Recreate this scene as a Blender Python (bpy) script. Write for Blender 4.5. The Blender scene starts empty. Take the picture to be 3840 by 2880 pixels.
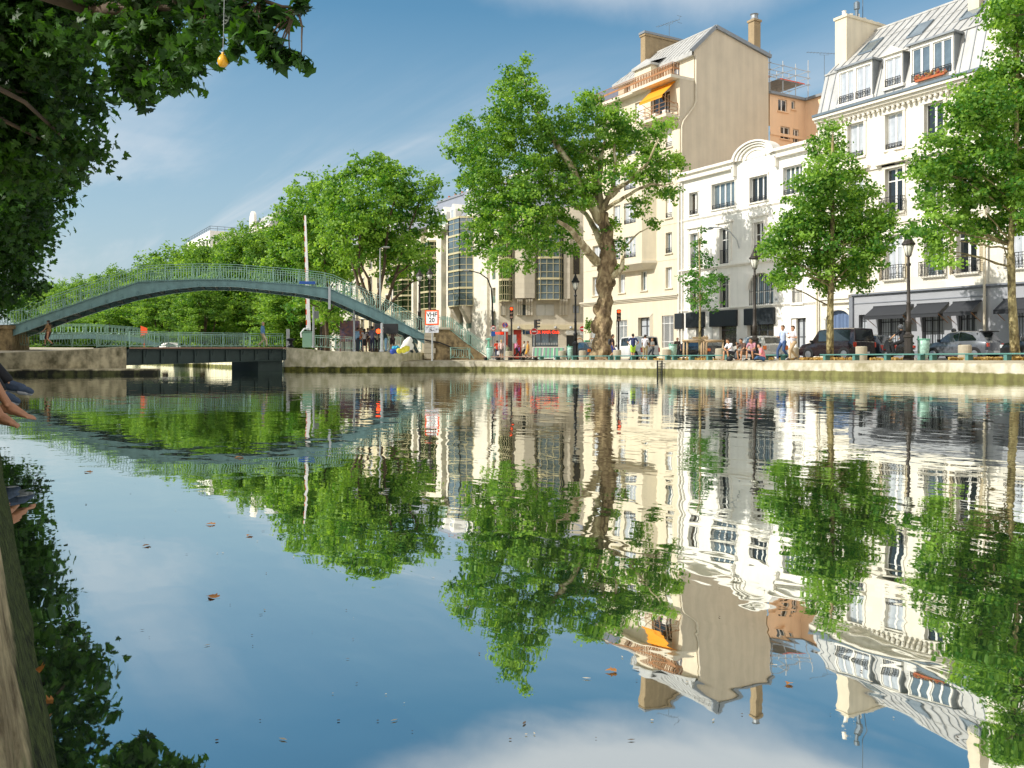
import bpy, bmesh, math, random
import numpy as np
from mathutils import Vector, Matrix, noise as mnoise
random.seed(7)
SC = bpy.context.scene
COL = SC.collection
PI = math.pi
F = 3400.0; HY = 1348.0; CX = 1920.0; CAMZ = 0.8
TA = math.atan(2020/F); SA, CA = math.sin(TA), math.cos(TA)
G = 0.76          # street level above the water
def gt(px, t):    # point on the ground plan from an image column and a distance
    x = (px-CX)/F
    return Vector((t*(x*CA+SA), t*(-x*SA+CA), 0))
def zt(py, t): return CAMZ+(HY-py)*t/F
def pt(px, py, t):
    p = gt(px, t); p.z = zt(py, t); return p
def on_v(px, v):
    x = (px-CX)/F; t = v/(x*CA+SA)
    return t*(-x*SA+CA), t          # u, t
def cam_of(v, u):
    r = v*CA-u*SA; f = v*SA+u*CA
    return CX+F*r/f, f
def lin(h):
    h = h.lstrip('#'); o = []
    for i in (0, 2, 4):
        c = int(h[i:i+2], 16)/255
        o.append(c/12.92 if c <= .04045 else ((c+.055)/1.055)**2.4)
    return tuple(o)+(1,)
# ---------------------------------------------------------------- objects
def tag(o, label=None, cat=None, group=None, kind=None):
    if label: o['label'] = label
    if cat: o['category'] = cat
    if group: o['group'] = group
    if kind: o['kind'] = kind
    return o
def empty(name, loc=(0, 0, 0), rz=0, label=None, cat=None, group=None, s=1):
    o = bpy.data.objects.new(name, None); COL.objects.link(o)
    o.location = loc; o.rotation_euler = (0, 0, rz); o.scale = (s, s, s)
    o.empty_display_size = .3
    return tag(o, label, cat, group)
def link(name, mesh, parent=None, loc=None, rz=0):
    o = bpy.data.objects.new(name, mesh); COL.objects.link(o)
    if parent: o.parent = parent
    if loc is not None: o.location = loc
    if rz: o.rotation_euler = (0, 0, rz)
    return o
def kids(o): return [c for c in bpy.data.objects if c.parent == o]
def copy_tree(o, parent=None, km=None):
    if km is None:
        km = {}
        for c in bpy.data.objects:
            if c.parent: km.setdefault(c.parent.name, []).append(c)
    c = o.copy(); COL.objects.link(c); c.parent = parent
    for ch in km.get(o.name, []): copy_tree(ch, c, km)
    return c
class MB:
    def __init__(s): s.v = []; s.f = []; s.m = []; s.mi = 0; s.M = None
    def add(s, vs, fs):
        b = len(s.v)
        if s.M is not None: vs = [s.M @ Vector(p) for p in vs]
        s.v.extend([tuple(p) for p in vs]); s.f.extend([tuple(i+b for i in f) for f in fs]); s.m.extend([s.mi]*len(fs))
        return s
    def box(s, x0, x1, y0, y1, z0, z1):
        if x0 > x1: x0, x1 = x1, x0
        if y0 > y1: y0, y1 = y1, y0
        if z0 > z1: z0, z1 = z1, z0
        return s.add([(x0,y0,z0),(x1,y0,z0),(x1,y1,z0),(x0,y1,z0),(x0,y0,z1),(x1,y0,z1),(x1,y1,z1),(x0,y1,z1)],
              [(0,3,2,1),(4,5,6,7),(0,1,5,4),(1,2,6,5),(2,3,7,6),(3,0,4,7)])
    def bbox(s, x0, x1, y0, y1, z0, z1, b=.03):     # box with chamfered edges
        bm = bmesh.new(); bmesh.ops.create_cube(bm, size=1)
        for v in bm.verts: v.co = Vector(((x0+x1)/2+v.co.x*(x1-x0), (y0+y1)/2+v.co.y*(y1-y0), (z0+z1)/2+v.co.z*(z1-z0)))
        bmesh.ops.bevel(bm, geom=bm.edges[:], offset=b, segments=2, affect='EDGES', profile=.5)
        return s.bm(bm)
    def bm(s, bm):
        bm.verts.index_update()
        s.add([v.co.copy() for v in bm.verts], [[v.index for v in f.verts] for f in bm.faces]); bm.free(); return s
    def quad(s, a, b, c, d): return s.add([a, b, c, d], [(0,1,2,3)])
    def poly(s, pts): return s.add(pts, [tuple(range(len(pts)))])
    def prism(s, prof, a, b, axis='x'):     # closed profile of 2D points, extruded along an axis from a to b
        n = len(prof)
        if axis == 'x': g = lambda t, p: (t, p[0], p[1])
        elif axis == 'y': g = lambda t, p: (p[0], t, p[1])
        else: g = lambda t, p: (p[0], p[1], t)
        vs = [g(a, p) for p in prof]+[g(b, p) for p in prof]
        fs = [tuple(range(n))[::-1], tuple(range(n, 2*n))]+[(i, (i+1) % n, n+(i+1) % n, n+i) for i in range(n)]
        return s.add(vs, fs)
    def tube(s, pts, rad, n=8, cap=True):
        pts = [Vector(p) for p in pts]
        if not hasattr(rad, '__len__'): rad = [rad]*len(pts)
        vs = []; fs = []; ref = None
        for i, p in enumerate(pts):
            d = (pts[min(i+1, len(pts)-1)]-pts[max(i-1, 0)])
            d = d.normalized() if d.length > 1e-9 else Vector((0,0,1))
            if ref is None: ref = Vector((1,0,0)) if abs(d.x) < .8 else Vector((0,1,0))
            a = (ref-d*ref.dot(d)).normalized(); ref = a; b = d.cross(a)
            for k in range(n):
                th = 2*PI*k/n; vs.append(p+a*math.cos(th)*rad[i]+b*math.sin(th)*rad[i])
        for i in range(len(pts)-1):
            for k in range(n):
                k2 = (k+1) % n; fs.append((i*n+k, i*n+k2, (i+1)*n+k2, (i+1)*n+k))
        if cap: fs.append(tuple(range(n))[::-1]); fs.append(tuple((len(pts)-1)*n+k for k in range(n)))
        return s.add(vs, fs)
    def bar(s, a, b, w, h=None):            # rectangular bar between two points
        a = Vector(a); b = Vector(b); h = h or w; d = (b-a)
        if d.length < 1e-6: return s
        d.normalize(); up = Vector((0,0,1)) if abs(d.z) < .95 else Vector((1,0,0))
        x = d.cross(up).normalized(); y = x.cross(d).normalized(); x *= w/2; y *= h/2
        vs = [a-x-y, a+x-y, a+x+y, a-x+y, b-x-y, b+x-y, b+x+y, b-x+y]
        return s.add(vs, [(0,3,2,1),(4,5,6,7),(0,1,5,4),(1,2,6,5),(2,3,7,6),(3,0,4,7)])
    def lathe(s, prof, cx=0, cy=0, n=14, axis='z'):     # prof: (radius, height)
        vs = []; fs = []
        for r, z in prof:
            for k in range(n):
                th = 2*PI*k/n; c, q = math.cos(th)*r, math.sin(th)*r
                vs.append((cx+c, cy+q, z) if axis == 'z' else (cx+c, z, cy+q))
        for i in range(len(prof)-1):
            for k in range(n):
                k2 = (k+1) % n; fs.append((i*n+k, i*n+k2, (i+1)*n+k2, (i+1)*n+k))
        fs.append(tuple(range(n))[::-1]); fs.append(tuple((len(prof)-1)*n+k for k in range(n)))
        return s.add(vs, fs)
    def ball(s, c, r, n=10, m=7, sz=(1,1,1)):
        return s.add(*ball_data(c, r, n, m, sz))
    def build(s, name, mats, parent=None, smooth=False, loc=None, rz=0):
        if not isinstance(mats, (list, tuple)): mats = [mats]
        me = bpy.data.meshes.new(name); me.from_pydata(s.v, [], s.f)
        for m in mats: me.materials.append(m)
        if len(mats) > 1: me.polygons.foreach_set('material_index', s.m)
        if smooth:
            me.polygons.foreach_set('use_smooth', [True]*len(me.polygons))
        me.update()
        return link(name, me, parent, loc, rz)
def ball_data(c, r, n, m, sz):
    vs = [(c[0], c[1], c[2]-r*sz[2])]; fs = []
    for i in range(1, m):
        ph = -PI/2+PI*i/m
        for k in range(n):
            th = 2*PI*k/n
            vs.append((c[0]+r*sz[0]*math.cos(ph)*math.cos(th), c[1]+r*sz[1]*math.cos(ph)*math.sin(th), c[2]+r*sz[2]*math.sin(ph)))
    vs.append((c[0], c[1], c[2]+r*sz[2])); t = len(vs)-1
    for k in range(n): fs.append((0, 1+(k+1) % n, 1+k)); fs.append((t, 1+(m-2)*n+k, 1+(m-2)*n+(k+1) % n))
    for i in range(m-2):
        for k in range(n): fs.append((1+i*n+k, 1+i*n+(k+1) % n, 1+(i+1)*n+(k+1) % n, 1+(i+1)*n+k))
    return vs, fs
def text_mesh(txt, size, mat, name='lettering', parent=None, loc=(0,0,0), rot=(PI/2,0,0), depth=.004, bold=0):
    cu = bpy.data.curves.new('lettering', 'FONT'); cu.body = txt; cu.size = size; cu.align_x = 'CENTER'; cu.align_y = 'CENTER'
    cu.extrude = depth; cu.offset = bold; cu.resolution_u = 3
    o = bpy.data.objects.new('tmp', cu); COL.objects.link(o)
    dg = bpy.context.evaluated_depsgraph_get()
    me = bpy.data.meshes.new_from_object(o.evaluated_get(dg)); bpy.data.objects.remove(o)
    me.materials.clear(); me.materials.append(mat)
    q = link(name, me, parent, loc); q.rotation_euler = rot
    return q
# ---------------------------------------------------------------- materials
def nodes(m):
    m.use_nodes = True; nt = m.node_tree
    return nt, nt.nodes, nt.links
MATS = {}
def mat(name, col, rough=.8, metal=0, var=.12, scale=3, bump=0, bscale=None, col2=None, streak=0, emit=0, spec=.5, coat=0, stain=None, stainz=None, world=True):
    """procedural material: base colour broken up by two noises, optional vertical streaks, bump, a second colour"""
    if name in MATS: return MATS[name]
    m = bpy.data.materials.new(name); nt, N, L = nodes(m)
    b = N['Principled BSDF']
    c = lin(col) if isinstance(col, str) else tuple(col)+(1,) if len(col) == 3 else col
    b.inputs['Roughness'].default_value = rough; b.inputs['Metallic'].default_value = metal
    b.inputs['Specular IOR Level'].default_value = spec
    if coat: b.inputs['Coat Weight'].default_value = coat; b.inputs['Coat Roughness'].default_value = .05
    if emit:
        b.inputs['Emission Color'].default_value = c; b.inputs['Emission Strength'].default_value = emit
    tc = N.new('ShaderNodeTexCoord'); src = tc.outputs['Object']
    n1 = N.new('ShaderNodeTexNoise'); n1.inputs['Scale'].default_value = scale; n1.inputs['Detail'].default_value = 6
    n1.inputs['Roughness'].default_value = .65
    L.new(src, n1.inputs['Vector'])
    if var or col2:
        if streak:
            mp = N.new('ShaderNodeMapping'); mp.inputs['Scale'].default_value = (streak, streak, streak*.08)
            L.new(src, mp.inputs[0]); n2 = N.new('ShaderNodeTexNoise'); n2.inputs['Scale'].default_value = 1; n2.inputs['Detail'].default_value = 5
            L.new(mp.outputs[0], n2.inputs['Vector'])
            mx = N.new('ShaderNodeMath'); mx.operation = 'ADD'; L.new(n1.outputs[0], mx.inputs[0]); L.new(n2.outputs[0], mx.inputs[1])
            hf = N.new('ShaderNodeMath'); hf.operation = 'MULTIPLY'; hf.inputs[1].default_value = .5; L.new(mx.outputs[0], hf.inputs[0]); fac = hf.outputs[0]
        else: fac = n1.outputs[0]
        rp = N.new('ShaderNodeValToRGB'); L.new(fac, rp.inputs[0])
        e = rp.color_ramp.elements; e[0].position = .32; e[1].position = .68
        if col2:
            d = lin(col2); e[0].color = d; e[1].color = c
        else:
            e[0].color = tuple(x*(1-var) for x in c[:3])+(1,); e[1].color = tuple(min(1, x*(1+var)) for x in c[:3])+(1,)
        out = rp.outputs[0]
        L.new(out, b.inputs['Base Color'])
        if emit == 0:
            mr = N.new('ShaderNodeMapRange'); mr.inputs['To Min'].default_value = max(.03, rough-.12); mr.inputs['To Max'].default_value = min(1, rough+.12)
            L.new(n1.outputs[0], mr.inputs[0]); L.new(mr.outputs[0], b.inputs['Roughness'])
    else: b.inputs['Base Color'].default_value = c
    if bump:
        n3 = N.new('ShaderNodeTexNoise'); n3.inputs['Scale'].default_value = bscale or scale*6; n3.inputs['Detail'].default_value = 6
        L.new(src, n3.inputs['Vector'])
        bp = N.new('ShaderNodeBump'); bp.inputs['Strength'].default_value = min(1, bump); bp.inputs['Distance'].default_value = .02*max(1, bump)
        L.new(n3.outputs[0], bp.inputs['Height']); L.new(bp.outputs[0], b.inputs['Normal'])
    MATS[name] = m
    return m
def stone_blocks(name, col, joint, bw=.9, bh=.35, var=.12, jw=.012, rough=.85, streak=3, plane='x', mortar=.75):
    """ashlar courses: Brick texture laid in the wall's own plane"""
    if name in MATS: return MATS[name]
    m = mat(name, col, rough, var=var, scale=1.2, streak=streak, bump=.25, bscale=14)
    nt, N, L = nodes(m); b = N['Principled BSDF']
    tc = N.new('ShaderNodeTexCoord'); sp = N.new('ShaderNodeSeparateXYZ'); L.new(tc.outputs['Object'], sp.inputs[0])
    ad = N.new('ShaderNodeMath'); ad.operation = 'ADD'; L.new(sp.outputs[0], ad.inputs[0]); L.new(sp.outputs[1], ad.inputs[1])
    cb = N.new('ShaderNodeCombineXYZ'); L.new(ad.outputs[0], cb.inputs[0]); L.new(sp.outputs[2], cb.inputs[1])
    br = N.new('ShaderNodeTexBrick'); br.inputs['Scale'].default_value = 1; br.inputs['Brick Width'].default_value = bw
    br.inputs['Row Height'].default_value = bh; br.inputs['Mortar Size'].default_value = jw; br.inputs['Mortar Smooth'].default_value = .3
    br.inputs['Color1'].default_value = (1,1,1,1); br.inputs['Color2'].default_value = (.9,.89,.87,1); j = mortar
    br.inputs['Mortar'].default_value = (j, j, j*.97, 1); L.new(cb.outputs[0], br.inputs['Vector'])
    mx = N.new('ShaderNodeMix'); mx.data_type = 'RGBA'; mx.blend_type = 'MULTIPLY'; mx.inputs[0].default_value = 1
    old = b.inputs['Base Color'].links[0].from_socket
    L.new(old, mx.inputs[6]); L.new(br.outputs[0], mx.inputs[7]); L.new(mx.outputs[2], b.inputs['Base Color'])
    return m
def leaf_mat(name, c_lo, c_hi, trans=.45, rough=.5):
    if name in MATS: return MATS[name]
    m = bpy.data.materials.new(name); nt, N, L = nodes(m); N.clear()
    out = N.new('ShaderNodeOutputMaterial'); at = N.new('ShaderNodeAttribute'); at.attribute_name = 'tone'
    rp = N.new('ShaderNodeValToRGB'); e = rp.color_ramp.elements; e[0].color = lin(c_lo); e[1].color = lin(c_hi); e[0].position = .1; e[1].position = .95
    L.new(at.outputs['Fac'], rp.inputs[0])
    df = N.new('ShaderNodeBsdfPrincipled'); df.inputs['Roughness'].default_value = rough; df.inputs['Specular IOR Level'].default_value = .35
    L.new(rp.outputs[0], df.inputs['Base Color'])
    tr = N.new('ShaderNodeBsdfTranslucent'); hs = N.new('ShaderNodeHueSaturation'); hs.inputs['Hue'].default_value = .485; hs.inputs['Saturation'].default_value = 1.15; hs.inputs['Value'].default_value = 1.5
    L.new(rp.outputs[0], hs.inputs['Color']); L.new(hs.outputs[0], tr.inputs[0])
    mx = N.new('ShaderNodeMixShader'); mx.inputs[0].default_value = trans
    L.new(df.outputs[0], mx.inputs[1]); L.new(tr.outputs[0], mx.inputs[2]); L.new(mx.outputs[0], out.inputs[0])
    MATS[name] = m; return m
M = {}
def mk(k, *a, **kw): M[k] = mat(k, *a, **kw)
# walls
M['cream'] = stone_blocks('cream_stone_wall', '#e9e3d5', None, 1.1, .42, var=.07, jw=.008, mortar=.86)
mk('cream_trim', '#e6e0d2', .8, var=.09, streak=4, bump=.2)
mk('white_render', '#eeebe3', .85, var=.09, scale=.8, streak=3, bump=.15, bscale=30)
mk('white_trim', '#efeadf', .8, var=.06, streak=5)
mk('beige_render', '#dfd3ba', .85, var=.11, scale=.7, streak=3, bump=.3, bscale=25)
mk('beige_trim', '#dcd2bd', .85, var=.08, streak=4)
mk('tan_gable', '#d2c5ae', .9, var=.13, scale=.45, streak=1.9, bump=.2, bscale=20)
mk('peach_render', '#efcca8', .9, var=.08, scale=.5, streak=2.5)
M['lime_block'] = stone_blocks('pale_limestone_cladding', '#dcd2bd', None, 1.2, .55, var=.08, jw=.01, mortar=.72)
M['lime_bright'] = stone_blocks('bright_limestone_cladding', '#ebe4d3', None, 1.2, .55, var=.07, jw=.01, mortar=.8)
mk('yellow_render', '#ddcfab', .88, var=.1, scale=.8, streak=3)
mk('grey_paint', '#a1a3a8', .6, var=.05, scale=.8, streak=2)
mk('grey_paint_trim', '#7c8088', .6, var=.05)
mk('zinc', '#b7b6b1', .5, .12, var=.2, scale=1.3, streak=2)
mk('zinc_dark', '#8b9094', .5, .3, var=.12, scale=1.3, streak=2)
mk('slate', '#8b8f98', .6, .0, var=.15, scale=2.5, streak=2)
M['brick'] = stone_blocks('yellow_brick', '#a5906f', None, .24, .08, var=.2, jw=.012, mortar=.8)
mk('terracotta', '#b0603a', .8, var=.15)
mk('frame_white', '#eceae4', .45, var=.03)
mk('frame_cream', '#cfc49c', .5, var=.05)
mk('frame_dark', '#4a4d52', .5, var=.05)
mk('glass_dark', '#23282b', .06, 0, var=.25, scale=.9, spec=.9)
mk('glass_curtain', '#b9bec4', .12, 0, var=.22, scale=1.6, streak=6, spec=.9)
mk('glass_room', '#3c352c', .08, 0, var=.6, scale=2.2, spec=.9)
mk('glass_sky', '#75838a', .05, .35, var=.3, scale=.8, spec=1)
mk('glass_green', '#3d4c33', .04, .5, var=.45, scale=.9, spec=1)
mk('iron', '#2a2b2d', .5, .3, var=.1)
mk('rail_brown', '#a8764b', .6, var=.1)
mk('shutter_white', '#e9e6dc', .6, var=.04)
mk('shutter_tan', '#c2b394', .7, var=.06)
mk('wood_blue', '#64789a', .5, var=.08, streak=5)
mk('void', '#0c0d0e', .6, var=.2)
mk('awning_black', '#34363a', .85, var=.1, bump=.1)
mk('awning_orange', '#ee9a14', .75, var=.06)
mk('fascia_black', '#1c2328', .5, var=.35, scale=1.5, streak=4)
mk('red_shop', '#b5321b', .45, var=.1)
mk('poster_pale', '#c8cdd0', .5, var=.2, scale=4)
mk('plate_blue', '#1f3f5c', .4, var=.1)
mk('pipe', '#d4c9b2', .6, var=.08)
mk('gutter', '#6f7b84', .5, .4, var=.1)
# ironwork / street
mk('bridge_green', '#6f9091', .45, .1, var=.22, scale=2, streak=3, bump=.15)
mk('bridge_rail', '#8fb3a4', .45, .1, var=.1)
mk('bridge_dark', '#33413f', .7, .1, var=.15)
mk('teal_bench', '#4f8079', .55, var=.1)
mk('bench_brown', '#8e6f5c', .6, var=.15)
mk('galv', '#b6b9ba', .4, .6, var=.08)
mk('lamp_iron', '#3b3530', .5, .3, var=.15, bump=.15)
mk('lamp_black', '#1c1d1f', .45, .3, var=.1)
mk('lamp_glass', '#d7d5c8', .25, var=.08)
mk('concrete', '#b3a993', .9, var=.16, scale=4, streak=3, bump=.5)
mk('wood_post', '#b39a78', .85, var=.2, scale=5, streak=9, bump=.4)
mk('sign_white', '#eeeeec', .4, var=.02)
mk('sign_orange', '#e8531c', .45, var=.04)
mk('sign_red', '#c8241c', .4, var=.03)
mk('sign_blue', '#2857a5', .4, var=.03)
mk('sign_plate', '#bfc1c6', .4, .2, var=.2, scale=9)
mk('black_text', '#141618', .6, var=0)
mk('lamp_red', '#ff4a1a', .4, var=0, emit=2.2)
mk('neon', '#ff3a16', .4, var=0, emit=1.4)
mk('lens_off', '#c9a08a', .3, var=.1)
mk('signal_body', '#2f2b28', .5, var=.1)
mk('bin_green', '#6fae93', .5, var=.15, scale=6)
mk('bag_clear', '#9fc2b3', .25, var=.3, scale=9, bump=.8, bscale=12)
mk('hoard_green', '#7fc59a', .5, var=.05)
mk('hoard_grey', '#8d9296', .5, var=.05)
mk('rubber', '#161617', .85, var=.1)
mk('rim', '#9b9ea2', .35, .8, var=.05)
mk('plastic_black', '#1d1e20', .55, var=.1)
mk('carglass', '#1a2225', .04, 0, var=.35, scale=2, spec=1, coat=1)
mk('flower_mix', '#c04a4a', .7, var=.3, scale=6, col2='#5d7a34')
mk('tail_red', '#c23a1d', .2, var=.15, scale=12, coat=1)
mk('tail_orange', '#f07a1c', .2, var=.15, scale=12, coat=1)
mk('head_lamp', '#d6dadd', .1, .2, var=.1, coat=1)
for k, c in (('paint_black', '#17181b'), ('paint_plum', '#2b1e22'), ('paint_white', '#e6e6e4'), ('paint_silver', '#c9c6be'), ('paint_grey', '#666a71'), ('paint_slate', '#3c4652')):
    mk(k, c, .28, .25 if k in ('paint_silver', 'paint_grey', 'paint_plum', 'paint_slate') else 0, var=.06, scale=2, coat=1)
mk('plate_tag', '#dadada', .5, var=.05)
# ground
mk('asphalt', '#6b6a68', .95, var=.18, scale=1.5, bump=.4)
mk('pavement', '#a39a88', .95, var=.15, scale=1.2, bump=.3)
mk('quay_floor', '#b3a88f', .95, var=.2, scale=.8, bump=.5)
mk('kerb_stone', '#b5ad9e', .9, var=.12, scale=2, bump=.3)
mk('dry_grass', '#c9a35e', .9, var=.3, scale=4)
mk('tarp_white', '#e9e7df', .6, var=.05, bump=.5, bscale=3)
mk('tarp_yellow', '#d9cf3e', .5, var=.1, bump=.5, bscale=4)
mk('tarp_blue', '#2447a0', .45, var=.15, bump=.5, bscale=4)
mk('tarp_cyan', '#1f9cc0', .45, var=.12, bump=.5, bscale=4)
mk('balloon', '#e9ab1c', .3, var=.08, coat=.4)
mk('dead_leaf', '#a9702e', .7, var=.3, scale=20)
mk('bark_dark', '#57493a', .9, var=.35, scale=3, bump=1, bscale=6)
# plane-tree bark: patches of grey-brown, olive and cream
def bark(name, a, b2, c, sc=2.2):
    m = bpy.data.materials.new(name); nt, N, L = nodes(m); b = N['Principled BSDF']; b.inputs['Roughness'].default_value = .9
    tc = N.new('ShaderNodeTexCoord'); mp = N.new('ShaderNodeMapping'); mp.inputs['Scale'].default_value = (1, 1, .5); L.new(tc.outputs['Object'], mp.inputs[0])
    n = N.new('ShaderNodeTexNoise'); n.inputs['Scale'].default_value = sc; n.inputs['Detail'].default_value = 5; n.inputs['Distortion'].default_value = .6; L.new(mp.outputs[0], n.inputs[0])
    rp = N.new('ShaderNodeValToRGB'); e = rp.color_ramp.elements
    e[0].position = .36; e[0].color = lin(a); e[1].position = .62; e[1].color = lin(c); q = e.new(.5); q.color = lin(b2)
    L.new(n.outputs[0], rp.inputs[0]); L.new(rp.outputs[0], b.inputs['Base Color'])
    v = N.new('ShaderNodeTexVoronoi'); v.inputs['Scale'].default_value = sc*2.2; L.new(mp.outputs[0], v.inputs[0])
    bp = N.new('ShaderNodeBump'); bp.inputs['Strength'].default_value = .9; bp.inputs['Distance'].default_value = .07; L.new(v.outputs[0], bp.inputs['Height']); L.new(bp.outputs[0], b.inputs['Normal'])
    return m
M['bark_plane'] = bark('plane_tree_bark', '#5a4a3a', '#8a7657', '#b3a27c')
M['bark_old'] = bark('old_trunk_bark', '#53442f', '#7f6b4f', '#a3906d', 2.6)
M['bark_pale'] = bark('pale_limb_bark', '#7a6c52', '#a99a77', '#d0c6a4')
M['bark_young'] = bark('young_tree_bark', '#5d523b', '#8b7e55', '#a99c70', 5)
M['leaf'] = leaf_mat('plane_leaves', '#44762e', '#9cc058', trans=.5)
M['leaf_far'] = leaf_mat('far_leaves', '#4a7530', '#95b855', trans=.5)
M['leaf_young'] = leaf_mat('young_leaves', '#386b2c', '#6fa048')
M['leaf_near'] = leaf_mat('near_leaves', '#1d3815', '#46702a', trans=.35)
M['leaf_pot'] = leaf_mat('pot_plant_leaves', '#3f6f26', '#8fb052')
M['grass'] = leaf_mat('dry_grass_blades', '#b08c48', '#dbc27d', trans=.3)
# quay walls: stained concrete above, moss towards the water line
def quay(name, top, bot, moss, z_m, wet='#23261a', scale=1.2):
    m = bpy.data.materials.new(name); nt, N, L = nodes(m); b = N['Principled BSDF']; b.inputs['Roughness'].default_value = .9
    tc = N.new('ShaderNodeTexCoord'); sp = N.new('ShaderNodeSeparateXYZ'); L.new(tc.outputs['Object'], sp.inputs[0])
    n = N.new('ShaderNodeTexNoise'); n.inputs['Scale'].default_value = scale; n.inputs['Detail'].default_value = 9; n.inputs['Roughness'].default_value = .7; L.new(tc.outputs['Object'], n.inputs[0])
    mp = N.new('ShaderNodeMapping'); mp.inputs['Scale'].default_value = (1.6, 1.6, .9); L.new(tc.outputs['Object'], mp.inputs[0])
    n2 = N.new('ShaderNodeTexNoise'); n2.inputs['Scale'].default_value = 1.9; n2.inputs['Detail'].default_value = 9; L.new(mp.outputs[0], n2.inputs[0])
    rp = N.new('ShaderNodeValToRGB'); e = rp.color_ramp.elements; e[0].position = .38; e[0].color = lin(bot); e[1].position = .6; e[1].color = lin(top)
    ad = N.new('ShaderNodeMath'); ad.operation = 'ADD'; L.new(n.outputs[0], ad.inputs[0]); L.new(n2.outputs[0], ad.inputs[1])
    hf = N.new('ShaderNodeMath'); hf.operation = 'MULTIPLY'; hf.inputs[1].default_value = .5; L.new(ad.outputs[0], hf.inputs[0]); L.new(hf.outputs[0], rp.inputs[0])
    mr = N.new('ShaderNodeMath'); mr.operation = 'MULTIPLY_ADD'; mr.inputs[1].default_value = .22; L.new(n.outputs[0], mr.inputs[0]); mr.inputs[2].default_value = -.11
    zz = N.new('ShaderNodeMath'); zz.operation = 'ADD'; L.new(sp.outputs[2], zz.inputs[0]); L.new(mr.outputs[0], zz.inputs[1])
    st = N.new('ShaderNodeMapRange'); st.inputs['From Min'].default_value = z_m-.02; st.inputs['From Max'].default_value = z_m+.03; L.new(zz.outputs[0], st.inputs[0])
    r2 = N.new('ShaderNodeValToRGB'); f = r2.color_ramp.elements; f[0].position = .4; f[0].color = lin(wet); f[1].position = .62; f[1].color = lin(moss); L.new(n2.outputs[0], r2.inputs[0])
    mx = N.new('ShaderNodeMix'); mx.data_type = 'RGBA'; L.new(st.outputs[0], mx.inputs[0]); L.new(r2.outputs[0], mx.inputs[6]); L.new(rp.outputs[0], mx.inputs[7])
    L.new(mx.outputs[2], b.inputs['Base Color'])
    bp = N.new('ShaderNodeBump'); bp.inputs['Strength'].default_value = .7; bp.inputs['Distance'].default_value = .03; L.new(n.outputs[0], bp.inputs['Height']); L.new(bp.outputs[0], b.inputs['Normal'])
    return m
M['quay'] = quay('far_quay_stone', '#c6beaa', '#8c8466', '#747342', .27, wet='#5a5630')
M['lockwall'] = quay('lock_wall_concrete', '#e8dfc4', '#a8a27e', '#7d7c34', .26, wet='#3a3c18')
M['pierwall'] = quay('pier_concrete', '#bfb496', '#5b5640', '#4c4f2a', .22, wet='#14160f')
M['rubble'] = quay('rubble_masonry', '#93805c', '#4a3e2c', '#5e5636', -5, scale=3.5)
# ---------------------------------------------------------------- camera, sun, sky
cam = bpy.data.cameras.new('camera'); co = bpy.data.objects.new('camera', cam); COL.objects.link(co)
cam.sensor_width = 36; cam.lens = F/3840*36; cam.shift_y = -(1440-HY)/3840; cam.clip_start = .02; cam.clip_end = 6000
co.location = (0, 0, CAMZ); co.rotation_euler = (PI/2, 0, -TA); SC.camera = co
EL = math.radians(36); PH = math.radians(13)
SUN = Vector((-math.cos(PH)*math.cos(EL), math.sin(PH)*math.cos(EL), math.sin(EL)))
sl = bpy.data.lights.new('sun', 'SUN'); sl.energy = 3.3; sl.angle = math.radians(.5); sl.color = (1, .955, .88)
so = bpy.data.objects.new('sun', sl); COL.objects.link(so); so.rotation_euler = SUN.to_track_quat('Z', 'Y').to_euler(); so.location = (-60, 20, 60)
W = bpy.data.worlds.new('World'); SC.world = W; W.use_nodes = True
nt = W.node_tree; N, L = nt.nodes, nt.links; N.clear()
out = N.new('ShaderNodeOutputWorld'); bg = N.new('ShaderNodeBackground'); bg.inputs[1].default_value = .15
sky = N.new('ShaderNodeTexSky'); sky.sky_type = 'NISHITA'; sky.sun_disc = False; sky.sun_elevation = EL
sky.sun_rotation = math.atan2(SUN.x, SUN.y); sky.air_density = 1.0; sky.dust_density = .25; sky.ozone_density = 1.6; sky.altitude = 60
tc = N.new('ShaderNodeTexCoord'); sp = N.new('ShaderNodeSeparateXYZ'); L.new(tc.outputs['Generated'], sp.inputs[0])
def mth(op, a, b=None, c=None, clamp=False):
    n = N.new('ShaderNodeMath'); n.operation = op; n.use_clamp = clamp
    for i, x in enumerate((a, b, c)):
        if x is None: continue
        if isinstance(x, (int, float)): n.inputs[i].default_value = x
        else: L.new(x, n.inputs[i])
    return n.outputs[0]
def mrange(x, a, b, c=0, d=1, smooth=True):
    n = N.new('ShaderNodeMapRange'); n.interpolation_type = 'SMOOTHSTEP' if smooth else 'LINEAR'
    L.new(x, n.inputs[0]); n.inputs[1].default_value = a; n.inputs[2].default_value = b; n.inputs[3].default_value = c; n.inputs[4].default_value = d
    return n.outputs[0]
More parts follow.
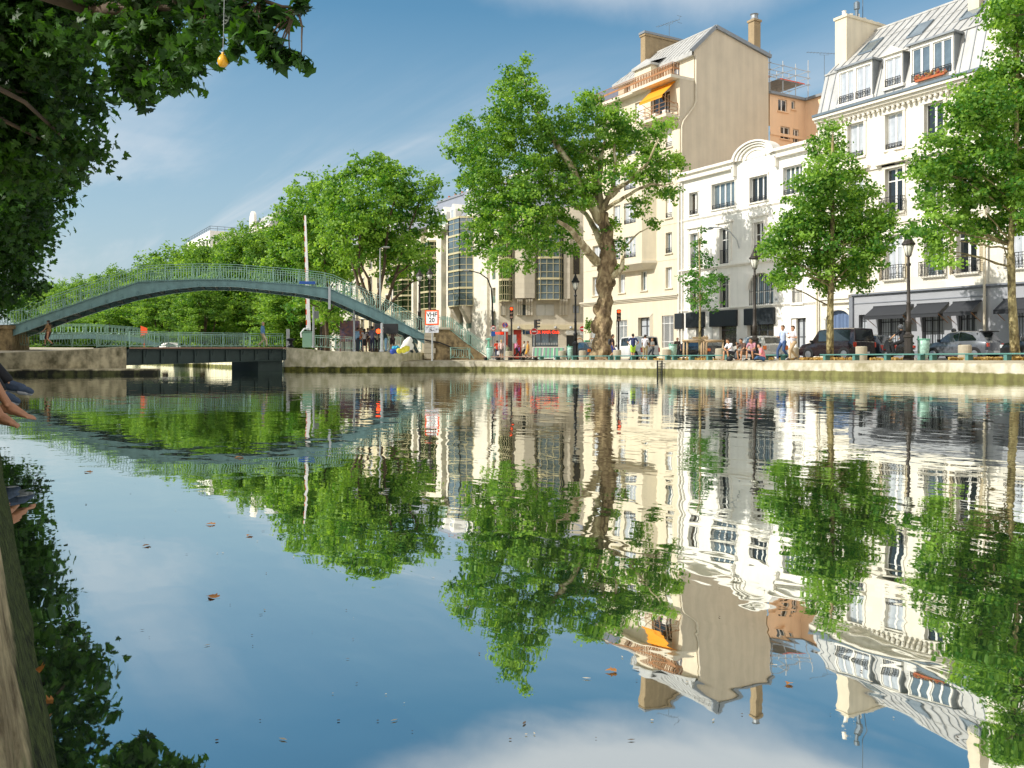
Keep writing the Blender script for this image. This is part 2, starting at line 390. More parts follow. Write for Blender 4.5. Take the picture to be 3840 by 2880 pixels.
# high cloud layer: direction projected on a flat sheet, wisps stretched along one wind direction
zc = mth('MAXIMUM', sp.outputs[2], .03)
cu = mth('DIVIDE', sp.outputs[0], zc); cv = mth('DIVIDE', sp.outputs[1], zc)
cb = N.new('ShaderNodeCombineXYZ'); L.new(cu, cb.inputs[0]); L.new(cv, cb.inputs[1])
def wisps(rot, sx, sy, off, det=8, dist=.8):
    mp = N.new('ShaderNodeMapping'); mp.inputs['Rotation'].default_value = (0, 0, rot); mp.inputs['Scale'].default_value = (sx, sy, 1); mp.inputs['Location'].default_value = off
    L.new(cb.outputs[0], mp.inputs[0])
    n = N.new('ShaderNodeTexNoise'); n.inputs['Scale'].default_value = 1; n.inputs['Detail'].default_value = det; n.inputs['Roughness'].default_value = .6; n.inputs['Distortion'].default_value = dist
    L.new(mp.outputs[0], n.inputs[0]); return n.outputs[0]
w1 = mrange(wisps(math.radians(62), .75, .09, (1.3, .2, 0)), .40, .62)
w2 = mrange(wisps(math.radians(40), .30, .16, (4, 1, 0), 5), .36, .62)
low = mrange(sp.outputs[2], .40, .16)
cl1 = mth('MULTIPLY', mth('MULTIPLY', w1, w2), low)
# the thicker bank of cloud a little above the picture, seen in the water
fwd = Vector((SA, CA, 0)); 
az = mth('ADD', mth('MULTIPLY', sp.outputs[0], fwd.x), mth('MULTIPLY', sp.outputs[1], fwd.y))
sd = mth('ADD', mth('MULTIPLY', sp.outputs[0], CA), mth('MULTIPLY', sp.outputs[1], -SA))
ang = mth('DIVIDE', sd, mth('MAXIMUM', az, .05)); elv = mth('DIVIDE', sp.outputs[2], mth('MAXIMUM', az, .05))
cbig = N.new('ShaderNodeTexNoise'); cbig.inputs['Scale'].default_value = 3.4; cbig.inputs['Detail'].default_value = 8; cbig.inputs['Roughness'].default_value = .55
L.new(tc.outputs['Generated'], cbig.inputs[0])
dome = mth('MULTIPLY', mth('POWER', mth('ABSOLUTE', mth('SUBTRACT', ang, .13)), 2), .75)
edge = mth('ADD', mth('SUBTRACT', elv, dome), mth('MULTIPLY', mth('SUBTRACT', cbig.outputs[0], .5), .16))
cl2 = mth('MULTIPLY', mrange(edge, .36, .45), mrange(az, .05, .4))
cloud = mth('MAXIMUM', mth('MULTIPLY', cl1, .62), mth('MULTIPLY', cl2, .9), clamp=True)
cf = mth('MINIMUM', cloud, 1.0)
hue = N.new('ShaderNodeHueSaturation'); hue.inputs['Saturation'].default_value = 1.2; hue.inputs['Hue'].default_value = .482; hue.inputs['Value'].default_value = .64; L.new(sky.outputs[0], hue.inputs['Color'])
hz = N.new('ShaderNodeMix'); hz.data_type = 'RGBA'; L.new(mrange(sp.outputs[2], .36, -.02, 0, .95, False), hz.inputs[0]); L.new(hue.outputs[0], hz.inputs[6]); hz.inputs[7].default_value = (2.15, 2.6, 2.95, 1)
mxc = N.new('ShaderNodeMix'); mxc.data_type = 'RGBA'; L.new(cf, mxc.inputs[0]); L.new(hz.outputs[2], mxc.inputs[6]); mxc.inputs[7].default_value = (3.8, 3.95, 4.15, 1)
bk = N.new('ShaderNodeTexNoise'); bk.inputs['Scale'].default_value = 2.2; bk.inputs['Detail'].default_value = 6; L.new(tc.outputs['Generated'], bk.inputs[0])  # unseen bright cloud behind the camera, added as warm fill for shaded walls
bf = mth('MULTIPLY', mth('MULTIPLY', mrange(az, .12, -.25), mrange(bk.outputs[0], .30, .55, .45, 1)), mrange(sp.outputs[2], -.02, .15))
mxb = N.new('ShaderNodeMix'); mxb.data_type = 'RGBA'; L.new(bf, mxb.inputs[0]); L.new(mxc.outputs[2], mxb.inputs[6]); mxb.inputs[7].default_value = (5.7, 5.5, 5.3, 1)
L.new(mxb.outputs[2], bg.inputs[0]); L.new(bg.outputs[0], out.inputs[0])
SC.view_settings.view_transform = 'Standard'; SC.view_settings.look = 'None'; SC.view_settings.gamma = 1; SC.view_settings.exposure = .5
SC.view_settings.use_curve_mapping = False
SC.cycles.max_bounces = 8; SC.cycles.diffuse_bounces = 3; SC.cycles.glossy_bounces = 4; SC.cycles.transparent_max_bounces = 6
SC.cycles.use_denoising = True; SC.cycles.sample_clamp_indirect = 6
# ---------------------------------------------------------------- water
wm = bpy.data.materials.new('canal_water'); nt2, N2, L2 = nodes(wm); N2.clear()
o2 = N2.new('ShaderNodeOutputMaterial'); tc2 = N2.new('ShaderNodeTexCoord')
def wn(sc, rot, st, det=2, dist=0):
    mp = N2.new('ShaderNodeMapping'); mp.inputs['Rotation'].default_value = (0, 0, rot); mp.inputs['Scale'].default_value = (sc, sc*st, 1)
    L2.new(tc2.outputs['Object'], mp.inputs[0]); n = N2.new('ShaderNodeTexNoise'); n.inputs['Scale'].default_value = 1; n.inputs['Detail'].default_value = det; n.inputs['Distortion'].default_value = dist
    L2.new(mp.outputs[0], n.inputs[0]); return n.outputs[0]
def m2(op, a, b):
    n = N2.new('ShaderNodeMath'); n.operation = op
    for i, x in enumerate((a, b)):
        if isinstance(x, (int, float)): n.inputs[i].default_value = x
        else: L2.new(x, n.inputs[i])
    return n.outputs[0]
# ripples are taller over the open water than by the near bank
calm = wn(.09, .4, 1, 2)
cr = N2.new('ShaderNodeMapRange'); cr.inputs[1].default_value = .35; cr.inputs[2].default_value = .65; cr.inputs[3].default_value = .6; cr.inputs[4].default_value = 1.4; L2.new(calm, cr.inputs[0])
WAVES = [(.7, -.55, .5, .0062), (2.3, .3, .6, .0036), (6.5, -.9, .6, .0010)]
h = None
for sc, rot, st, amp in WAVES:
    q = m2('MULTIPLY', wn(sc, rot, st, 1.5, .3), amp)
    h = q if h is None else m2('ADD', h, q)
ln = N2.new('ShaderNodeVectorMath'); ln.operation = 'LENGTH'; L2.new(tc2.outputs['Object'], ln.inputs[0])   # the inner corner of the basin lies calmer
lr = N2.new('ShaderNodeMapRange'); lr.inputs[1].default_value = 3; lr.inputs[2].default_value = 16; lr.inputs[3].default_value = .8; lr.inputs[4].default_value = 1.15; L2.new(ln.outputs['Value'], lr.inputs[0])
hc = m2('MULTIPLY', m2('MULTIPLY', h, cr.outputs[0]), lr.outputs[0])
bp = N2.new('ShaderNodeBump'); bp.inputs['Strength'].default_value = 1; bp.inputs['Distance'].default_value = 1; L2.new(hc, bp.inputs['Height'])
gl = N2.new('ShaderNodeBsdfGlossy'); gl.inputs['Roughness'].default_value = .012; gl.inputs['Color'].default_value = (.96, .98, .95, 1); L2.new(bp.outputs[0], gl.inputs['Normal'])
df = N2.new('ShaderNodeBsdfDiffuse'); df.inputs['Color'].default_value = (.018, .032, .022, 1)
fr = N2.new('ShaderNodeFresnel'); fr.inputs['IOR'].default_value = 1.33; L2.new(bp.outputs[0], fr.inputs['Normal'])
fm = N2.new('ShaderNodeMapRange'); fm.inputs[1].default_value = .02; fm.inputs[2].default_value = .5; fm.inputs[3].default_value = .70; fm.inputs[4].default_value = .93; L2.new(fr.outputs[0], fm.inputs[0])
mx = N2.new('ShaderNodeMixShader'); L2.new(fm.outputs[0], mx.inputs[0]); L2.new(df.outputs[0], mx.inputs[1]); L2.new(gl.outputs[0], mx.inputs[2]); L2.new(mx.outputs[0], o2.inputs[0])
mb = MB(); mb.quad((-4, -60, 0), (60, -60, 0), (60, 520, 0), (-4, 520, 0))
tag(mb.build('water', wm), kind='structure')
# ---------------------------------------------------------------- ground, quays, street
EDGE = [(34, -60), (34, -20), (34, 0), (34, 20), (34, 40), (34, 51), (33.7, 54.5), (32.8, 57.2), (31.2, 59.3), (29.2, 60.4), (26.8, 60.95)]
INNER = [(35.4, -60), (35.4, -20), (35.4, 0), (35.4, 20), (35.4, 40), (35.4, 51.3), (35, 55.5), (34, 58.6), (32, 61), (29.6, 62.2), (26.9, 62.4)]
mb = MB()
mb.poly([(v, u, G) for v, u in INNER]+[(26, 80, G), (29, 140, G), (32, 520, G), (700, 520, G), (700, -60, G)])
mb.poly([(-1.2, -60, .62), (-1.2, 51, .62), (-1.2, 520, .62), (-300, 520, .62), (-300, -60, .62)])
mb.poly([(-700, 520, G-.01), (-700, 3000, G-.01), (900, 3000, G-.01), (900, 520, G-.01)])
tag(mb.build('ground', M['quay_floor']), kind='structure')
ZC = .655
def quay_strip(name, edge, inner, zc, zi, mtw, mtt, label, lip=.07, ledge=0):
    mb = MB(); n = len(edge)
    for i in range(n-1):
        (a0, b0), (a1, b1) = edge[i], edge[i+1]; (c0, d0), (c1, d1) = inner[i], inner[i+1]
        sub = max(1, int(math.hypot(a1-a0, b1-b0)/1.2)) if name == 'quay_wall' else 1
        for k in range(sub):
            f0, f1 = k/sub, (k+1)/sub
            P = lambda f: (a0+(a1-a0)*f, b0+(b1-b0)*f); Q = lambda f: (c0+(c1-c0)*f, d0+(d1-d0)*f)
            def J(p): return .012*math.sin(p[1]*2.3)+.008*math.sin(p[1]*5.1+p[0])
            p, q, r, s_ = P(f0), P(f1), Q(f0), Q(f1)
            jp, jq = J(p), J(q)
            mb.mi = 0
            mb.quad((p[0], p[1], -1), (q[0], q[1], -1), (q[0], q[1], zc-.06+jq), (p[0], p[1], zc-.06+jp))
            mb.quad((p[0], p[1], zc-.06+jp), (q[0], q[1], zc-.06+jq), (q[0]+.06, q[1]+.03, zc+jq), (p[0]+.06, p[1]+.03, zc+jp))
            mb.mi = 1
            mb.quad((p[0]+.06, p[1]+.03, zc+jp), (q[0]+.06, q[1]+.03, zc+jq), (s_[0], s_[1], zi), (r[0], r[1], zi))
    return tag(mb.build(name, [mtw, mtt]), label, 'quay wall')
quay_strip('quay_wall', EDGE, INNER, ZC, G+.004, M['quay'], M['quay_floor'], 'long pale stone quay wall with a mossy green foot along the far bank')
# road and pavement (sheets a few mm above each other; the kerb is a step)
mb = MB(); mb.quad((38.6, -60, G+.006), (45.6, -60, G+.006), (45.6, 300, G+.006), (38.6, 300, G+.006))
mb.quad((45.6, 69.6, G+.006), (90, 69.6, G+.006), (90, 79, G+.006), (45.6, 79, G+.006)); tag(mb.build('road', M['asphalt']), kind='structure')
mb = MB()
mb.mi = 0; mb.quad((45.9, -60, G+.12), (49.3, -60, G+.12), (49.3, 69.4, G+.12), (45.9, 69.4, G+.12)); mb.quad((45.9, 79.5, G+.12), (60, 79.5, G+.12), (60, 300, G+.12), (45.9, 300, G+.12))
mb.mi = 1; mb.box(45.6, 45.9, -60, 69.4, G, G+.125); mb.box(45.6, 45.9, 79.5, 300, G, G+.125)
tag(mb.build('pavement', [M['pavement'], M['kerb_stone']]), kind='structure')
# lock platform on the right of the swing bridge
mb = MB()
pf = [((26.9, 60.95), 1.33), (tuple(gt(1261, 65.9)[:2]), 1.36), (tuple(gt(1160, 66), )[:2], 1.55), (tuple(gt(1066, 66.3))[:2], 1.70)]
bk = [((30.5, 64), 1.30), ((28.5, 70), 1.40), ((25, 74), 1.55), ((20.5, 77), 1.72)]
mb.mi = 0
for i in range(3):
    (a, za), (b, zb) = pf[i], pf[i+1]
    mb.quad((*a, -1), (*b, -1), (*b, zb), (*a, za))
a, za = pf[3]; b, zb = bk[3]; mb.quad((*a, -1), (*b, -1), (*b, zb), (*a, za))
a, za = pf[0]; b, zb = bk[0]; mb.quad((*a, -1), (*b, -1), (*b, zb), (*a, za))
a, za = bk[0]; b, zb = bk[1]; mb.quad((*a, 0), (*b, 0), (*b, zb), (*a, za))
mb.mi = 1
for i in range(3):
    (a, za), (b, zb), (c, zc_), (d, zd) = pf[i], pf[i+1], bk[i+1], bk[i]
    mb.quad((*a, za), (*b, zb), (*c, zc_), (*d, zd))
mb.quad((20.5, 77, 1.72), (25, 74, 1.55), (30, 110, 1.2), (23, 110, 1.7)); mb.quad((25, 74, 1.55), (28.5, 70, 1.4), (36, 100, .8), (30, 110, 1.2))
mb.mi = 0; mb.quad((20.5, 77, -1), (23, 110, -1), (23, 110, 1.7), (20.5, 77, 1.72)); mb.quad((23, 110, -1), (31, 300, -1), (31, 300, 1.2), (23, 110, 1.7))
mb.mi = 1; mb.quad((23, 110, 1.7), (31, 300, 1.2), (38, 300, .9), (30, 110, 1.2))
tag(mb.build('lock_platform', [M['lockwall'], M['quay_floor']]), 'stained concrete lock platform under the right end of the footbridge', 'lock wall')
# left pier carrying the other end of the swing bridge
mb = MB(); q0 = gt(-160, 46.5); q1 = gt(0, 46.2); q2 = gt(300, 47.6); q3 = gt(474, 49.6); q4 = gt(594, 48.9)
zz = [1.02, zt(1323, 46.2), zt(1311, 47.6), zt(1300, 49.6)]
P = [q0, q1, q2, q3]; mb.mi = 0
for i in range(3): mb.quad((P[i].x, P[i].y, -1), (P[i+1].x, P[i+1].y, -1), (P[i+1].x, P[i+1].y, zz[i+1]), (P[i].x, P[i].y, zz[i]))
b3 = (9.0, 80); mb.quad((q3.x, q3.y, -1), (b3[0], b3[1], -1), (b3[0], b3[1], 1.75), (q3.x, q3.y, zz[3]))
n_ = Vector((-.2, -.75, 0)); mb.mi = 0     # stone ledge at the foot
L0 = [q0+n_, q1+n_, q2+n_, q4]
for i in range(3): mb.quad((L0[i].x, L0[i].y, -1), (L0[i+1].x, L0[i+1].y, -1), (L0[i+1].x, L0[i+1].y, .30), (L0[i].x, L0[i].y, .30))
mb.poly([(p.x, p.y, .30) for p in L0]+[(q4.x+.3, q4.y+1.2, .30), (q3.x, q3.y, .31), (q2.x, q2.y, .31), (q1.x, q1.y, .31), (q0.x, q0.y, .31)])
mb.quad((q4.x, q4.y, -1), (q4.x+.3, q4.y+1.2, -1), (q4.x+.3, q4.y+1.2, .30), (q4.x, q4.y, .30))
mb.mi = 1; mb.poly([(P[i].x, P[i].y, zz[i]) for i in range(4)]+[(b3[0], b3[1], 1.75), (-6, 80, 1.75), (-6, 53, 1.0)])
mb.mi = 0; mb.quad((9, 80, -1), (10, 110, -1), (10, 110, 1.6), (9, 80, 1.75)); mb.quad((10, 110, -1), (16, 300, -1), (16, 300, 1.5), (10, 110, 1.6))
mb.mi = 1; mb.quad((9, 80, 1.75), (10, 110, 1.6), (-6, 110, 1.6), (-6, 80, 1.75)); mb.quad((10, 110, 1.6), (16, 300, 1.5), (0, 300, 1.5), (-6, 110, 1.6))
tag(mb.build('lock_pier', [M['pierwall'], M['quay_floor']]), 'dark stained concrete pier with a low ledge at the left end of the swing bridge', 'lock wall')
# near bank
mb = MB()
prof = [(.145, -1), (.142, -.02), (.119, .10), (.097, .2), (.0765, .3), (.0567, .4), (.0387, .5), (.0285, .56), (.0226, .59), (.016, .612), (-.03, .624), (-.35, .622), (-1.25, .624)]
us = [-3+.12*i for i in range(60)]+[4.2+.8*i for i in range(60)]
us = [u for u in us if u < 52.3]
def nz(a, b, s): return mnoise.noise(Vector((a*s, b*s, 3.7)))
idx = []
for i, u in enumerate(us):
    for j, (v, z) in enumerate(prof):
        jj = nz(u, z*3+j, 2.2)*.013+nz(u, z*6, 9)*.009+nz(u, j, 25)*.004 if 1 <= j <= 6 else 0
        idx.append((v+jj+.0076*(u-1.6), u, z+(nz(u, v, 5)*.005 if j > 8 else 0)))
k = len(prof); fs = [(i*k+j, i*k+j+1, (i+1)*k+j+1, (i+1)*k+j) for i in range(len(us)-1) for j in range(k-1)]
mb.add(idx, fs)
def nearstone():
    m = bpy.data.materials.new('near_coping_stone'); nt, N, L = nodes(m); b = N['Principled BSDF']; b.inputs['Roughness'].default_value = .95; b.inputs['Specular IOR Level'].default_value = .12
    tc = N.new('ShaderNodeTexCoord'); sp = N.new('ShaderNodeSeparateXYZ'); L.new(tc.outputs['Object'], sp.inputs[0])
    def ns(s, det, st=(1, 1, 1)):
        mp = N.new('ShaderNodeMapping'); mp.inputs['Scale'].default_value = st; L.new(tc.outputs['Object'], mp.inputs[0])
        n = N.new('ShaderNodeTexNoise'); n.inputs['Scale'].default_value = s; n.inputs['Detail'].default_value = det; n.inputs['Roughness'].default_value = .7; L.new(mp.outputs[0], n.inputs[0]); return n.outputs[0]
    a = ns(14, 10, (1, .3, 1)); g = ns(45, 7); c = ns(3, 6)
    r = N.new('ShaderNodeValToRGB'); e = r.color_ramp.elements; e[0].position = .38; e[0].color = lin('#6b5c40'); e[1].position = .62; e[1].color = lin('#dcc79a'); L.new(a, r.inputs[0])
    r2 = N.new('ShaderNodeValToRGB'); f = r2.color_ramp.elements; f[0].position = .38; f[0].color = lin('#1a1f0f'); f[1].position = .7; f[1].color = lin('#66733a'); L.new(g, r2.inputs[0])
    zz = N.new('ShaderNodeMath'); zz.operation = 'MULTIPLY_ADD'; zz.inputs[1].default_value = .3; L.new(c, zz.inputs[0]); L.new(sp.outputs[2], zz.inputs[2])
    st = N.new('ShaderNodeMapRange'); st.inputs[1].default_value = .655; st.inputs[2].default_value = .70; L.new(zz.outputs[0], st.inputs[0])
    mx = N.new('ShaderNodeMix'); mx.data_type = 'RGBA'; L.new(st.outputs[0], mx.inputs[0]); L.new(r2.outputs[0], mx.inputs[6]); L.new(r.outputs[0], mx.inputs[7]); L.new(mx.outputs[2], b.inputs['Base Color'])
    ad = N.new('ShaderNodeMath'); ad.operation = 'ADD'; L.new(a, ad.inputs[0]); L.new(g, ad.inputs[1])
    bp = N.new('ShaderNodeBump'); bp.inputs['Strength'].default_value = 1; bp.inputs['Distance'].default_value = .02; L.new(ad.outputs[0], bp.inputs['Height']); L.new(bp.outputs[0], b.inputs['Normal'])
    return m
tag(mb.build('canal_bank', nearstone(), smooth=True), 'weathered tan stone bank with mossy side right beside the camera', 'quay wall')
# ---------------------------------------------------------------- buildings
WC = {}
def win_mesh(w, h, n, tr, frame, rows=None):
    """casement frame and its panes: n leaves, transom at height fraction tr; origin bottom centre, y=0 is the front of the frame"""
    key = (round(w, 2), round(h, 2), n, tr, frame)
    if key in WC: return WC[key]
    mb = MB(); o = .07; f = .06
    mb.box(-w/2, -w/2+o, 0, f, 0, h); mb.box(w/2-o, w/2, 0, f, 0, h); mb.box(-w/2+o, w/2-o, 0, f, 0, o); mb.box(-w/2+o, w/2-o, 0, f, h-o, h)
    iw = w-2*o
    for i in range(1, n):
        x = -w/2+o+iw*i/n; ww = .055 if i != n/2 else .07; mb.box(x-ww, x+ww, .002, f-.005, o, h-o)
    trs = tr if isinstance(tr, tuple) else ((tr,) if tr else ())
    for t in trs: mb.box(-w/2+o, w/2-o, .004, f-.01, h*t-.035, h*t+.035)
    me = bpy.data.meshes.new('window'); me.from_pydata(mb.v, [], mb.f); me.materials.append(M[frame])
    mg = MB(); 
    cells = []
    for i in range(n):
        x0 = -w/2+o+iw*i/n; x1 = x0+iw/n; zs = [o]+[h*t for t in trs]+[h-o]
        for j in range(len(zs)-1): cells.append((x0, x1, zs[j], zs[j+1]))
    for x0, x1, z0, z1 in cells:
        tl = random.uniform(-.004, .004); t2 = random.uniform(-.004, .004)
        mg.quad((x0, .035+tl, z0), (x1, .035-tl, z0), (x1, .035-tl+t2, z1), (x0, .035+tl+t2, z1))
    mp = bpy.data.meshes.new('pane'); mp.from_pydata(mg.v, [], mg.f)
    WC[key] = (me, mp); return WC[key]
PM = {}
def pane_mesh(mp, g):
    k = (mp.name, g)
    if k not in PM:
        c = mp.copy(); c.materials.append(M[g]); PM[k] = c
    return PM[k]
RC = {}
def rail_mesh(w, h, kind, mt, proj=.0):
    key = (round(w, 2), round(h, 2), kind, mt, proj)
    if key in RC: return RC[key]
    mb = MB(); r = .02
    def run(a, b):
        a = Vector(a); b = Vector(b); L_ = (b-a).length; d = (b-a).normalized()
        mb.bar(a+Vector((0,0,h)), b+Vector((0,0,h)), .045, .035); mb.bar(a+Vector((0,0,.06)), b+Vector((0,0,.06)), .03)
        if kind == 'plain':
            for q in (.35, .65): mb.bar(a+Vector((0,0,h*q)), b+Vector((0,0,h*q)), .03)
            st = .9
        elif kind == 'fancy':
            mb.bar(a+Vector((0,0,h*.82)), b+Vector((0,0,h*.82)), .028)
            st = .2; k = 0; x = .1
            while x < L_-.05:
                c = a+d*x+Vector((0,0,h*.45)); pts = [c+d*math.cos(t)*.075+Vector((0,0,math.sin(t)*h*.32)) for t in [2*PI*i/8 for i in range(9)]]
                mb.tube(pts, .012, 4, False); x += .2
        else: st = .13
        n = max(1, round(L_/st))
        for i in range(n+1):
            p = a+d*L_*i/n; mb.bar(p, p+Vector((0,0,h)), .022 if kind != 'plain' else .04)
        if kind == 'board': mb.bar(a+Vector((0,0,h*.55)), b+Vector((0,0,h*.55)), .03, .16)
    if proj:
        run((-w/2, 0, 0), (-w/2, -proj, 0)); run((-w/2, -proj, 0), (w/2, -proj, 0)); run((w/2, -proj, 0), (w/2, 0, 0))
    else: run((-w/2, 0, 0), (w/2, 0, 0))
    me = bpy.data.meshes.new('railing'); me.from_pydata(mb.v, [], mb.f); me.materials.append(M[mt]); RC[key] = me; return me
class Bld:
    def __init__(s, name, v, uL, label, cat='building', rz=-PI/2, group=None, z0=G):
        s.root = empty(name, (v, uL, z0), rz, label, cat, group); s.v = v; s.uL = uL; s.z0 = z0; s.holes = []; s.rz = rz
    def r(s, xl, xr, yt, yb, v=None):       # pixel box -> facade box (s0, s1, z0, z1)
        v = v or s.v
        u0, t0 = on_v(xl, v); u1, t1 = on_v(xr, v); tm = on_v((xl+xr)/2, v)[1]
        return (s.uL-u0, s.uL-u1, zt(yb, tm)-s.z0, zt(yt, tm)-s.z0)
    def x(s, px, v=None): return s.uL-on_v(px, v or s.v)[0]
    def z(s, px, py, v=None): return zt(py, on_v(px, v or s.v)[1])-s.z0
    def part(s, name, mb, m, parent=None, smooth=False): return mb.build(name, m if not isinstance(m, str) else M[m], parent or s.root, smooth)
    def window(s, box, n=2, tr=0, frame='frame_white', glass='glass_dark', rail=None, rh=.9, hole=True, y=0, depth=.22, shut=None, parent=None, proj=0, railm='iron', flowers=False):
        x0, x1, z0, z1 = box; w, h = x1-x0, z1-z0
        if glass == 'glass_dark': glass = random.choice(['glass_dark', 'glass_dark', 'glass_room', 'glass_sky', 'glass_curtain'])
        if hole: s.holes.append((x0, x1, z0, z1))
        me, mp = win_mesh(w, h, n, tr, frame)
        f = link('window', me, parent or s.root, ((x0+x1)/2, y+depth, z0)); link('pane', pane_mesh(mp, glass), f)
        if rail: link('railing', rail_mesh(w-.04 if not proj else w+.3, rh, rail, railm, proj), f, (0, -depth+.04 if not proj else -depth, 0))
        if shut:
            mb = MB(); a = .0
            if shut == 'closed': mb.box(-w/2+.02, -.01, -.06, -.03, .03, h-.03); mb.box(.01, w/2-.02, -.06, -.03, .03, h-.03)
            else:
                for sg in (-1, 1):
                    for k in range(int(h/.12)): mb.box(sg*(w/2+.02), sg*(w/2+.02+w*.34), -depth-.05, -depth-.02, .04+k*.12, .13+k*.12)
                    mb.box(sg*(w/2+.02), sg*(w/2+.06), -depth-.06, -depth-.012, 0, h); mb.box(sg*(w/2-.02+w*.34), sg*(w/2+.02+w*.34), -depth-.06, -depth-.012, 0, h)
            mb.build('shutter', M['shutter_white' if shut == 'closed' else 'shutter_tan'], f)
        return f
    def wall(s, x0, x1, z0, z1, m, holes=None, depth=.22, y=0, name='wall', lintel=None):
        hs = [h for h in (holes if holes is not None else s.holes) if h[0] > x0-.01 and h[1] < x1+.01 and h[2] > z0-.01 and h[3] < z1+.01]
        xs = sorted(set([x0, x1]+[round(a, 4) for h in hs for a in h[:2]])); zs = sorted(set([z0, z1]+[round(a, 4) for h in hs for a in h[2:]]))
        mb = MB()
        for j in range(len(zs)-1):
            run = None
            for i in range(len(xs)):
                solid = False
                if i < len(xs)-1:
                    cx, cz = (xs[i]+xs[i+1])/2, (zs[j]+zs[j+1])/2
                    solid = not any(h[0] < cx < h[1] and h[2] < cz < h[3] for h in hs)
                if solid and run is None: run = xs[i]
                if not solid and run is not None:
                    mb.quad((run, y, zs[j]), (xs[i], y, zs[j]), (xs[i], y, zs[j+1]), (run, y, zs[j+1])); run = None
        for a, b, c, d in hs:
            D = y+depth+.1
            mb.quad((a, y, c), (a, D, c), (a, D, d), (a, y, d)); mb.quad((b, y, c), (b, D, c), (b, D, d), (b, y, d))
            mb.quad((a, y, c), (b, y, c), (b, D, c), (a, D, c)); mb.quad((a, y, d), (b, y, d), (b, D, d), (a, D, d))
        s.part(name, mb, m)
        return mb
    def trim(s, holes, m, top=.22, side=.0, sill=.1, proj=.06, name='window_surround'):
        for a, b, c, d in holes:
            mb = MB()
            if sill: mb.box(a-.12, b+.12, -proj-.06, .05, c-sill, c-.003)
            if side:
                mb.box(a-side, a-.004, -proj, .003, c, d); mb.box(b+.004, b+side, -proj, .003, c, d)
            if top: mb.box(a-side-.04, b+side+.04, -proj-.03, .003, d+.004, d+top)
            s.part(name, mb, m)
def band(B, x0, x1, z, h, proj, m, name='cornice', steps=1, ends=True):
    mb = MB()
    for k in range(steps): mb.box(x0-(proj*(k+1)/steps if ends else 0), x1+(proj*(k+1)/steps if ends else 0), -proj*(k+1)/steps, .01*k, z+h*k/steps, z+h*(k+1)/steps-(0 if k == steps-1 else .001))
    return B.part(name, mb, m)
def body_box(B, x0, x1, y0, y1, z0, z1, m, name='side_wall'):
    """the walls behind the facade: two sides and the back"""
    mb = MB(); mb.quad((x0, y0, z0), (x0, y1, z0), (x0, y1, z1), (x0, y0, z1)); mb.quad((x1, y0, z0), (x1, y1, z0), (x1, y1, z1), (x1, y0, z1)); mb.quad((x0, y1, z0), (x1, y1, z0), (x1, y1, z1), (x0, y1, z1))
    return B.part(name, mb, m)

# ======== A: the cream building with zinc mansard, grey shop front and black awnings
uL = 42.05; A = Bld('mansard_building', 49, uL, 'cream stone apartment building with grey zinc mansard roof above a grey shop front')
WA = A.x(3705); HA = 16.05; MZ = 19.3; RZ = 22.75
cols = [(3190, 3230), (3327, 3380), (3478, 3528), (3603, 3650)]
cx = [sum(A.r(a, b, 500, 520)[:2])/2 for a, b in cols]; cw = 1.25
print('A width', WA, 'cols', cx)
for i, c in enumerate(cx):
    w = .62
    A.window((c-w, c+w, 13.1, 15.3), 2, 0, glass=['glass_curtain', 'glass_curtain', 'glass_dark', 'glass_dark'][i], rail='fancy', rh=.35, depth=.2)
    A.window((c-w, c+w, 9.15, 11.9), 2, (.72,), glass='glass_dark', rail='fancy', rh=.9, proj=.45 if i in (1,) else 0)
    A.window((c-w, c+w, 5.0, 7.75), 2, (.74,), glass='glass_dark', depth=.25, shut='open' if i != 2 else None, rail='fancy', rh=.85, proj=.35)
hs = list(A.holes)
A.trim(hs, 'cream_trim', top=.28, side=.17, sill=.12, proj=.07)
mb = MB()
for i, c in enumerate(cx[:]):     # pediments over the third floor windows
    if i % 2 == 1:
        mb.prism([(c-1.15, 12.3), (c+1.15, 12.3), (c, 13.0)], -.32, .0, 'y'); mb.box(c-1.2, c+1.2, -.36, 0, 12.18, 12.3)
    else: mb.box(c-1.1, c+1.1, -.3, 0, 12.2, 12.38)
A.part('pediment', mb, 'cream_trim')
A.wall(0, WA, 4.25, HA, 'cream', depth=.25)
A.wall(0, A.x(3200), 0, 4.25, 'cream', holes=[A.r(3100, 3192, 1158, 1345)], name='gate_wall')
body_box(A, .01, WA-.01, .01, 12, 0, HA, 'tan_gable')
band(A, 0, WA, 8.35, .22, .16, 'cream_trim', 'string_course', 2, False)
band(A, 0, WA, 12.75-1.0+.3, .14, .1, 'cream_trim', 'string_course', 1, False)
x = .2
while x < WA: mb = MB(); mb.lathe([(.0, HA-.52), (.09, HA-.5), (.12, HA-.42), (.09, HA-.36), (.12, HA-.29)], x, -.2, 8); x += .36; A.part('cornice_bracket', mb, 'cream_trim')
band(A, 0, WA, HA-.3, .5, .55, 'cream_trim', 'cornice', 3, False)
band(A, 0, WA, HA+.21, .16, .62, 'gutter', 'gutter', 1, False)
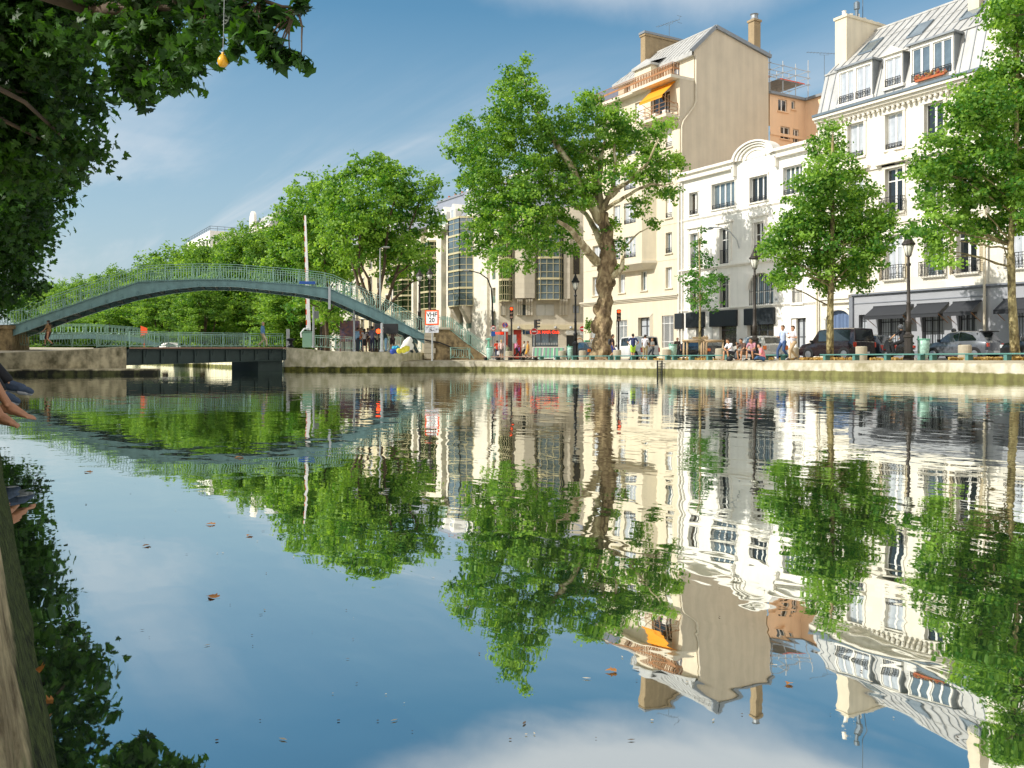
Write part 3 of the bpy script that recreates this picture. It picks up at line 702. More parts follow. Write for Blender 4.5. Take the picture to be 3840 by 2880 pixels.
# mansard: steep lower slope, shallow upper slope, with standing seams; real openings are dormers
y0, y1, y2 = -.15, .75, 4.6
mb = MB(); mb.quad((0, y0, HA+.2), (WA, y0, HA+.2), (WA, y1, MZ), (0, y1, MZ)); mb.quad((0, y1, MZ+.004), (WA, y1, MZ+.004), (WA, y2, RZ), (0, y2, RZ)); mb.quad((0, y2, RZ), (WA, y2, RZ), (WA, 9, 20.2), (0, 9, 20.2))
mb.poly([(0, y0, HA), (0, y1, MZ), (0, y2, RZ), (0, 9, 20.2), (0, 12, HA)]); mb.poly([(WA, y0, HA), (WA, y1, MZ), (WA, y2, RZ), (WA, 9, 20.2), (WA, 12, HA)])
x = .3; sm_ = MB()
while x < WA-.1:
    sm_.bar((x, y0-.02, HA+.22), (x, y1-.02, MZ), .045, .05); sm_.bar((x, y1, MZ+.03), (x, y2, RZ+.03), .045, .05); x += .62
mb.bar((0, y1-.04, MZ), (WA, y1-.04, MZ), .12, .1); mb.bar((0, y2, RZ+.04), (WA, y2, RZ+.04), .12)
for q in (.33, .66): mb.bar((0, y1+(y2-y1)*q, MZ+(RZ-MZ)*q+.02), (WA, y1+(y2-y1)*q, MZ+(RZ-MZ)*q+.02), .03, .02)
rf = A.part('roof', mb, 'zinc'); sm_.build('seam', M['zinc_dark'], rf)
def dormer(B, x0, x1, z0, z1, n, ped=False, flowers=False):
    yf = -.12; root = MB(); w = x1-x0; zt_ = z1+.22
    root.box(x0-.1, x0-.01, yf, 1.0, z0-.1, zt_); root.box(x1+.01, x1+.1, yf, 1.0, z0-.1, zt_); root.box(x0-.01, x1+.01, yf, 1.0, z1, zt_); root.box(x0-.2, x1+.2, yf-.05, .4, z0-.2, z0-.02)
    for i in range(1, n): xx = x0+w*i/n; root.box(xx-.09, xx+.09, yf-.002, .3, z0-.02, z1)
    d = B.part('dormer', root, 'white_trim')
    rr = MB()
    if ped: rr.prism([(x0-.3, zt_), (x1+.3, zt_), ((x0+x1)/2, zt_+.5)], yf-.15, 1.2, 'y')
    else: rr.box(x0-.28, x1+.28, yf-.18, 1.6, zt_, zt_+.12)
    
    for xa_ in (x0-.14, x1+.101): ck = MB(); ck.box(xa_, xa_+.039, yf+.06, 1.0, z0-.1, zt_); ck.build('dormer_cheek', M['zinc_dark'], d)
    
    rr.build('dormer_roof', M['zinc_dark'] if not ped else M['cream_trim'], d)
    for i in range(n):
        a = x0+w*i/n+(.09 if i else 0); b = x0+w*(i+1)/n-(.09 if i < n-1 else 0)
        f = B.window((a, b, z0, z1), 2, 0, glass='glass_curtain' if not flowers else 'glass_sky', hole=False, y=yf, depth=.08, parent=None)
        link('railing', rail_mesh(b-a, .5, 'fancy', 'iron'), f, (0, -.12, -.05))
zz0, zz1 = HA+.75, HA+2.75
dormer(A, cx[0]-1.2, cx[0]+1.2, zz0, zz1, 2)
dormer(A, cx[1]-.55, cx[1]+.55, zz0+.2, zz1-.1, 1, True)
dormer(A, cx[2]-.2-1.2, cx[2]+1.2, zz0, zz1, 2, False, True)
for px, py in ((3243, 177), (3428, 112), (3630, 40)):      # skylights
    u, t = on_v(px, 50.9); xx = uL-u; f = .32
    yc = y1+(y2-y1)*f; zc_ = MZ+(RZ-MZ)*f; d = Vector((0, y2-y1, RZ-MZ)).normalized(); nn = Vector((0, -(RZ-MZ), y2-y1)).normalized()
    a = Vector((xx-.55, yc, zc_))+nn*.06; mb = MB(); L_ = 1.5
    for p, q in ((a, a+d*L_), (a+Vector((1.1,0,0)), a+Vector((1.1,0,0))+d*L_), (a, a+Vector((1.1,0,0))), (a+d*L_, a+Vector((1.1,0,0))+d*L_)): mb.bar(p, q, .09, .12)
    sk = A.part('skylight', mb, 'gutter'); g = MB(); g.quad(a+nn*.02, a+Vector((1.1,0,0))+nn*.02, a+Vector((1.1,0,0))+d*L_+nn*.02, a+d*L_+nn*.02); g.build('pane', M['glass_sky'], sk)
def chimney(B, x0, x1, y0, y1, z0, z1, m, pots=4, along='y', pot='terracotta', potmat='white_trim'):
    mb = MB(); mb.box(x0, x1, y0, y1, z0, z1); mb.box(x0-.08, x1+.08, y0-.08, y1+.08, z1, z1+.18)
    c = B.part('chimney', mb, m)
    for i in range(pots):
        f = (i+.5)/pots; mb = MB(); h = random.uniform(.35, .6)
        cx_, cy = (x0+x1)/2 if along == 'y' else x0+(x1-x0)*f, y0+(y1-y0)*f if along == 'y' else (y0+y1)/2
        mb.lathe([(.15, z1+.17), (.13, z1+h), (.16, z1+h+.05)], cx_, cy, 8); mb.build('chimney_pot', M[potmat], c)
    return c
chimney(A, .0, .95, 1.7, 5.8, MZ-1, 23.2, 'beige_render', 6)
mb = MB(); mb.lathe([(.12, 23.3), (.12, 24.1), (.2, 24.15), (.2, 24.6), (.08, 24.7)], .5, 3.3, 8); mb.tube([(.6, 3.8, 23.3), (.6, 3.8, 26.5)], .03, 5); A.part('roof_vent', mb, 'gutter')
xx = A.x(3530); chimney(A, xx, xx+.7, 2.6, 8, 20, 24.9, 'beige_render', 3)
# shop front
X3, X4 = A.x(3200), WA
shops = [A.r(3297, 3415, 1150, 1270), A.r(3462, 3546, 1150, 1262), A.r(3598, 3668, 1150, 1255)]
SH = []
for a, b, c, d in shops: SH.append((a, b, .85, 2.75))
sm = A.r(3225, 3255, 1150, 1224); SH.append((sm[0], sm[1], .95, 2.9))
A.wall(X3, X4, 0, 4.05, 'grey_paint', holes=SH, depth=.3, y=-.12, name='shop_front')
band(A, X3, X4, 4.05, .2, .3, 'grey_paint_trim', 'shop_cornice', 2, False); band(A, X3, X4, 3.6, .05, .16, 'grey_paint_trim', 'shop_cornice', 1, False)
mb = MB(); mb.box(X3, X4, -.2, -.118, 0, .55); mb.box(X3-.14, X3+.14, -.26, -.1, 0, 4.05); A.part('plinth', mb, 'grey_paint_trim')
for i, (a, b, c, d) in enumerate(SH):
    f = A.window((a, b, c, d), 3 if i < 3 else 1, (.8,), 'frame_dark', 'glass_curtain', hole=False, y=-.12, depth=.25)
    mb = MB(); w = b-a; n = int(w/.16)
    for k in range(n+1): x = -w/2+.03+(w-.06)*k/n; mb.bar((x, -.18, 0), (x, -.18, d-c), .022)
    for z in (.12, (d-c)*.45, (d-c)-.12): mb.bar((-w/2, -.18, z), (w/2, -.18, z), .03)
    mb.build('window_bars', M['iron'], f)
def awning(B, x0, x1, z, drop, out, m='awning_black', yb=-.14, val=.22):
    mb = MB(); yo = yb-out; mb.quad((x0, yb, z), (x1, yb, z), (x1, yo, z-drop), (x0, yo, z-drop)); mb.quad((x0, yo, z-drop), (x1, yo, z-drop), (x1, yo-.01, z-drop-val), (x0, yo-.01, z-drop-val))
    mb.add([(x0, yb, z), (x0, yo, z-drop), (x0, yb, z-drop*1.0)], [(0,1,2)]) if False else None
    mb.bar((x0-.02, yb-.02, z), (x1+.02, yb-.02, z), .09); mb.bar((x0, yo, z-drop), (x1, yo, z-drop), .04)
    a = B.part('awning', mb, m)
    mb = MB()
    for x in (x0+.05, x1-.05): mb.bar((x, yo, z-drop), (x, yb, z-drop-.55), .03)
    mb.build('awning_arm', M['rail_brown'], a); return a
for a, b, c, d in SH[:3]: awning(A, a-.28, b+.28, 3.35, .62, 1.0)
# the arched gate with its blue doors
ga, gb, gc, gd = A.r(3100, 3192, 1158, 1345); gc = 0
mb = MB(); mb.box(ga+.02, (ga+gb)/2-.01, .2, .28, 0, gd-.02); mb.box((ga+gb)/2+.01, gb-.02, .2, .28, 0, gd-.02)
for k in range(6): x = ga+.2+(gb-ga-.4)*k/5; mb.box(x-.03, x+.03, .17, .2, .1, gd-.3)
A.part('gate', mb, 'wood_blue')
mb = MB(); n = 12; pr = [(ga-.25, gd-.7)]+[((ga+gb)/2-math.cos(PI*i/n)*((gb-ga)/2+.22), gd-.62+math.sin(PI*i/n)*.72) for i in range(n+1)]+[(gb+.25, gd-.7)]
inn = [((ga+gb)/2-math.cos(PI*i/n)*((gb-ga)/2-.02), gd-.7+math.sin(PI*i/n)*.62) for i in range(n+1)]
for i in range(n): mb.add([(inn[i][0], -.12, inn[i][1]), (inn[i+1][0], -.12, inn[i+1][1]), (pr[i+2][0], -.12, pr[i+2][1]), (pr[i+1][0], -.12, pr[i+1][1]), (inn[i][0], .16, inn[i][1]), (inn[i+1][0], .16, inn[i+1][1]), (pr[i+2][0], .0, pr[i+2][1]), (pr[i+1][0], .0, pr[i+1][1])], [(0,1,2,3), (0,1,5,4), (3,2,6,7)])
for i in range(n): mb.quad((inn[i][0], .16, inn[i][1]), (inn[i+1][0], .16, inn[i+1][1]), (inn[i+1][0], .16, gd+.05), (inn[i][0], .16, gd+.05))
mb.box(ga-.25, ga-.01, -.12, 0, 0, gd-.62); mb.box(gb+.01, gb+.25, -.12, 0, 0, gd-.62); mb.box(ga-.4, X3-.15, -.3, 0, 4.0, 4.24); mb.box(ga-.4, X3-.15, -.2, 0, 3.75, 4.0)
A.part('gate_arch', mb, 'cream_trim')
mb = MB(); mb.bar((WA-.02, -.3, 0), (WA-.02, -.3, 15.3), .11); A.part('drainpipe', mb, 'pipe')
mb = MB(); mb.bar((.08, -.2, 0), (.08, -.2, 15.3), .1); A.part('drainpipe', mb, 'pipe')
mb = MB(); fx = cx[2]
for k in range(40): mb.ball((fx-1.1+2.1*random.random(), -.32+random.uniform(-.05, .05), HA+.75+random.random()*.28), random.uniform(.05, .1), 5, 4)
fl = tag(A.part('flowers', mb, 'flower_mix'), kind='stuff'); mb = MB(); mb.box(fx-1.0, fx+.9, -.38, -.25, HA+.62, HA+.76); mb.build('planter', M['terracotta'], fl)

# ======== A2: continues at the right edge
u2 = on_v(3705, 49)[0]; A2 = Bld('end_building', 49, u2, 'tall cream building with bare grey party wall at the right edge, second grey shop front')
for c in (1.9, 4.6, 7.3, 10):
    for z0, z1 in ((5.0, 7.75), (9.15, 11.9), (13.1, 15.3), (17, 19.0)):
        A2.window((c-.65, c+.65, z0, z1), 2, (.74,), glass='glass_dark', rail='fancy', rh=.85, proj=.3 if z0 < 12 else 0)
A2.trim(A2.holes, 'cream_trim', .25, .15, .1, .06); A2.wall(.02, 12, 4.25, 22.8, 'cream'); body_box(A2, .02, 12, .01, 12, 0, 22.8, 'tan_gable', 'party_wall')
A2.wall(.02, 12, 0, 4.05, 'grey_paint', holes=[(1.3, 4.3, .85, 2.75), (6, 9, .85, 2.75)], y=-.12, depth=.3, name='shop_front'); band(A2, .02, 12, 4.05, .2, .3, 'grey_paint_trim', 'shop_cornice', 2, False)
for a, b in ((1.3, 4.3), (6, 9)):
    f = A2.window((a, b, .85, 2.75), 3, (.8,), 'frame_dark', 'glass_curtain', hole=False, y=-.12, depth=.25); awning(A2, a-.3, b+.3, 3.35, .62, 1.0)
    mb = MB()
    for k in range(19): x = -1.47+2.94*k/18; mb.bar((x, -.18, 0), (x, -.18, 1.9), .022)
    mb.build('window_bars', M['iron'], f)
mb = MB(); mb.box(0, 12, -.3, 12, 22.8, 23.1); A2.part('roof', mb, 'zinc')

# ======== B: white three storey house with a curved pediment
uB = on_v(2550, 49)[0]; B = Bld('white_house', 49, uB, 'low white rendered building with arched pediment between the tall beige block and the mansard building')
WB = uB-42.07; HB = 14.85
def br(xl, xr, z0, z1): q = B.r(xl, xr, 900, 950); return (q[0], q[1], z0, z1)
zf = lambda px, py: B.z(px, py)
r4 = (zf(2600, 777), zf(2600, 697)); print('B rows', r4, WB)
B.window(br(2586, 2618, 12.1-.6, 13.25), 2, 0, glass='glass_dark', rail='plain', rh=.35)
w = br(2670, 2756, 11.55, 13.5); B.window(w, 4, 0, glass='glass_sky', rail='plain', rh=.35)
B.window(br(2812, 2878, 11.5, 13.35), 3, 0, glass='glass_dark', rail='plain', rh=.35)
B.window(br(2938, 3010, 11.55, 13.5), 4, 0, glass='glass_sky', rail='plain', rh=.35)
for a, b in ((2590, 2618), (2699, 2733), (2828, 2864), (2972, 3008)):
    B.window(br(a, b, 7.3, 10.0), 2, (.68,), glass='glass_dark', rail='bars', rh=1.05)
for a, b in ((2590, 2618), (2699, 2733), (2972, 3010)):
    B.window(br(a, b, 3.9, 6.35), 2, (.75,), glass='glass_dark', rail='bars', rh=2.2 if a == 2699 else .9, shut='closed' if a == 2972 else None)
hb = list(B.holes)
arch = br(2808, 2900, 4.0, 6.3)
shopB = [br(2583, 2640, 0.05, 3.05), br(2672, 2762, .05, 3.05), br(2802, 2902, .05, 2.9), br(2966, 3022, .05, 2.9)]
B.trim(hb, 'white_trim', .14, .1, .09, .05)
B.wall(0, WB, 0, HB, 'white_render', holes=hb+[(arch[0], arch[1], arch[2], arch[3])]+shopB, depth=.35)
body_box(B, .01, WB-.01, .01, 9, 0, HB, 'white_render'); mb = MB(); mb.quad((0, .02, HB-.1), (WB, .02, HB-.1), (WB, 9, HB-.1), (0, 9, HB-.1)); B.part('roof', mb, 'zinc')
# arched window: spandrel fills the square opening down to a half round, plus moulding
xa, xb, za, zb = arch; c = (xa+xb)/2; R_ = (xb-xa)/2; zs = zb-R_*.95; mb = MB(); n = 16
P_ = [(c-math.cos(PI*i/n)*R_, zs+math.sin(PI*i/n)*R_*.95) for i in range(n+1)]
for i in range(n): mb.quad((P_[i][0], -.003, P_[i][1]), (P_[i+1][0], -.003, P_[i+1][1]), (P_[i+1][0], -.003, zb), (P_[i][0], -.003, zb)); mb.quad((P_[i][0], -.003, P_[i][1]), (P_[i+1][0], -.003, P_[i+1][1]), (P_[i+1][0], .3, P_[i+1][1]), (P_[i][0], .3, P_[i][1]))
O_ = [(c-math.cos(PI*i/n)*(R_+.28), zs+math.sin(PI*i/n)*(R_*.95+.28)) for i in range(n+1)]; I_ = [(c-math.cos(PI*i/n)*(R_+.02), zs+math.sin(PI*i/n)*(R_*.95+.02)) for i in range(n+1)]
for i in range(n):
    a_, b_, c_, d_ = I_[i], I_[i+1], O_[i+1], O_[i]
    mb.add([(a_[0], -.09, a_[1]), (b_[0], -.09, b_[1]), (c_[0], -.09, c_[1]), (d_[0], -.09, d_[1]), (a_[0], 0, a_[1]), (b_[0], 0, b_[1]), (c_[0], 0, c_[1]), (d_[0], 0, d_[1])], [(0,1,2,3), (0,1,5,4), (3,2,6,7)])
B.part('arch_moulding', mb, 'white_trim')
f = B.window((xa, xb, za, zb), 4, (.42,), glass='glass_dark', hole=False, depth=.32)
mb = MB(); ww = xb-xa
for k in range(13): x = -ww/2+ww*k/12; mb.bar((x, -.26, 0), (x, -.26, max(.3, zs-za+math.sqrt(max(0, R_*R_-x*x))*.95)), .022)
for z in (.1, 1.0): mb.bar((-ww/2, -.26, z), (ww/2, -.26, z), .03)
mb.build('window_bars', M['iron'], f)
# ground floor: boarded fascias over dark shop openings, and a door
for i, (a, b, c_, d) in enumerate(shopB):
    if i < 3:
        B.window((a+.02, b-.02, c_, d-.02), [2, 1, 3][i], (.75,), 'frame_dark', 'glass_dark', hole=False, depth=.32)
        mb = MB(); mb.bbox(a-.15, b+.15, -.22, -.02, 2.55, 3.75, .02); B.part('fascia', mb, 'fascia_black')
    else: B.window((a+.4, b-.02, c_, d-.02), 2, (.55,), 'frame_dark', 'glass_curtain', hole=False, depth=.32)
mb = MB(); mb.bbox(.02-.45, .02+.45, -.24, -.03, 2.5, 3.75, .02); B.part('fascia', mb, 'fascia_black')
for a, w_, y_, z_ in ((shopB[1][0], .7, .03, 2.54), (shopB[0][0], .8, .03, 2.54), (shopB[3][0], .38, .1, 2.86)): mb = MB(); mb.box(a+.02, a+w_, y_, .3, .06, z_); B.part('shop_pier', mb, 'white_trim')
for z, h_, p in ((3.82, .16, .12), (7.0, .2, .22), (11.05, .14, .1)): band(B, 0, WB, z, h_, p, 'white_trim', 'string_course', 2, False)
for a, b in ((2699, 2733), (2828, 2864), (2590, 2618)):
    mb = MB(); q = br(a, b, 10.55, 10.7); mb.box(q[0]-.45, q[1]+.45, -.16, -.002, 10.4, 10.55); mb.box(q[0]-.3, q[0]-.15, -.08, -.002, 7.5, 10.4); mb.box(q[1]+.15, q[1]+.3, -.08, -.002, 7.5, 10.4); B.part('window_hood', mb, 'white_trim')
for z in (.6, 1.1, 1.6, 2.1, 2.6, 3.1): pass
# cornice broken by the curved pediment
pa, pb = B.x(2757), B.x(2915); pc = (pa+pb)/2; pr_ = (pb-pa)/2
for x0, x1 in ((0, pa), (pb, WB)): mb = MB(); mb.box(x0, x1, -.3, 0, HB-.55, HB-.42); mb.box(x0, x1, -.18, 0, HB-.42, HB-.1); mb.box(x0, x1, -.4, .3, HB-.1, HB+.1); B.part('cornice', mb, 'white_trim')
mb = MB(); mb.box(pa-.1, pa+.12, -.3, 0, 13.7, HB-.3); B.part('pier', mb, 'white_trim'); mb = MB(); mb.box(pb-.12, pb+.1, -.3, 0, 13.7, HB-.3); B.part('pier', mb, 'white_trim')
mb = MB(); n = 20; hh = 1.22
def arc(rx, rz, i): return (pc-math.cos(PI*i/n)*rx, HB-.1+math.sin(PI*i/n)*rz)
mb.prism([arc(pr_-.1, hh-.15, i) for i in range(n+1)], -.03, .5, 'y')
for k, (r1, r0, yo) in enumerate(((1.0, .9, -.42), (.88, .78, -.3), (.76, .66, -.18), (.5, .44, -.1))):
    for i in range(n):
        a_, b_ = arc(pr_*r0, hh*r0, i), arc(pr_*r0, hh*r0, i+1); c_, d_ = arc(pr_*r1, hh*r1, i+1), arc(pr_*r1, hh*r1, i)
        mb.add([(p[0], yo, p[1]) for p in (a_, b_, c_, d_)]+[(p[0], .5 if k == 0 else -.03, p[1]) for p in (a_, b_, c_, d_)], [(0,1,2,3), (0,1,5,4), (3,2,6,7)])
B.part('curved_pediment', mb, 'white_trim')
mb = MB(); mb.bar((-.02, -.12, 0), (-.02, -.12, 14.2), .12); mb.bar((.35, -.12, 0), (.35, -.12, 14.2), .09); B.part('drainpipe', mb, 'white_trim')
mb = MB(); q = B.r(2754, 2775, 850, 930); ps = [(q[1], -.1, zf(2781, 930)), (q[1], -.3, zf(2781, 900)), (q[1]-.3, -.7, zf(2775, 870)), (q[1]-.9, -1.1, zf(2745, 856)), (q[0]-1.0, -1.2, zf(2725, 856))]
mb.tube(ps, .045, 6); e = ps[-1]; mb.ball((e[0]-.25, e[1], e[2]-.03), .25, 8, 5, (1.2, .6, .5)); wl = B.part('wall_lamp', mb, 'galv')
text_mesh('14', .28, M['black_text'], 'house_number', B.root, (B.x(2912), -.06, 3.95+.35)); mb = MB(); x = B.x(2912); mb.box(x-.24, x+.24, -.05, -.002, 4.1, 4.5); B.part('number_plate', mb, 'sign_white')

# ======== C: tall beige block with the blank tan gable
uC = on_v(2188, 49)[0]; C = Bld('beige_apartment_block', 49, uC, 'tallest beige apartment block with blank tan gable wall and orange awning')
WCc = uC-uB-.02; u2_, _ = on_v(2550, 49)
def cr_(xl, xr, z0, z1, v=49): q = C.r(xl, xr, 900, 950, v); return (q[0], q[1], z0, z1)
HC1 = C.z(2480, 440); print('C', WCc, 'ledge', C.z(2400, 455), C.z(2540, 430), 'top balc', C.z(2470, 300), C.z(2590, 275))
Z = [5.35, 8.2, 11.1, 14.0, 16.9, 19.65, 22.2, 25.6]
# plain facade (left part hidden by the tree, right column by the drainpipe)
colx = [cr_(2222, 2252, 0, 1), cr_(2496, 2520, 0, 1)]
for k in range(0, 6):
    z = Z[k]
    for j, q in enumerate(colx):
        C.window((q[0], q[1], z+.55, z+2.25), 2, 0, glass='glass_dark' if k % 2 else 'glass_curtain', shut='closed' if (j == 1 and k in (2, 4)) else None, rail='plain' if k else None, rh=.4)
gw = [cr_(2320, 2344, Z[0]+.55, Z[0]+2.2), cr_(2404, 2426, Z[0]+.55, Z[0]+2.2)]
for q in gw: C.window(q, 2, 0, glass='glass_dark', shut='open' if False else None)
gd_ = [cr_(2397, 2440, .0, 3.6), cr_(2482, 2526, 1.0, 3.65), cr_(2310, 2352, 1.0, 3.5), cr_(2215, 2255, 1, 3.5)]
hc = list(C.holes); C.trim(hc, 'beige_trim', 0, 0, .1, .06)
C.wall(0, WCc, 0, Z[6]-2.6+.0, 'beige_render', holes=hc+gd_, depth=.22)
C.window(gd_[0], 2, (.8,), 'frame_dark', 'glass_dark', hole=False)
for q in gd_[1:]:
    f = C.window(q, 2, 0, 'frame_white', 'glass_dark', hole=False); mb = MB(); w = q[1]-q[0]
    for k in range(11): x = -w/2+w*k/10; mb.bar((x, -.16, 0), (x, -.16, q[3]-q[2]), .03)
    mb.bar((-w/2, -.16, .5), (w/2, -.16, .5), .04); mb.bar((-w/2, -.16, 2.0), (w/2, -.16, 2.0), .04)
    mb.build('window_bars', M['sign_white'], f)
mb = MB(); a, b, c_, d = gd_[0]
for k, o in enumerate((.3, .2, .1)): mb.box(a-o, a-o+.09, -.04-.04*k, .002, 0, d+o); mb.box(b+o-.09, b+o, -.04-.04*k, .002, 0, d+o); mb.box(a-o, b+o, -.04-.04*k-.002, .002, d+o-.09, d+o)
C.part('door_surround', mb, 'beige_trim')
band(C, -.25, WCc, Z[0]-.35, .35, .3, 'beige_trim', 'cornice', 3, False)
for z in Z[1:6]: band(C, 0, WCc, z-.02, .05, .02, 'tan_gable', 'string_course', 1, False)
# projecting bay from the first to the sixth floor: front and two canted sides
bx0, bx1, bx2, bx3 = C.x(2262), C.x(2296), C.x(2407, 48), C.x(2462, 49)
bz0, bz1 = Z[1]-.1, Z[6]-2.6; pj = -1.0
bw = []
for k in range(1, 6):
    z = Z[k]; a, b = C.x(2340, 48), C.x(2384, 48)
    if k < 5: bw.append((a, b, z+.5, z+2.3))
    a2, b2 = C.x(2300, 48), C.x(2326, 48)
    if k < 5: bw.append((a2, b2, z+.5, z+2.3))
C.wall(bx1, bx2, bz0, bz1, 'beige_render', holes=bw, y=pj, name='bay_front', depth=.18)
for i, q in enumerate(bw): C.window(q, 3 if i % 2 == 0 else 2, 0, glass='glass_curtain', hole=False, y=pj, depth=.15, rail='plain', rh=.35)
mb = MB(); mb.quad((bx2, pj, bz0), (bx3, 0, bz0), (bx3, 0, bz1), (bx2, pj, bz1)); mb.quad((bx1, pj, bz0), (bx0, 0, bz0), (bx0, 0, bz1), (bx1, pj, bz1)); C.part('bay_side', mb, 'beige_render')
mb = MB(); lo = [(bx0+.3, 0, bz0-.45), (bx1+.25, pj+.45, bz0-.45), (bx2-.25, pj+.45, bz0-.45), (bx3-.3, 0, bz0-.45)]; hi = [(bx0-.1, 0, bz0), (bx1-.05, pj-.12, bz0), (bx2+.1, pj-.12, bz0), (bx3+.12, 0, bz0)]; h2 = [(x, y, z+.2) for x, y, z in hi]
for a_, b_ in ((lo, hi), (hi, h2)):
    for i in range(3): mb.quad(a_[i], a_[i+1], b_[i+1], b_[i])
mb.poly(lo); mb.poly([(x, y, z+.001) for x, y, z in h2]); C.part('bay_base', mb, 'beige_trim')
# ledge and upper floors: floor 7 flush, top floor set back 2 m
ZL = bz1; Y6 = 0
sixth = [cr_(2312, 2340, ZL+.7, ZL+2.5), cr_(2381, 2413, ZL+.7, ZL+2.5), cr_(2440, 2512, ZL+.25, ZL+2.6)]
band(C, 0, WCc, ZL-.12, .2, .12, 'beige_trim', 'ledge', 1, False)
XU = C.x(2262)
C.wall(XU, WCc, ZL, ZL+3.1, 'beige_render', holes=sixth, y=.0, name='upper_wall')
for i, q in enumerate(sixth[:2]): C.window(q, 2, 0, hole=False, shut='closed')
C.window(sixth[2], 3, 0, hole=False, glass='glass_dark')
# small balcony with plants under the orange awning
ba, bb = C.x(2435), WCc-.25; mb = MB(); mb.prism([(ba, ZL), (bb, ZL), (bb+.05, ZL+.22), (ba-.05, ZL+.22)], -1.25, 0, 'y'); bal = C.part('balcony', mb, 'beige_trim')
link('railing', rail_mesh(bb-ba, .95, 'plain', 'rail_brown', 1.2), bal, ((ba+bb)/2, 0, ZL+.22))
awx0, awx1 = ba+.35, bb-.3; aw = awning(C, awx0, awx1, ZL+3.0, 1.25, 1.35, 'awning_orange', -.02, .2)
mb = MB(); mb.mi = 0
for k in range(3): x = ba+.6+k*(bb-ba-1.1)/2; mb.box(x-.2, x+.2, -1.05, -.7, ZL+.22, ZL+.6)
mb.build('planter', M['white_trim'], bal)
# top floor
ZT = ZL+3.1; YT = 1.5; HT = 25.95-.76; W2 = WCc
mb = MB(); mb.box(XU-.5, W2+.02, -.75, YT, ZT, ZT+.25); mb.box(W2*.62, W2+.021, -.95, -.74, ZT, ZT+.25); tb = C.part('balcony', mb, 'beige_trim')
link('railing', rail_mesh(W2-XU+.3, 1.0, 'board', 'rail_brown', .72), tb, ((W2+XU)/2-.2, 0, ZT+.25))
mb = MB()
for k in range(26): x = W2*.62+(W2*.38)*k/25; mb.bar((x, -.66, ZT+.3), (x+.05, -.66, ZT+1.2), .05)
mb.build('reed_screen', M['rail_brown'], tb)
tw = [(4.2, 5.1, ZT+.25, ZT+2.3), (6.3, 7.2, ZT+.25, ZT+2.3), (10.6, 11.7, ZT+.25, ZT+2.3)]
C.wall(XU+.3, W2, ZT+.25, HT, 'beige_render', holes=tw, y=YT, name='attic_wall', depth=.2)
for i, q in enumerate(tw): C.window(q, 2, 0, hole=False, y=YT, glass='glass_dark', shut='closed' if i == 1 else None)
mb = MB(); mb.box(7.0, 9.2, .5, YT, ZT+.25, HT+.1); C.part('stair_bay', mb, 'beige_render')
YR, YB, ZR = 3.8, 10.0, 28.35-.76; ZB = 26.95-.76
mb = MB(); e = .35
mb.quad((XU-.2, YT-e, HT-.1), (W2+.15, YT-e, HT-.1), (W2+.15, YR, ZR), (XU+3, YR, ZR)); mb.quad((XU+3, YR, ZR), (W2+.15, YR, ZR), (W2+.15, YB, ZB), (XU-.2, YB, ZB)); mb.add([(XU-.2, YT-e, HT-.1), (XU+3, YR, ZR), (XU-.2, YB, ZB)], [(0,1,2)])
mb.quad((XU-.2, YT-e, HT-.1), (W2+.15, YT-e, HT-.1), (W2+.15, YT-e, HT-.42), (XU-.2, YT-e, HT-.42)); mb.quad((XU-.2, YT-e, HT-.42), (W2+.15, YT-e, HT-.42), (W2+.15, YT, HT-.42), (XU-.2, YT, HT-.42))
x = XU+.5
while x < W2: t_ = min(1, max(.1, (x-XU+.2)/3.2)); mb.bar((x, YT-e, HT-.07), (x, YT-e+(YR-YT+e)*t_, HT-.07+(ZR-HT+.1)*t_), .05); x += .6
mb.bar((XU+3, YR, ZR+.03), (W2+.15, YR, ZR+.03), .12)
mb.add([(6.8, .3, HT+.1), (9.4, .3, HT+.1), (9.4, YT+.9, HT+.9), (6.8, YT+.9, HT+.9), (8.1, .9, HT+.75)], [(0,1,4), (1,2,4), (2,3,4), (3,0,4)]); mb.box(6.8, 9.4, .3, YT, HT-.1, HT+.1)
C.part('roof', mb, 'zinc')
# gable (side wall facing the white house) with coping
gx = W2+.005; mb = MB(); mb.poly([(gx, YT, ZT-.1), (gx, YT, HT+.0), (gx, YR, ZR-.12), (gx, YB, ZB-.15), (gx, YB, 0), (gx, 0, 0), (gx, 0, ZT+.2), (gx, YT-.001, ZT+.2)])
mb.poly([(XU+.3, YT, ZT), (XU+.3, YT, HT), (XU+.3, YB, HT), (XU+.3, YB, ZL), (XU+.3, 0, ZL), (XU+.3, 0, ZT)]); mb.poly([(0, 0, 0), (0, YB, 0), (0, YB, ZL), (0, 0, ZL)]); mb.quad((0, 0, ZL-.01), (XU+.3, 0, ZL-.01), (XU+.3, YB, ZL-.01), (0, YB, ZL-.01)); mb.quad((0, YB, 0), (gx, YB, 0), (gx, YB, ZB-.15), (0, YB, ZB-.15))
C.part('gable_wall', mb, 'tan_gable')
mb = MB(); mb.bar((gx+.08, YT-e, HT-.05), (gx+.08, YR, ZR), .22, .3); mb.bar((gx+.08, YR, ZR), (gx+.08, YB+.2, ZB), .22, .3); C.part('coping', mb, 'zinc_dark')
mb = MB(); mb.tube([(W2+.11, YT+.12, HT-.4), (W2+.11, YT+.12, ZL+1.5), (W2+.11, YT-.1, ZL+1.0), (W2+.11, .3, ZL-.3), (W2+.11, .12, ZL-.8), (W2+.11, .12, 0)], .085, 7); C.part('drainpipe', mb, 'pipe', smooth=True)
chimney(C, 5.2, 5.85, 2.6, 7.4, 24.5, 29.0, 'brick', 0); mb = MB(); mb.box(5.1, 5.95, 2.45, 7.6, 29.2, 29.4)
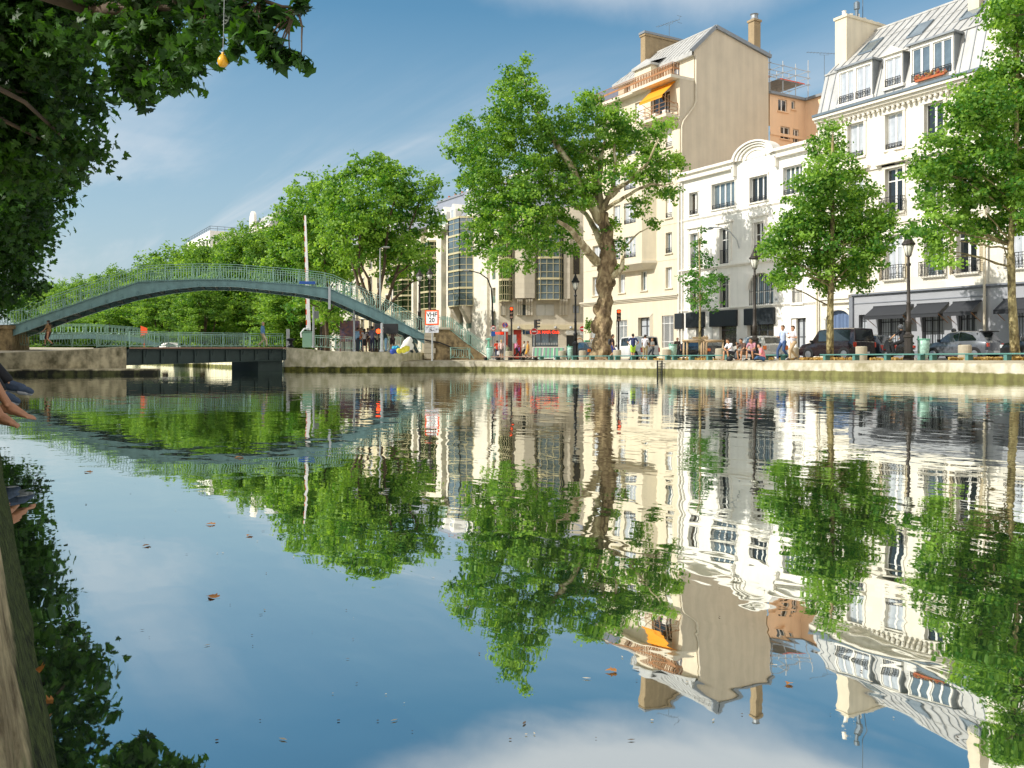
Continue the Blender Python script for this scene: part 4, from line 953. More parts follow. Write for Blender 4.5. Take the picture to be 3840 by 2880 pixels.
for k in range(12): mb.box(5.15, 5.9, 2.6+k*.42, 2.7+k*.42, 29.0, 29.2)
C.part('chimney_cap', mb, 'zinc_dark')
q_u, q_t = on_v(2840, 57.9); chimney(C, W2-.75, W2-.05, 8.35, 9.1, 24, 29.0, 'brick', 0); mb = MB(); mb.lathe([(.45, 29.15), (.32, 29.35), (.3, 29.6), (.38, 29.7)], W2-.4, 8.72, 8); C.part('chimney_cap', mb, 'zinc_dark')
def antenna(name, loc, h, label, rz=0, parent=None):
    mb = MB(); mb.tube([(0, 0, 0), (0, 0, h)], .025, 5); mb.tube([(-1.6, 0, h+.25), (1.3, 0, h+.1)], .02, 5); mb.bar((-.4, 0, h), (.4, 0, h-.0), .02); mb.bar((-.4, 0, h), (-.4, 0, h+.2), .02); mb.bar((.4, 0, h), (.4, 0, h+.15), .02)
    for k in range(9): x = -1.5+k*.3; mb.bar((x, -.22, h+.24-.05*k/3), (x, .22, h+.24-.05*k/3), .015)
    for s_ in (-1, 1): mb.bar((1.25, -.3, h+.1+s_*.3), (1.25, .3, h+.1+s_*.3), .02); mb.bar((1.2, 0, h+.1), (1.3, s_*.1, h+.1+s_*.35), .02)
    o = mb.build(name, M['gutter'], parent); o.location = loc; o.rotation_euler = (0, 0, rz); return o
antenna('aerial', (5.6, 5.6, 29.3), 1.3, None, .1, C.root)

# ======== P: peach building behind, with scaffolding on its roof
P0 = empty('peach_building', (59.2, 56.0, G), 0, 'peach rear building with scaffolding deck on its flat roof, behind the white house', 'building')
# local x = +v, local y = +u ; wall facing -u at y=0 from x=0 to 4.3, wall facing -v at x=4.3 going to y<0
mb = MB(); Hp = 23.1; holes = []
def pw(xl, xr, yt, yb):
    def vof(px): x = (px-CX)/F; return 56.0*(x*CA+SA)/(CA-x*SA)
    v0, v1 = vof(xl), vof(xr); vm = (v0+v1)/2; t = vm*SA+56.0*CA
    return (v0-59.2, v1-59.2, zt(yb, t)-G, zt(yt, t)-G)
wins = [pw(2918, 2952, 372, 418), pw(2968, 2982, 378, 410), pw(2927, 2962, 475, 522), pw(2974, 2996, 484, 536)]
PB = Bld.__new__(Bld); PB.root = P0; PB.z0 = G; PB.holes = []; PB.v = 0; PB.uL = 0; PB.rz = 0
for q, n in zip(wins, (2, 1, 2, 2)): PB.window(q, n, 0, glass='glass_dark', depth=.15)
PB.trim(wins, 'peach_render', 0, 0, .1, .06); PB.wall(0, 4.4, 0, Hp, 'peach_render', depth=.15)
mb = MB(); mb.quad((4.4, 0, 0), (4.4, -9, 0), (4.4, -9, Hp), (4.4, 0, Hp)); mb.quad((0, 0, Hp), (4.4, 0, Hp), (4.4, 8, Hp), (0, 8, Hp)); mb.quad((4.4, 8, Hp), (4.4, -9, Hp), (12, -9, Hp), (12, 8, Hp)); mb.quad((4.4, -9, 0), (12, -9, 0), (12, -9, Hp), (4.4, -9, Hp)); PB.part('side_wall', mb, 'peach_render')
mb = MB(); mb.box(-.1, 4.4, -.25, 0, Hp-.1, Hp+.12); mb.box(4.15, 4.399, -9, -.26, Hp-.1, Hp+.12); PB.part('gutter', mb, 'zinc_dark'); mb = MB(); mb.box(0, 4.398, -.1, 0, Hp-3.6, Hp-3.35); mb.box(4.3, 4.397, -9, -.11, Hp-3.6, Hp-3.35); PB.part('string_course', mb, 'peach_render')
SF = empty('scaffolding', (59.4, 56.2, G+Hp+.1), 0, 'galvanised scaffolding frame with orange edge boards on the peach building roof', 'scaffolding')
mb = MB()
for x in (0, 1.6, 3.2, 4.8):
    for y in (0, 2.2, 4.4): mb.tube([(x, y, 0), (x, y, 3.6 if (x+y) % 2 < 1 else 3.0)], .045, 6)
    for z in (1.4, 2.0, 2.6): mb.tube([(x, -.2, z), (x, 4.6, z)], .03, 5)
for y in (0, 2.2, 4.4):
    for z in (1.4, 2.0, 2.6): mb.tube([(-.3, y, z), (5.1, y, z)], .03, 5)
mb.build('scaffold_frame', M['galv'], SF)
mb = MB()
for k in range(5): mb.box(1.0+.62*k, 1.58+.62*k, -.1, 4.5, 1.28, 1.33)
mb.build('scaffold_deck', M['zinc_dark'], SF); mb = MB(); mb.box(1.2, 4.3, -.06, -.02, 1.34, 1.44); mb.box(1.2, 4.3, 4.44, 4.48, 1.34, 1.44); mb.box(-.05, 0, 0, 4.4, 1.34, 1.5); mb.build('toe_board', M['sign_orange'], SF)
o = antenna('aerial', (65.5, 55.5, G+Hp), 4.2, None, -TA); tag(o, 'thin television aerial on a mast beside the scaffolding', 'aerial')

# ======== D: modern corner building with glazed oriels; local frame on its chamfer for the corner part
uD = on_v(1640, 49)[0]; D = Bld('corner_building', 49, uD, 'pale stone corner building with glazed metal oriels and grey slate roof above a hair salon')
WD = uD-85.3; HD = 16.6
print('D', uD, WD)
def oriel(par, x0, x1, z0, z1, y=0, pj=.7, cant=.45, floors=4, mtf='frame_cream', glass='glass_sky', n=3, seed=1):
    """glazed bay: canted plan, cream metal bars, panes as its parts"""
    base = MB(); pl = [(x0, y), (x0+cant, y-pj), (x1-cant, y-pj), (x1, y)]
    lo = [(a, b, z0) for a, b in pl]; hi = [(a, b, z1) for a, b in pl]; base.poly(lo); base.poly(hi)
    fl = [(z0+(z1-z0)*k/floors) for k in range(floors+1)]
    for i in range(3):
        a, b = Vector((*pl[i], 0)), Vector((*pl[i+1], 0)); m = n if i == 1 else 2
        for j in range(m+1): p = a.lerp(b, j/m); base.bar((p.x, p.y-.02, z0), (p.x, p.y-.02, z1), .075 if j in (0, m) else .05)
        for k, z in enumerate(fl):
            base.bar((a.x, a.y-.02, z), (b.x, b.y-.02, z), .14, .22 if k else .12)
            if k < floors:
                for q in (.32, .72): zz = z+(z1-z0)/floors*q; base.bar((a.x, a.y-.02, zz), (b.x, b.y-.02, zz), .05)
    o = base.build('oriel', M[mtf], par)
    g = MB()
    for i in range(3):
        a, b = pl[i], pl[i+1]
        for k in range(floors): tl = random.uniform(-.01, .01); g.quad((a[0], a[1]+tl, fl[k]), (b[0], b[1]-tl, fl[k]), (b[0], b[1]-tl, fl[k+1]), (a[0], a[1]+tl, fl[k+1]))
    g.build('pane', M[glass], o); return o
def dr(px): return D.x(px)
oz0 = D.z(1740, 1150)
for i, (a, b, gl_) in enumerate(((1640, 1656, 'glass_dark'),)): pass
dh = []
for a, b in ((1676, 1690), (1846, 1858)):
    for k in range(5): dh.append((dr(a), dr(b), 3.6+2.6*k, 5.3+2.6*k))
for k in range(2): dh.append((dr(1722), dr(1736), 1.2+2.4*k, 2.9+2.4*k)); dh.append((dr(1748), dr(1768), 1.2+2.4*k, 2.9+2.4*k))
D.wall(0, WD, 0, HD, 'lime_bright', holes=dh, depth=.35)
for q in dh: D.window(q, 1, 0, 'frame_cream', 'glass_dark', hole=False, depth=.3, rail='fancy' if q[2] > 3 else None, rh=.7, railm='bridge_rail')
oriel(D.root, dr(1706), dr(1775), 6.2, 16.3, 0, 1.3, .9, 5, 'frame_cream', 'glass_sky', 2)
mb = MB(); mb.box(dr(1655), dr(1674), -.7, 0, 0, 15.4); mb.box(dr(1686), dr(1702), -.45, 0, 0, 15.4); mb.box(dr(1790), dr(1835), -.3, 0, 0, HD); D.part('pilaster', mb, 'lime_bright')
mb = MB(); mb.box(-.2, dr(1703), -1.2, .3, 15.4, 15.95); D.part('balcony', mb, 'lime_bright')
bal = [o for o in kids(D.root) if o.name.startswith('balcony')][0]; link('railing', rail_mesh(dr(1703)+.1, 1.15, 'fancy', 'bridge_rail'), bal, (dr(1703)/2, -1.1, 15.95)); link('railing', rail_mesh(dr(1703)+.1, 1.15, 'fancy', 'bridge_rail'), bal, (dr(1703)/2+.1, -1.06, 15.95))
for a, b in ((1716, 1728), (1752, 1768)):
    mb = MB(); mb.prism([(-.1, 6.2), (-1.2, 6.2), (-.9, 5.6), (-.1, 4.2)], dr(a), dr(b), 'x'); D.part('corbel', mb, 'lime_block')
mb = MB(); xE = 9.6
# roof over both faces, slate with white dormers
c0 = Vector((WD, 0, 0)); cdir = Vector((math.cos(PI/2-TA), math.sin(PI/2-TA), 0)); ce = c0+cdir*9.4; back = Vector((.0, 9, 0))
rz0, rz1 = HD, HD+4.6
A_, B_, C_ = Vector((0, .3, rz0)), Vector((WD, .3, rz0)), Vector((ce.x, ce.y+.3, rz0)); A1, B1, C1 = Vector((0, 4.2, rz1)), Vector((WD-.5, 4.4, rz1)), Vector((ce.x-1, ce.y+3.5, rz1))
mb.quad(A_, B_, B1, A1); mb.quad(B_, C_, C1, B1); mb.quad(A1, B1, C1, Vector((0, 12, rz1)))
D.part('roof', mb, 'slate'); mb = MB(); mb.bar(A1, B1, .3, .2); mb.bar(B1, C1, .3, .2); mb.bar(B_, B1, .15); D.part('roof_ridge', mb, 'white_trim')
for x in (1.6, 4.0, 8.3, 11.5):
    mb = MB(); mb.prism([(x-.65, HD), (x+.65, HD), (x+.65, HD+1.3), (x, HD+2.0), (x-.65, HD+1.3)], .1, 2.6, 'y'); d_ = D.part('dormer', mb, 'white_trim')
    D.window((x-.4, x+.4, HD+.15, HD+1.3), 1, 0, 'frame_white', 'glass_dark', hole=False, y=.0, depth=.02, parent=d_)
# the chamfered corner facing the lock
K = Bld.__new__(Bld); K.root = D.root; K.holes = []; K.z0 = G
Kroot = empty('corner_front', (WD, 0, 0), PI/2-TA); Kroot.parent = D.root
# (geometry below is in corner coordinates and is parented straight to the building)
KM = Matrix.Translation((WD, 0, 0)) @ Matrix.Rotation(PI/2-TA, 4, 'Z'); bpy.data.objects.remove(Kroot)
def kx(px): return (px-1870)*98.4/3400
def kz(py): return zt(py, 98.4)-G
def kp(name, mb, m, smooth=False):
    o = mb.build(name, M[m] if isinstance(m, str) else m, D.root, smooth); o.matrix_local = KM; return o
kh = [(kx(2148), kx(2176), kz(950+80), kz(980-40)), (kx(2010), kx(2078), kz(1184), kz(1140)), (kx(2146), kx(2174), kz(1176), kz(1143)), (kx(1856)+.6, kx(1877)+.5, kz(1185), kz(1145)),
      (kx(1995), kx(2093), kz(1300), kz(1238)), (kx(2124), kx(2160), .05, kz(1258)), (kx(1925), kx(1956), .05, kz(1236)), (kx(1905), kx(1917), .05, kz(1256)), (kx(1940), kx(1985), kz(1184), kz(1140))]
kb = Bld.__new__(Bld); kb.holes = []; kb.root = D.root
ob_before = set(o.name for o in bpy.data.objects)
def after():
    for o in bpy.data.objects:
        if o.name not in ob_before and o.parent == D.root: o.matrix_local = KM @ o.matrix_local
kb.wall(0, 9.4, 0, HD, M['lime_block'], holes=kh, depth=.3)
for i, q in enumerate(kh):
    if i == 6: continue
    kb.window(q, [1, 1, 1, 1, 3, 1, 1, 1, 1][i], 0, 'frame_dark' if i in (4, 5, 7) else 'frame_cream', 'glass_dark' if i != 2 else 'glass_curtain', hole=False, depth=.24, shut='closed' if i in (1,) else None)
oriel(D.root, kx(1872), kx(1921), kz(1130), 15.5, 0, .8, .35, 4, 'frame_cream', 'glass_green', 3)
oriel(D.root, kx(2010), kx(2112), kz(1125), 15.5, 0, .9, .45, 4, 'frame_cream', 'glass_sky', 3)
mb = MB(); mb.prism([(kx(1922), 0), (kx(1934), -.75), (kx(1966), -.95), (kx(2004), -.75), (kx(2009), 0)], kz(1120), 15.5, 'z'); mb.prism([(kx(2112), 0), (kx(2113), -.7), (kx(2136), -.7), (kx(2138), 0)], kz(1122), 15.5, 'z'); kb.part('stone_bay', mb, 'lime_block')
for a, b in ((1938, 1960), (1970, 1998), (2096, 2128), (1880, 1896)):
    mb = MB()
    for j in range(3): w_ = (kx(b)-kx(a))/3; mb.prism([(0, kz(1124)), (-.85, kz(1124)), (-.8, kz(1132)), (-.35, kz(1146)), (-.3, kz(1182)), (0, kz(1186))], kx(a)+w_*j+.03, kx(a)+w_*(j+1)-.03, 'x')
    kb.part('corbel', mb, 'lime_block')
mb = MB(); mb.box(0, 9.4, -.12, -.001, kz(1236), kz(1218)); kb.part('shop_band', mb, 'yellow_render')
mb = MB(); mb.box(kx(1925)+.02, kx(1956)-.02, .1, .2, .05, kz(1236)-.02); kb.part('red_panel', mb, 'red_shop'); mb = MB(); mb.box(kx(1877), kx(1904), -.1, -.002, 1.6, kz(1240)); kb.part('red_panel', mb, 'red_shop')
mb = MB(); mb.box(kx(1868), kx(1889), -.16, -.11, 1.0, kz(1256)); kb.part('poster', mb, 'poster_pale')
mb = MB(); mb.box(kx(2122), kx(2178), -.05, -.003, kz(1256), kz(1240))
for k in range(5): z = kz(1256)+(kz(1240)-kz(1256))*(k+.5)/5; mb.box(kx(2122), kx(2178), -.09, -.051, z-.03, z+.02)
kb.part('louvre', mb, 'shutter_white')
for px in (1945, 2083, 2140):
    mb = MB(); mb.ball((kx(px), -.3, kz(1229)), .18, 8, 6); kb.part('wall_light', mb, 'galv')
mb = MB(); mb.box(kx(1960), kx(1968), -.06, -.003, kz(1253), kz(1238)); mb.box(kx(1971), kx(1987), -.06, -.003, kz(1253), kz(1241)); kb.part('street_name_plate', mb, 'plate_blue')
mb = MB()
for k in range(10): x = kx(2000)+k*(kx(2088)-kx(2000))/9.4; mb.box(x, x+.2, .2, .215, 1.62, 1.86)
kb.part('window_sticker', mb, 'galv')
t1 = text_mesh('ROCK HAIR Club', .42, M['neon'], 'neon_lettering', D.root, ((kx(2018)+kx(2066))/2, -.06, kz(1246)), (PI/2, 0, 0), .01, .008)
t2 = text_mesh('ROCK', .32, M['neon'], 'neon_lettering', D.root, ((kx(1861)+kx(1884))/2, -.14, kz(1250)), (PI/2, 0, 0), .01, .006)
t3 = text_mesh('ROCK', .30, M['neon'], 'neon_lettering', D.root, ((kx(1937)+kx(1952))/2, .08, kz(1247)), (PI/2, 0, 0), .01, .006)
for o in (t1, t2, t3): ob_before.discard(o.name)
after()

# ======== E: the neighbour on the left, with the same oriels
E_ = Bld('oriel_building', 49, uD+13.5, 'cream building with yellow framed oriels behind the tall double lamp post')
for a, b in ((1498, 1552), (1598, 1651)): oriel(E_.root, E_.x(a), E_.x(b), E_.z(1620, 1160), 14.5, 0, 1.2, .8, 4, 'frame_cream', 'glass_green', 2)
eh = [(E_.x(a), E_.x(b), z, z+1.7) for a, b in ((1565, 1578), (1505, 1520), (1608, 1622)) for z in ((1.2, 3.4) if a != 1565 else (1.2, 3.8, 6.4, 9, 11.6))]
E_.wall(0, 13.4, 0, 16.4, 'lime_bright', holes=eh, depth=.3)
for q in eh: E_.window(q, 1, 0, 'frame_cream', 'glass_dark', hole=False, depth=.26)
mb = MB(); mb.box(E_.x(1556), E_.x(1563), -.5, 0, 0, 16); mb.box(E_.x(1580), E_.x(1594), -.6, 0, 0, 16); mb.box(0, E_.x(1494), -.4, 0, 0, 16); E_.part('pilaster', mb, 'lime_bright')
mb = MB(); mb.box(-.1, 13.4, -1, 12, 16.4, 16.9); mb.quad((0, .5, 16.9), (13.4, .5, 16.9), (13.4, 5, 21), (0, 5, 21)); E_.part('roof', mb, 'slate')
body_box(E_, .01, 13.39, .01, 12, 0, 16.4, 'lime_block')
PWl = Bld('party_wall_block', 60, on_v(1640, 60)[0], 'plain grey windowless block rising behind the slate roof'); mb = MB(); mb.box(0, 22, 0, 8, 0, 23.5); PWl.part('wall', mb, 'zinc_dark'); mb = MB(); mb.box(-.1, 22.1, -.1, 8.1, 23.5, 23.8); p_ = PWl.part('roof', mb, 'slate')
for k in range(9): mb = MB(); mb.lathe([(.2, 23.7), (.17, 24.4)], 2+k*2.1, 1, 7); mb.build('chimney_pot', M['terracotta'], p_)

# ======== row of houses further along the quay behind the plane trees
rowspec = [(127, 13.5, 17.5, 'yellow_render'), (141, 13, 16.0, 'cream'), (156, 14, 19.0, 'lime_bright'), (172, 15, 17, 'yellow_render'), (190, 17, 26.0, 'cream'), (212, 20, 19, 'lime_bright')]
names = ['ochre rendered house behind the crowns above the lock', 'cream house glimpsed under the footbridge arch', 'pale house further along the quay behind the second row of crowns', 'ochre house further along, seen only between trunks', 'cream house crowned by a curved baroque gable above the treetops', 'pale far house behind the treetops near the white flat-roofed block']
for i, (u, w, h, m) in enumerate(rowspec):
    R1 = Bld('quay_house', 49, u, names[i], group='houses along the far quay')
    hh = [(c-.6, c+.6, z, z+1.9) for c in [1.7+k*3.1 for k in range(int(w/3.1))] for z in [1.0+3.0*j for j in range(int((h-2)/3))]]
    R1.trim(hh, 'cream_trim', .2, .12, .1, .05); R1.wall(0, w-.05, 0, h, m, holes=hh)
    for q in hh: R1.window(q, 2, 0, glass='glass_dark', hole=False, rail='bars' if q[2] > 3 else None, rh=.8)
    band(R1, 0, w-.05, h-.4, .4, .4, 'cream_trim', 'cornice', 2, False); body_box(R1, .01, w-.06, .01, 10, 0, h, m)
    mb = MB(); mb.prism([(-.2, h), (1.2, h+2.6), (5, h+3.6), (10, h)], 0, w-.05, 'x'); R1.part('roof', mb, 'slate' if i % 2 else 'zinc')
    if i == 4:
        mb = MB(); n = 12; x0 = w*.15; q = [(x0, h)]+[(x0+1.8-math.cos(PI*k/n)*1.8, h+2.6+math.sin(PI*k/n)*1.6) for k in range(n+1)]+[(x0+3.6, h)]
        mb.prism(q, -.3, .2, 'y'); R1.part('curved_gable', mb, 'cream_trim')
FB = Bld('flat_roofed_block', 60, on_v(700, 60)[0], 'white flat roofed block with rooftop railing above the far treetops'); wf = 34; t_ = on_v(780, 60)[1]; hf = zt(868, t_)-G
q = [(4+i*5, 6.5+i*5, hf-4.5-3*j, hf-2.5-3*j) for i in range(6) for j in range(5)]
FB.wall(0, wf, 0, hf, 'white_render', holes=q)
for b_ in q[:12]: FB.window(b_, 2, 0, glass='glass_dark', hole=False)
body_box(FB, .01, wf, .01, 30, 0, hf, 'white_render'); mb = MB(); mb.quad((0, 0, hf), (wf, 0, hf), (wf, 30, hf), (0, 30, hf)); FB.part('roof', mb, 'zinc'); 
mb = MB()
for a, b in (((0, 0), (wf, 0)), ((wf, 0), (wf, 30))):
    for z in (.6, 1.3): mb.bar((a[0], a[1], hf+z), (b[0], b[1], hf+z), .12)
    for k in range(15): mb.bar((a[0]+(b[0]-a[0])*k/14, a[1]+(b[1]-a[1])*k/14, hf), (a[0]+(b[0]-a[0])*k/14, a[1]+(b[1]-a[1])*k/14, hf+1.3), .1)
FB.part('roof_railing', mb, 'gutter')
# ---------------------------------------------------------------- arched iron footbridge
BA, BB = gt(40, 58.5), gt(1598, 65.0)
be = (BB-BA).normalized(); bn = Vector((be.y, -be.x, 0))
if bn.dot(-BA) < 0: bn = -bn          # towards the camera
def bproj(px, py):                    # image point -> distance along the bridge, height
    x = (px-CX)/F; d = Vector((x*CA+SA, -x*SA+CA, 0)); k = BA.dot(bn)/d.dot(bn)
    return ((d*k)-BA).dot(be), CAMZ+(HY-py)*k/F
def interp(P, s):
    if s <= P[0][0]: return P[0][1]
    for (a, b), (c, d) in zip(P, P[1:]):
        if s <= c: return b+(d-b)*(s-a)/(c-a)
    return P[-1][1]
top = [bproj(*p) for p in [(-150,1217),(62,1217),(517,1058),(620,1052),(746,1048),(880,1050),(1000,1059),(1120,1068),(1234,1081),(1422,1166),(1591,1254)]]
bot = [bproj(*p) for p in [(38,1262),(94,1243),(229,1193),(378,1144),(497,1111),(622,1088),(746,1074),(880,1075),(1000,1087),(1120,1100),(1232,1120),(1380,1185),(1540,1258),(1591,1288)]]
BR = empty('footbridge', (BA.x, BA.y, 0), math.atan2(be.y, be.x), 'arched green iron footbridge with baluster railings spanning the canal', 'footbridge')
s0, s1 = bot[0][0], top[-1][0]; BWd = 3.3
S = [s0+(s1-s0)*i/56 for i in range(57)]
# local frame: x along, y away from the camera
for y, nm in ((0, 'near'), (BWd, 'far')):
    mb = MB()
    for a, b in zip(S, S[1:]):
        ta, tb, ba, bb_ = interp(top, a), interp(top, b), interp(bot, a), interp(bot, b)
        mb.add([(a, y-.02, ba), (b, y-.02, bb_), (b, y-.02, tb), (a, y-.02, ta), (a, y+.04, ba), (b, y+.04, bb_), (b, y+.04, tb), (a, y+.04, ta)], [(0,1,2,3), (7,6,5,4)])
        mb.bar((a, y, ta), (b, y, tb), .26, .05); mb.bar((a, y, ba), (b, y, bb_), .24, .04)
    for i in range(1, 28):
        s = s0+(s1-s0)*i/28; mb.box(s-.02, s+.02, y-.10, y-.02, interp(bot, s), interp(bot, s)+.28)
    mb.build('girder', M['bridge_green'], BR)
mb = MB()
T2 = [top[0][0]+(s1-top[0][0])*i/60 for i in range(61)]
for a, b in zip(T2, T2[1:]): mb.add([(a, .0, interp(top, a)-.1), (b, .0, interp(top, b)-.1), (b, BWd, interp(top, b)-.1), (a, BWd, interp(top, a)-.1), (a, 0, interp(top, a)-.02), (b, 0, interp(top, b)-.02), (b, BWd, interp(top, b)-.02), (a, BWd, interp(top, a)-.02)], [(0,1,2,3), (4,5,6,7), (0,1,5,4), (2,3,7,6)])
mb.build('deck', M['bridge_dark'], BR)
mb = MB()
for i in range(1, 30):
    s = s0+(s1-s0)*i/30; z = interp(bot, s)+.1; mb.bar((s, 0.02, z), (s, BWd, z), .1, .16)
    if i % 2: s2 = s0+(s1-s0)*(i+1)/30; mb.bar((s, 0.05, z), (s2, BWd-.05, interp(bot, s2)+.1), .05)
mb.build('cross_brace', M['bridge_dark'], BR)
def baluster_rail(mb, P, y, s0, s1, h=1.06, st=.34, post=1.75, r=.017):
    n = max(1, int(round((s1-s0)/post))); 
    for i in range(n+1): s = s0+(s1-s0)*i/n; z = interp(P, s); mb.bar((s, y, z), (s, y, z+h), .05)
    m = max(2, int((s1-s0)/.8))
    for q, w in ((h, .06), (h*.86, .035), (.1, .03)):
        for i in range(m): a = s0+(s1-s0)*i/m; b = s0+(s1-s0)*(i+1)/m; mb.bar((a, y, interp(P, a)+q), (b, y, interp(P, b)+q), w, .035)
    k = int((s1-s0)/st)
    for i in range(k):      # U-shaped double balusters
        a = s0+(s1-s0)*(i+.2)/k; b = s0+(s1-s0)*(i+.72)/k; za, zb = interp(P, a), interp(P, b); zm = (za+zb)/2
        mb.tube([(a, y, za+h*.86), (a, y, za+.30), (a+(b-a)*.15, y, zm+.2), ((a+b)/2, y, zm+.14), (b-(b-a)*.15, y, zm+.2), (b, y, zb+.30), (b, y, zb+h*.86)], r, 4, False)
for y in (-.02, BWd+.02):
    mb = MB(); baluster_rail(mb, top, y, top[0][0]+.1, s1); mb.build('railing', M['bridge_rail'], BR)
mb = MB(); a = bproj(1155, 1098)[0]; z = interp(top, a); mb.bbox(a-.6, a+.5, -.2, -.16, z+.1, z+.3, .01); mb.build('name_board', M['sign_blue'], BR)
mb = MB(); a = bproj(1236, 1080)[0]; mb.box(a-.1, a+.06, -.18, -.05, interp(top, a)-.55-.9, interp(top, a)+.1); mb.build('drain_box', M['galv'], BR)
mb = MB(); a, b = bproj(1536, 1258)[0], s1; mb.bar((a, .3, interp(bot, a)), (a+.6, .3, 1.3), .2); mb.bar((a, BWd-.3, interp(bot, a)), (a+.6, BWd-.3, 1.3), .2); mb.build('strut', M['bridge_dark'], BR)
mb = MB()
cab = [bproj(*p) for p in [(1210,1120),(1240,1128),(1330,1195),(1420,1205),(1500,1262),(1540,1268),(1600,1275)]]
mb.tube([(s, -.1, z) for s, z in cab], .025, 5); mb.build('cable', M['lamp_black'], BR)
# left landing, stone
mb = MB(); o = BA-be*6; mb.M = Matrix.Translation((BA.x, BA.y, 0)) @ Matrix.Rotation(math.atan2(be.y, be.x), 4, 'Z')
zl = top[1][1]; mb.box(-7, .15, -.3, BWd+.5, 1.0, zl-.06); mb.box(-7, .3, -.42, BWd+.6, zl-.3, zl-.06)
tag(mb.build('bridge_abutment', M['rubble']), 'stone block carrying the left landing of the footbridge', 'abutment')
# right abutment and stair wall
AB = empty('stair_abutment', (gt(1592, 69.2).x, gt(1592, 69.2).y, G), -TA, 'rough rubble masonry stair wall behind the square orange edged sign', 'stair')
sc = 69.2/3400
def lx(px): return (px-1592)*sc
def lz(py): return zt(py, 69.2)-G
mb = MB(); mb.prism([(lx(1592), -.02), (lx(1592), lz(1236)), (lx(1683), lz(1236)), (lx(1734), lz(1278)), (lx(1822), lz(1340)), (lx(1822), -.02)], 0, 2.6, 'y'); mb.build('wall', M['rubble'], AB)
mb = MB()
for k in range(5): z0 = lz(1346)+k*.42; mb.bbox(lx(1590), lx(1628)+(.12 if k % 2 else 0), -.06, .4, z0, z0+.40, .02)
mb.bbox(lx(1586), lx(1690), -.1, 2.7, lz(1236), lz(1228), .02); mb.build('quoin', M['concrete'], AB)
P_ = [(lx(1600), lz(1236)), (lx(1683), lz(1236)), (lx(1734), lz(1278)), (lx(1822), lz(1340))]
for y in (.1, 2.5):
    mb = MB(); baluster_rail(mb, P_, y, lx(1604), lx(1826), 1.05); mb.build('railing', M['bridge_rail'], AB)
mb = MB(); mb.tube([(lx(1594), -.12, lz(1275)), (lx(1650), -.12, lz(1285)), (lx(1700), -.12, lz(1305)), (lx(1740), -.12, lz(1318))], .05, 5); mb.build('cable', M['lamp_black'], AB)

# ---------------------------------------------------------------- swing bridge
SA0, SB0 = gt(474, 55.0), gt(1063, 65.0); se = (SB0-SA0).normalized(); SL = (SB0-SA0).length
SW = empty('swing_bridge', (SA0.x, SA0.y, 0), math.atan2(se.y, se.x), 'low riveted swing bridge with dark panelled girder and pale green rails', 'bridge')
za, zb = zt(1302, 55), zt(1302, 65); zba, zbb = zt(1368, 55), zt(1350, 65)
def zz_(s): return za+(zb-za)*s/SL
def zl_(s): return zba+(zbb-zba)*s/SL
mb = MB(); n = 10
mb.add([(0, 0, zl_(0)), (SL, 0, zl_(SL)), (SL, 0, zz_(SL)-.1), (0, 0, zz_(0)-.1), (0, .1, zl_(0)), (SL, .1, zl_(SL)), (SL, .1, zz_(SL)-.1), (0, .1, zz_(0)-.1)], [(0,1,2,3), (4,5,6,7), (0,1,5,4)])
mb.bar((0, -.06, zl_(0)), (SL, -.06, zl_(SL)), .2, .06); mb.bar((0, -.06, zz_(0)-.16), (SL, -.06, zz_(SL)-.16), .2, .06)
for i in range(n+1): s = SL*i/n; mb.box(s-.16, s+.16, -.12, -.001, zl_(s)+.02, zz_(s)-.18); mb.bar((s, -.28, zz_(s)-.12), (s, -.1, zl_(s)+.4), .04)
mb.build('girder', M['bridge_dark'], SW)
mb = MB(); mb.add([(0, -.3, zz_(0)-.1), (SL, -.3, zz_(SL)-.1), (SL, 3.6, zz_(SL)-.1), (0, 3.6, zz_(0)-.1), (0, -.3, zz_(0)), (SL, -.3, zz_(SL)), (SL, 3.6, zz_(SL)), (0, 3.6, zz_(0))], [(0,1,2,3), (4,5,6,7), (0,1,5,4), (2,3,7,6)]); mb.build('deck', M['bench_brown'], SW)
PZ = [(0, zz_(0)), (SL, zz_(SL))]
for y in (-.15, 3.4):
    mb = MB(); baluster_rail(mb, PZ, y, .1, SL-.2, .95, .36); mb.build('railing', M['bridge_rail'], SW)
mb = MB(); s = SL-2.4*.9; mb.box(s, SL+.0, .12, 3, -.5, zl_(s)+.3); mb.build('bearing', M['bridge_dark'], SW)
# railings on the pier and on the platform
def rail_run(name, a, b, za, zb, label, h=.95):
    d = (b-a); L_ = math.hypot(d.x, d.y); r = empty(name, (a.x, a.y, za), math.atan2(d.y, d.x), label, 'railing')
    mb = MB(); baluster_rail(mb, [(0, 0), (L_, zb-za)], 0, 0, L_, h, .36); mb.build('baluster_panel', M['bridge_rail'], r); return r
rail_run('quay_railing', gt(70, 60), gt(470, 60.5), zt(1299, 60), zt(1301, 60.5), 'pale green railing crossing the left pier behind the walking woman')
rail_run('quay_railing', gt(1180, 70), gt(1336, 69), zt(1304, 70), zt(1312, 69), 'pale green railing sloping down from the green barrier cabinet')
rail_run('quay_railing', gt(1350, 71), gt(1580, 70), zt(1308, 71), zt(1312, 70), 'green railing behind the crowd under the footbridge')
gr = rail_run('quay_railing', gt(1690, 66), gt(1762, 67), zt(1345, 66), zt(1347, 67), 'short bright green railing panel at the foot of the stair wall', .82)
mb = MB(); mb.bar((1.42, 0, .8), (1.95, -.1, .02), .05); mb.build('brace', M['bridge_rail'], gr)
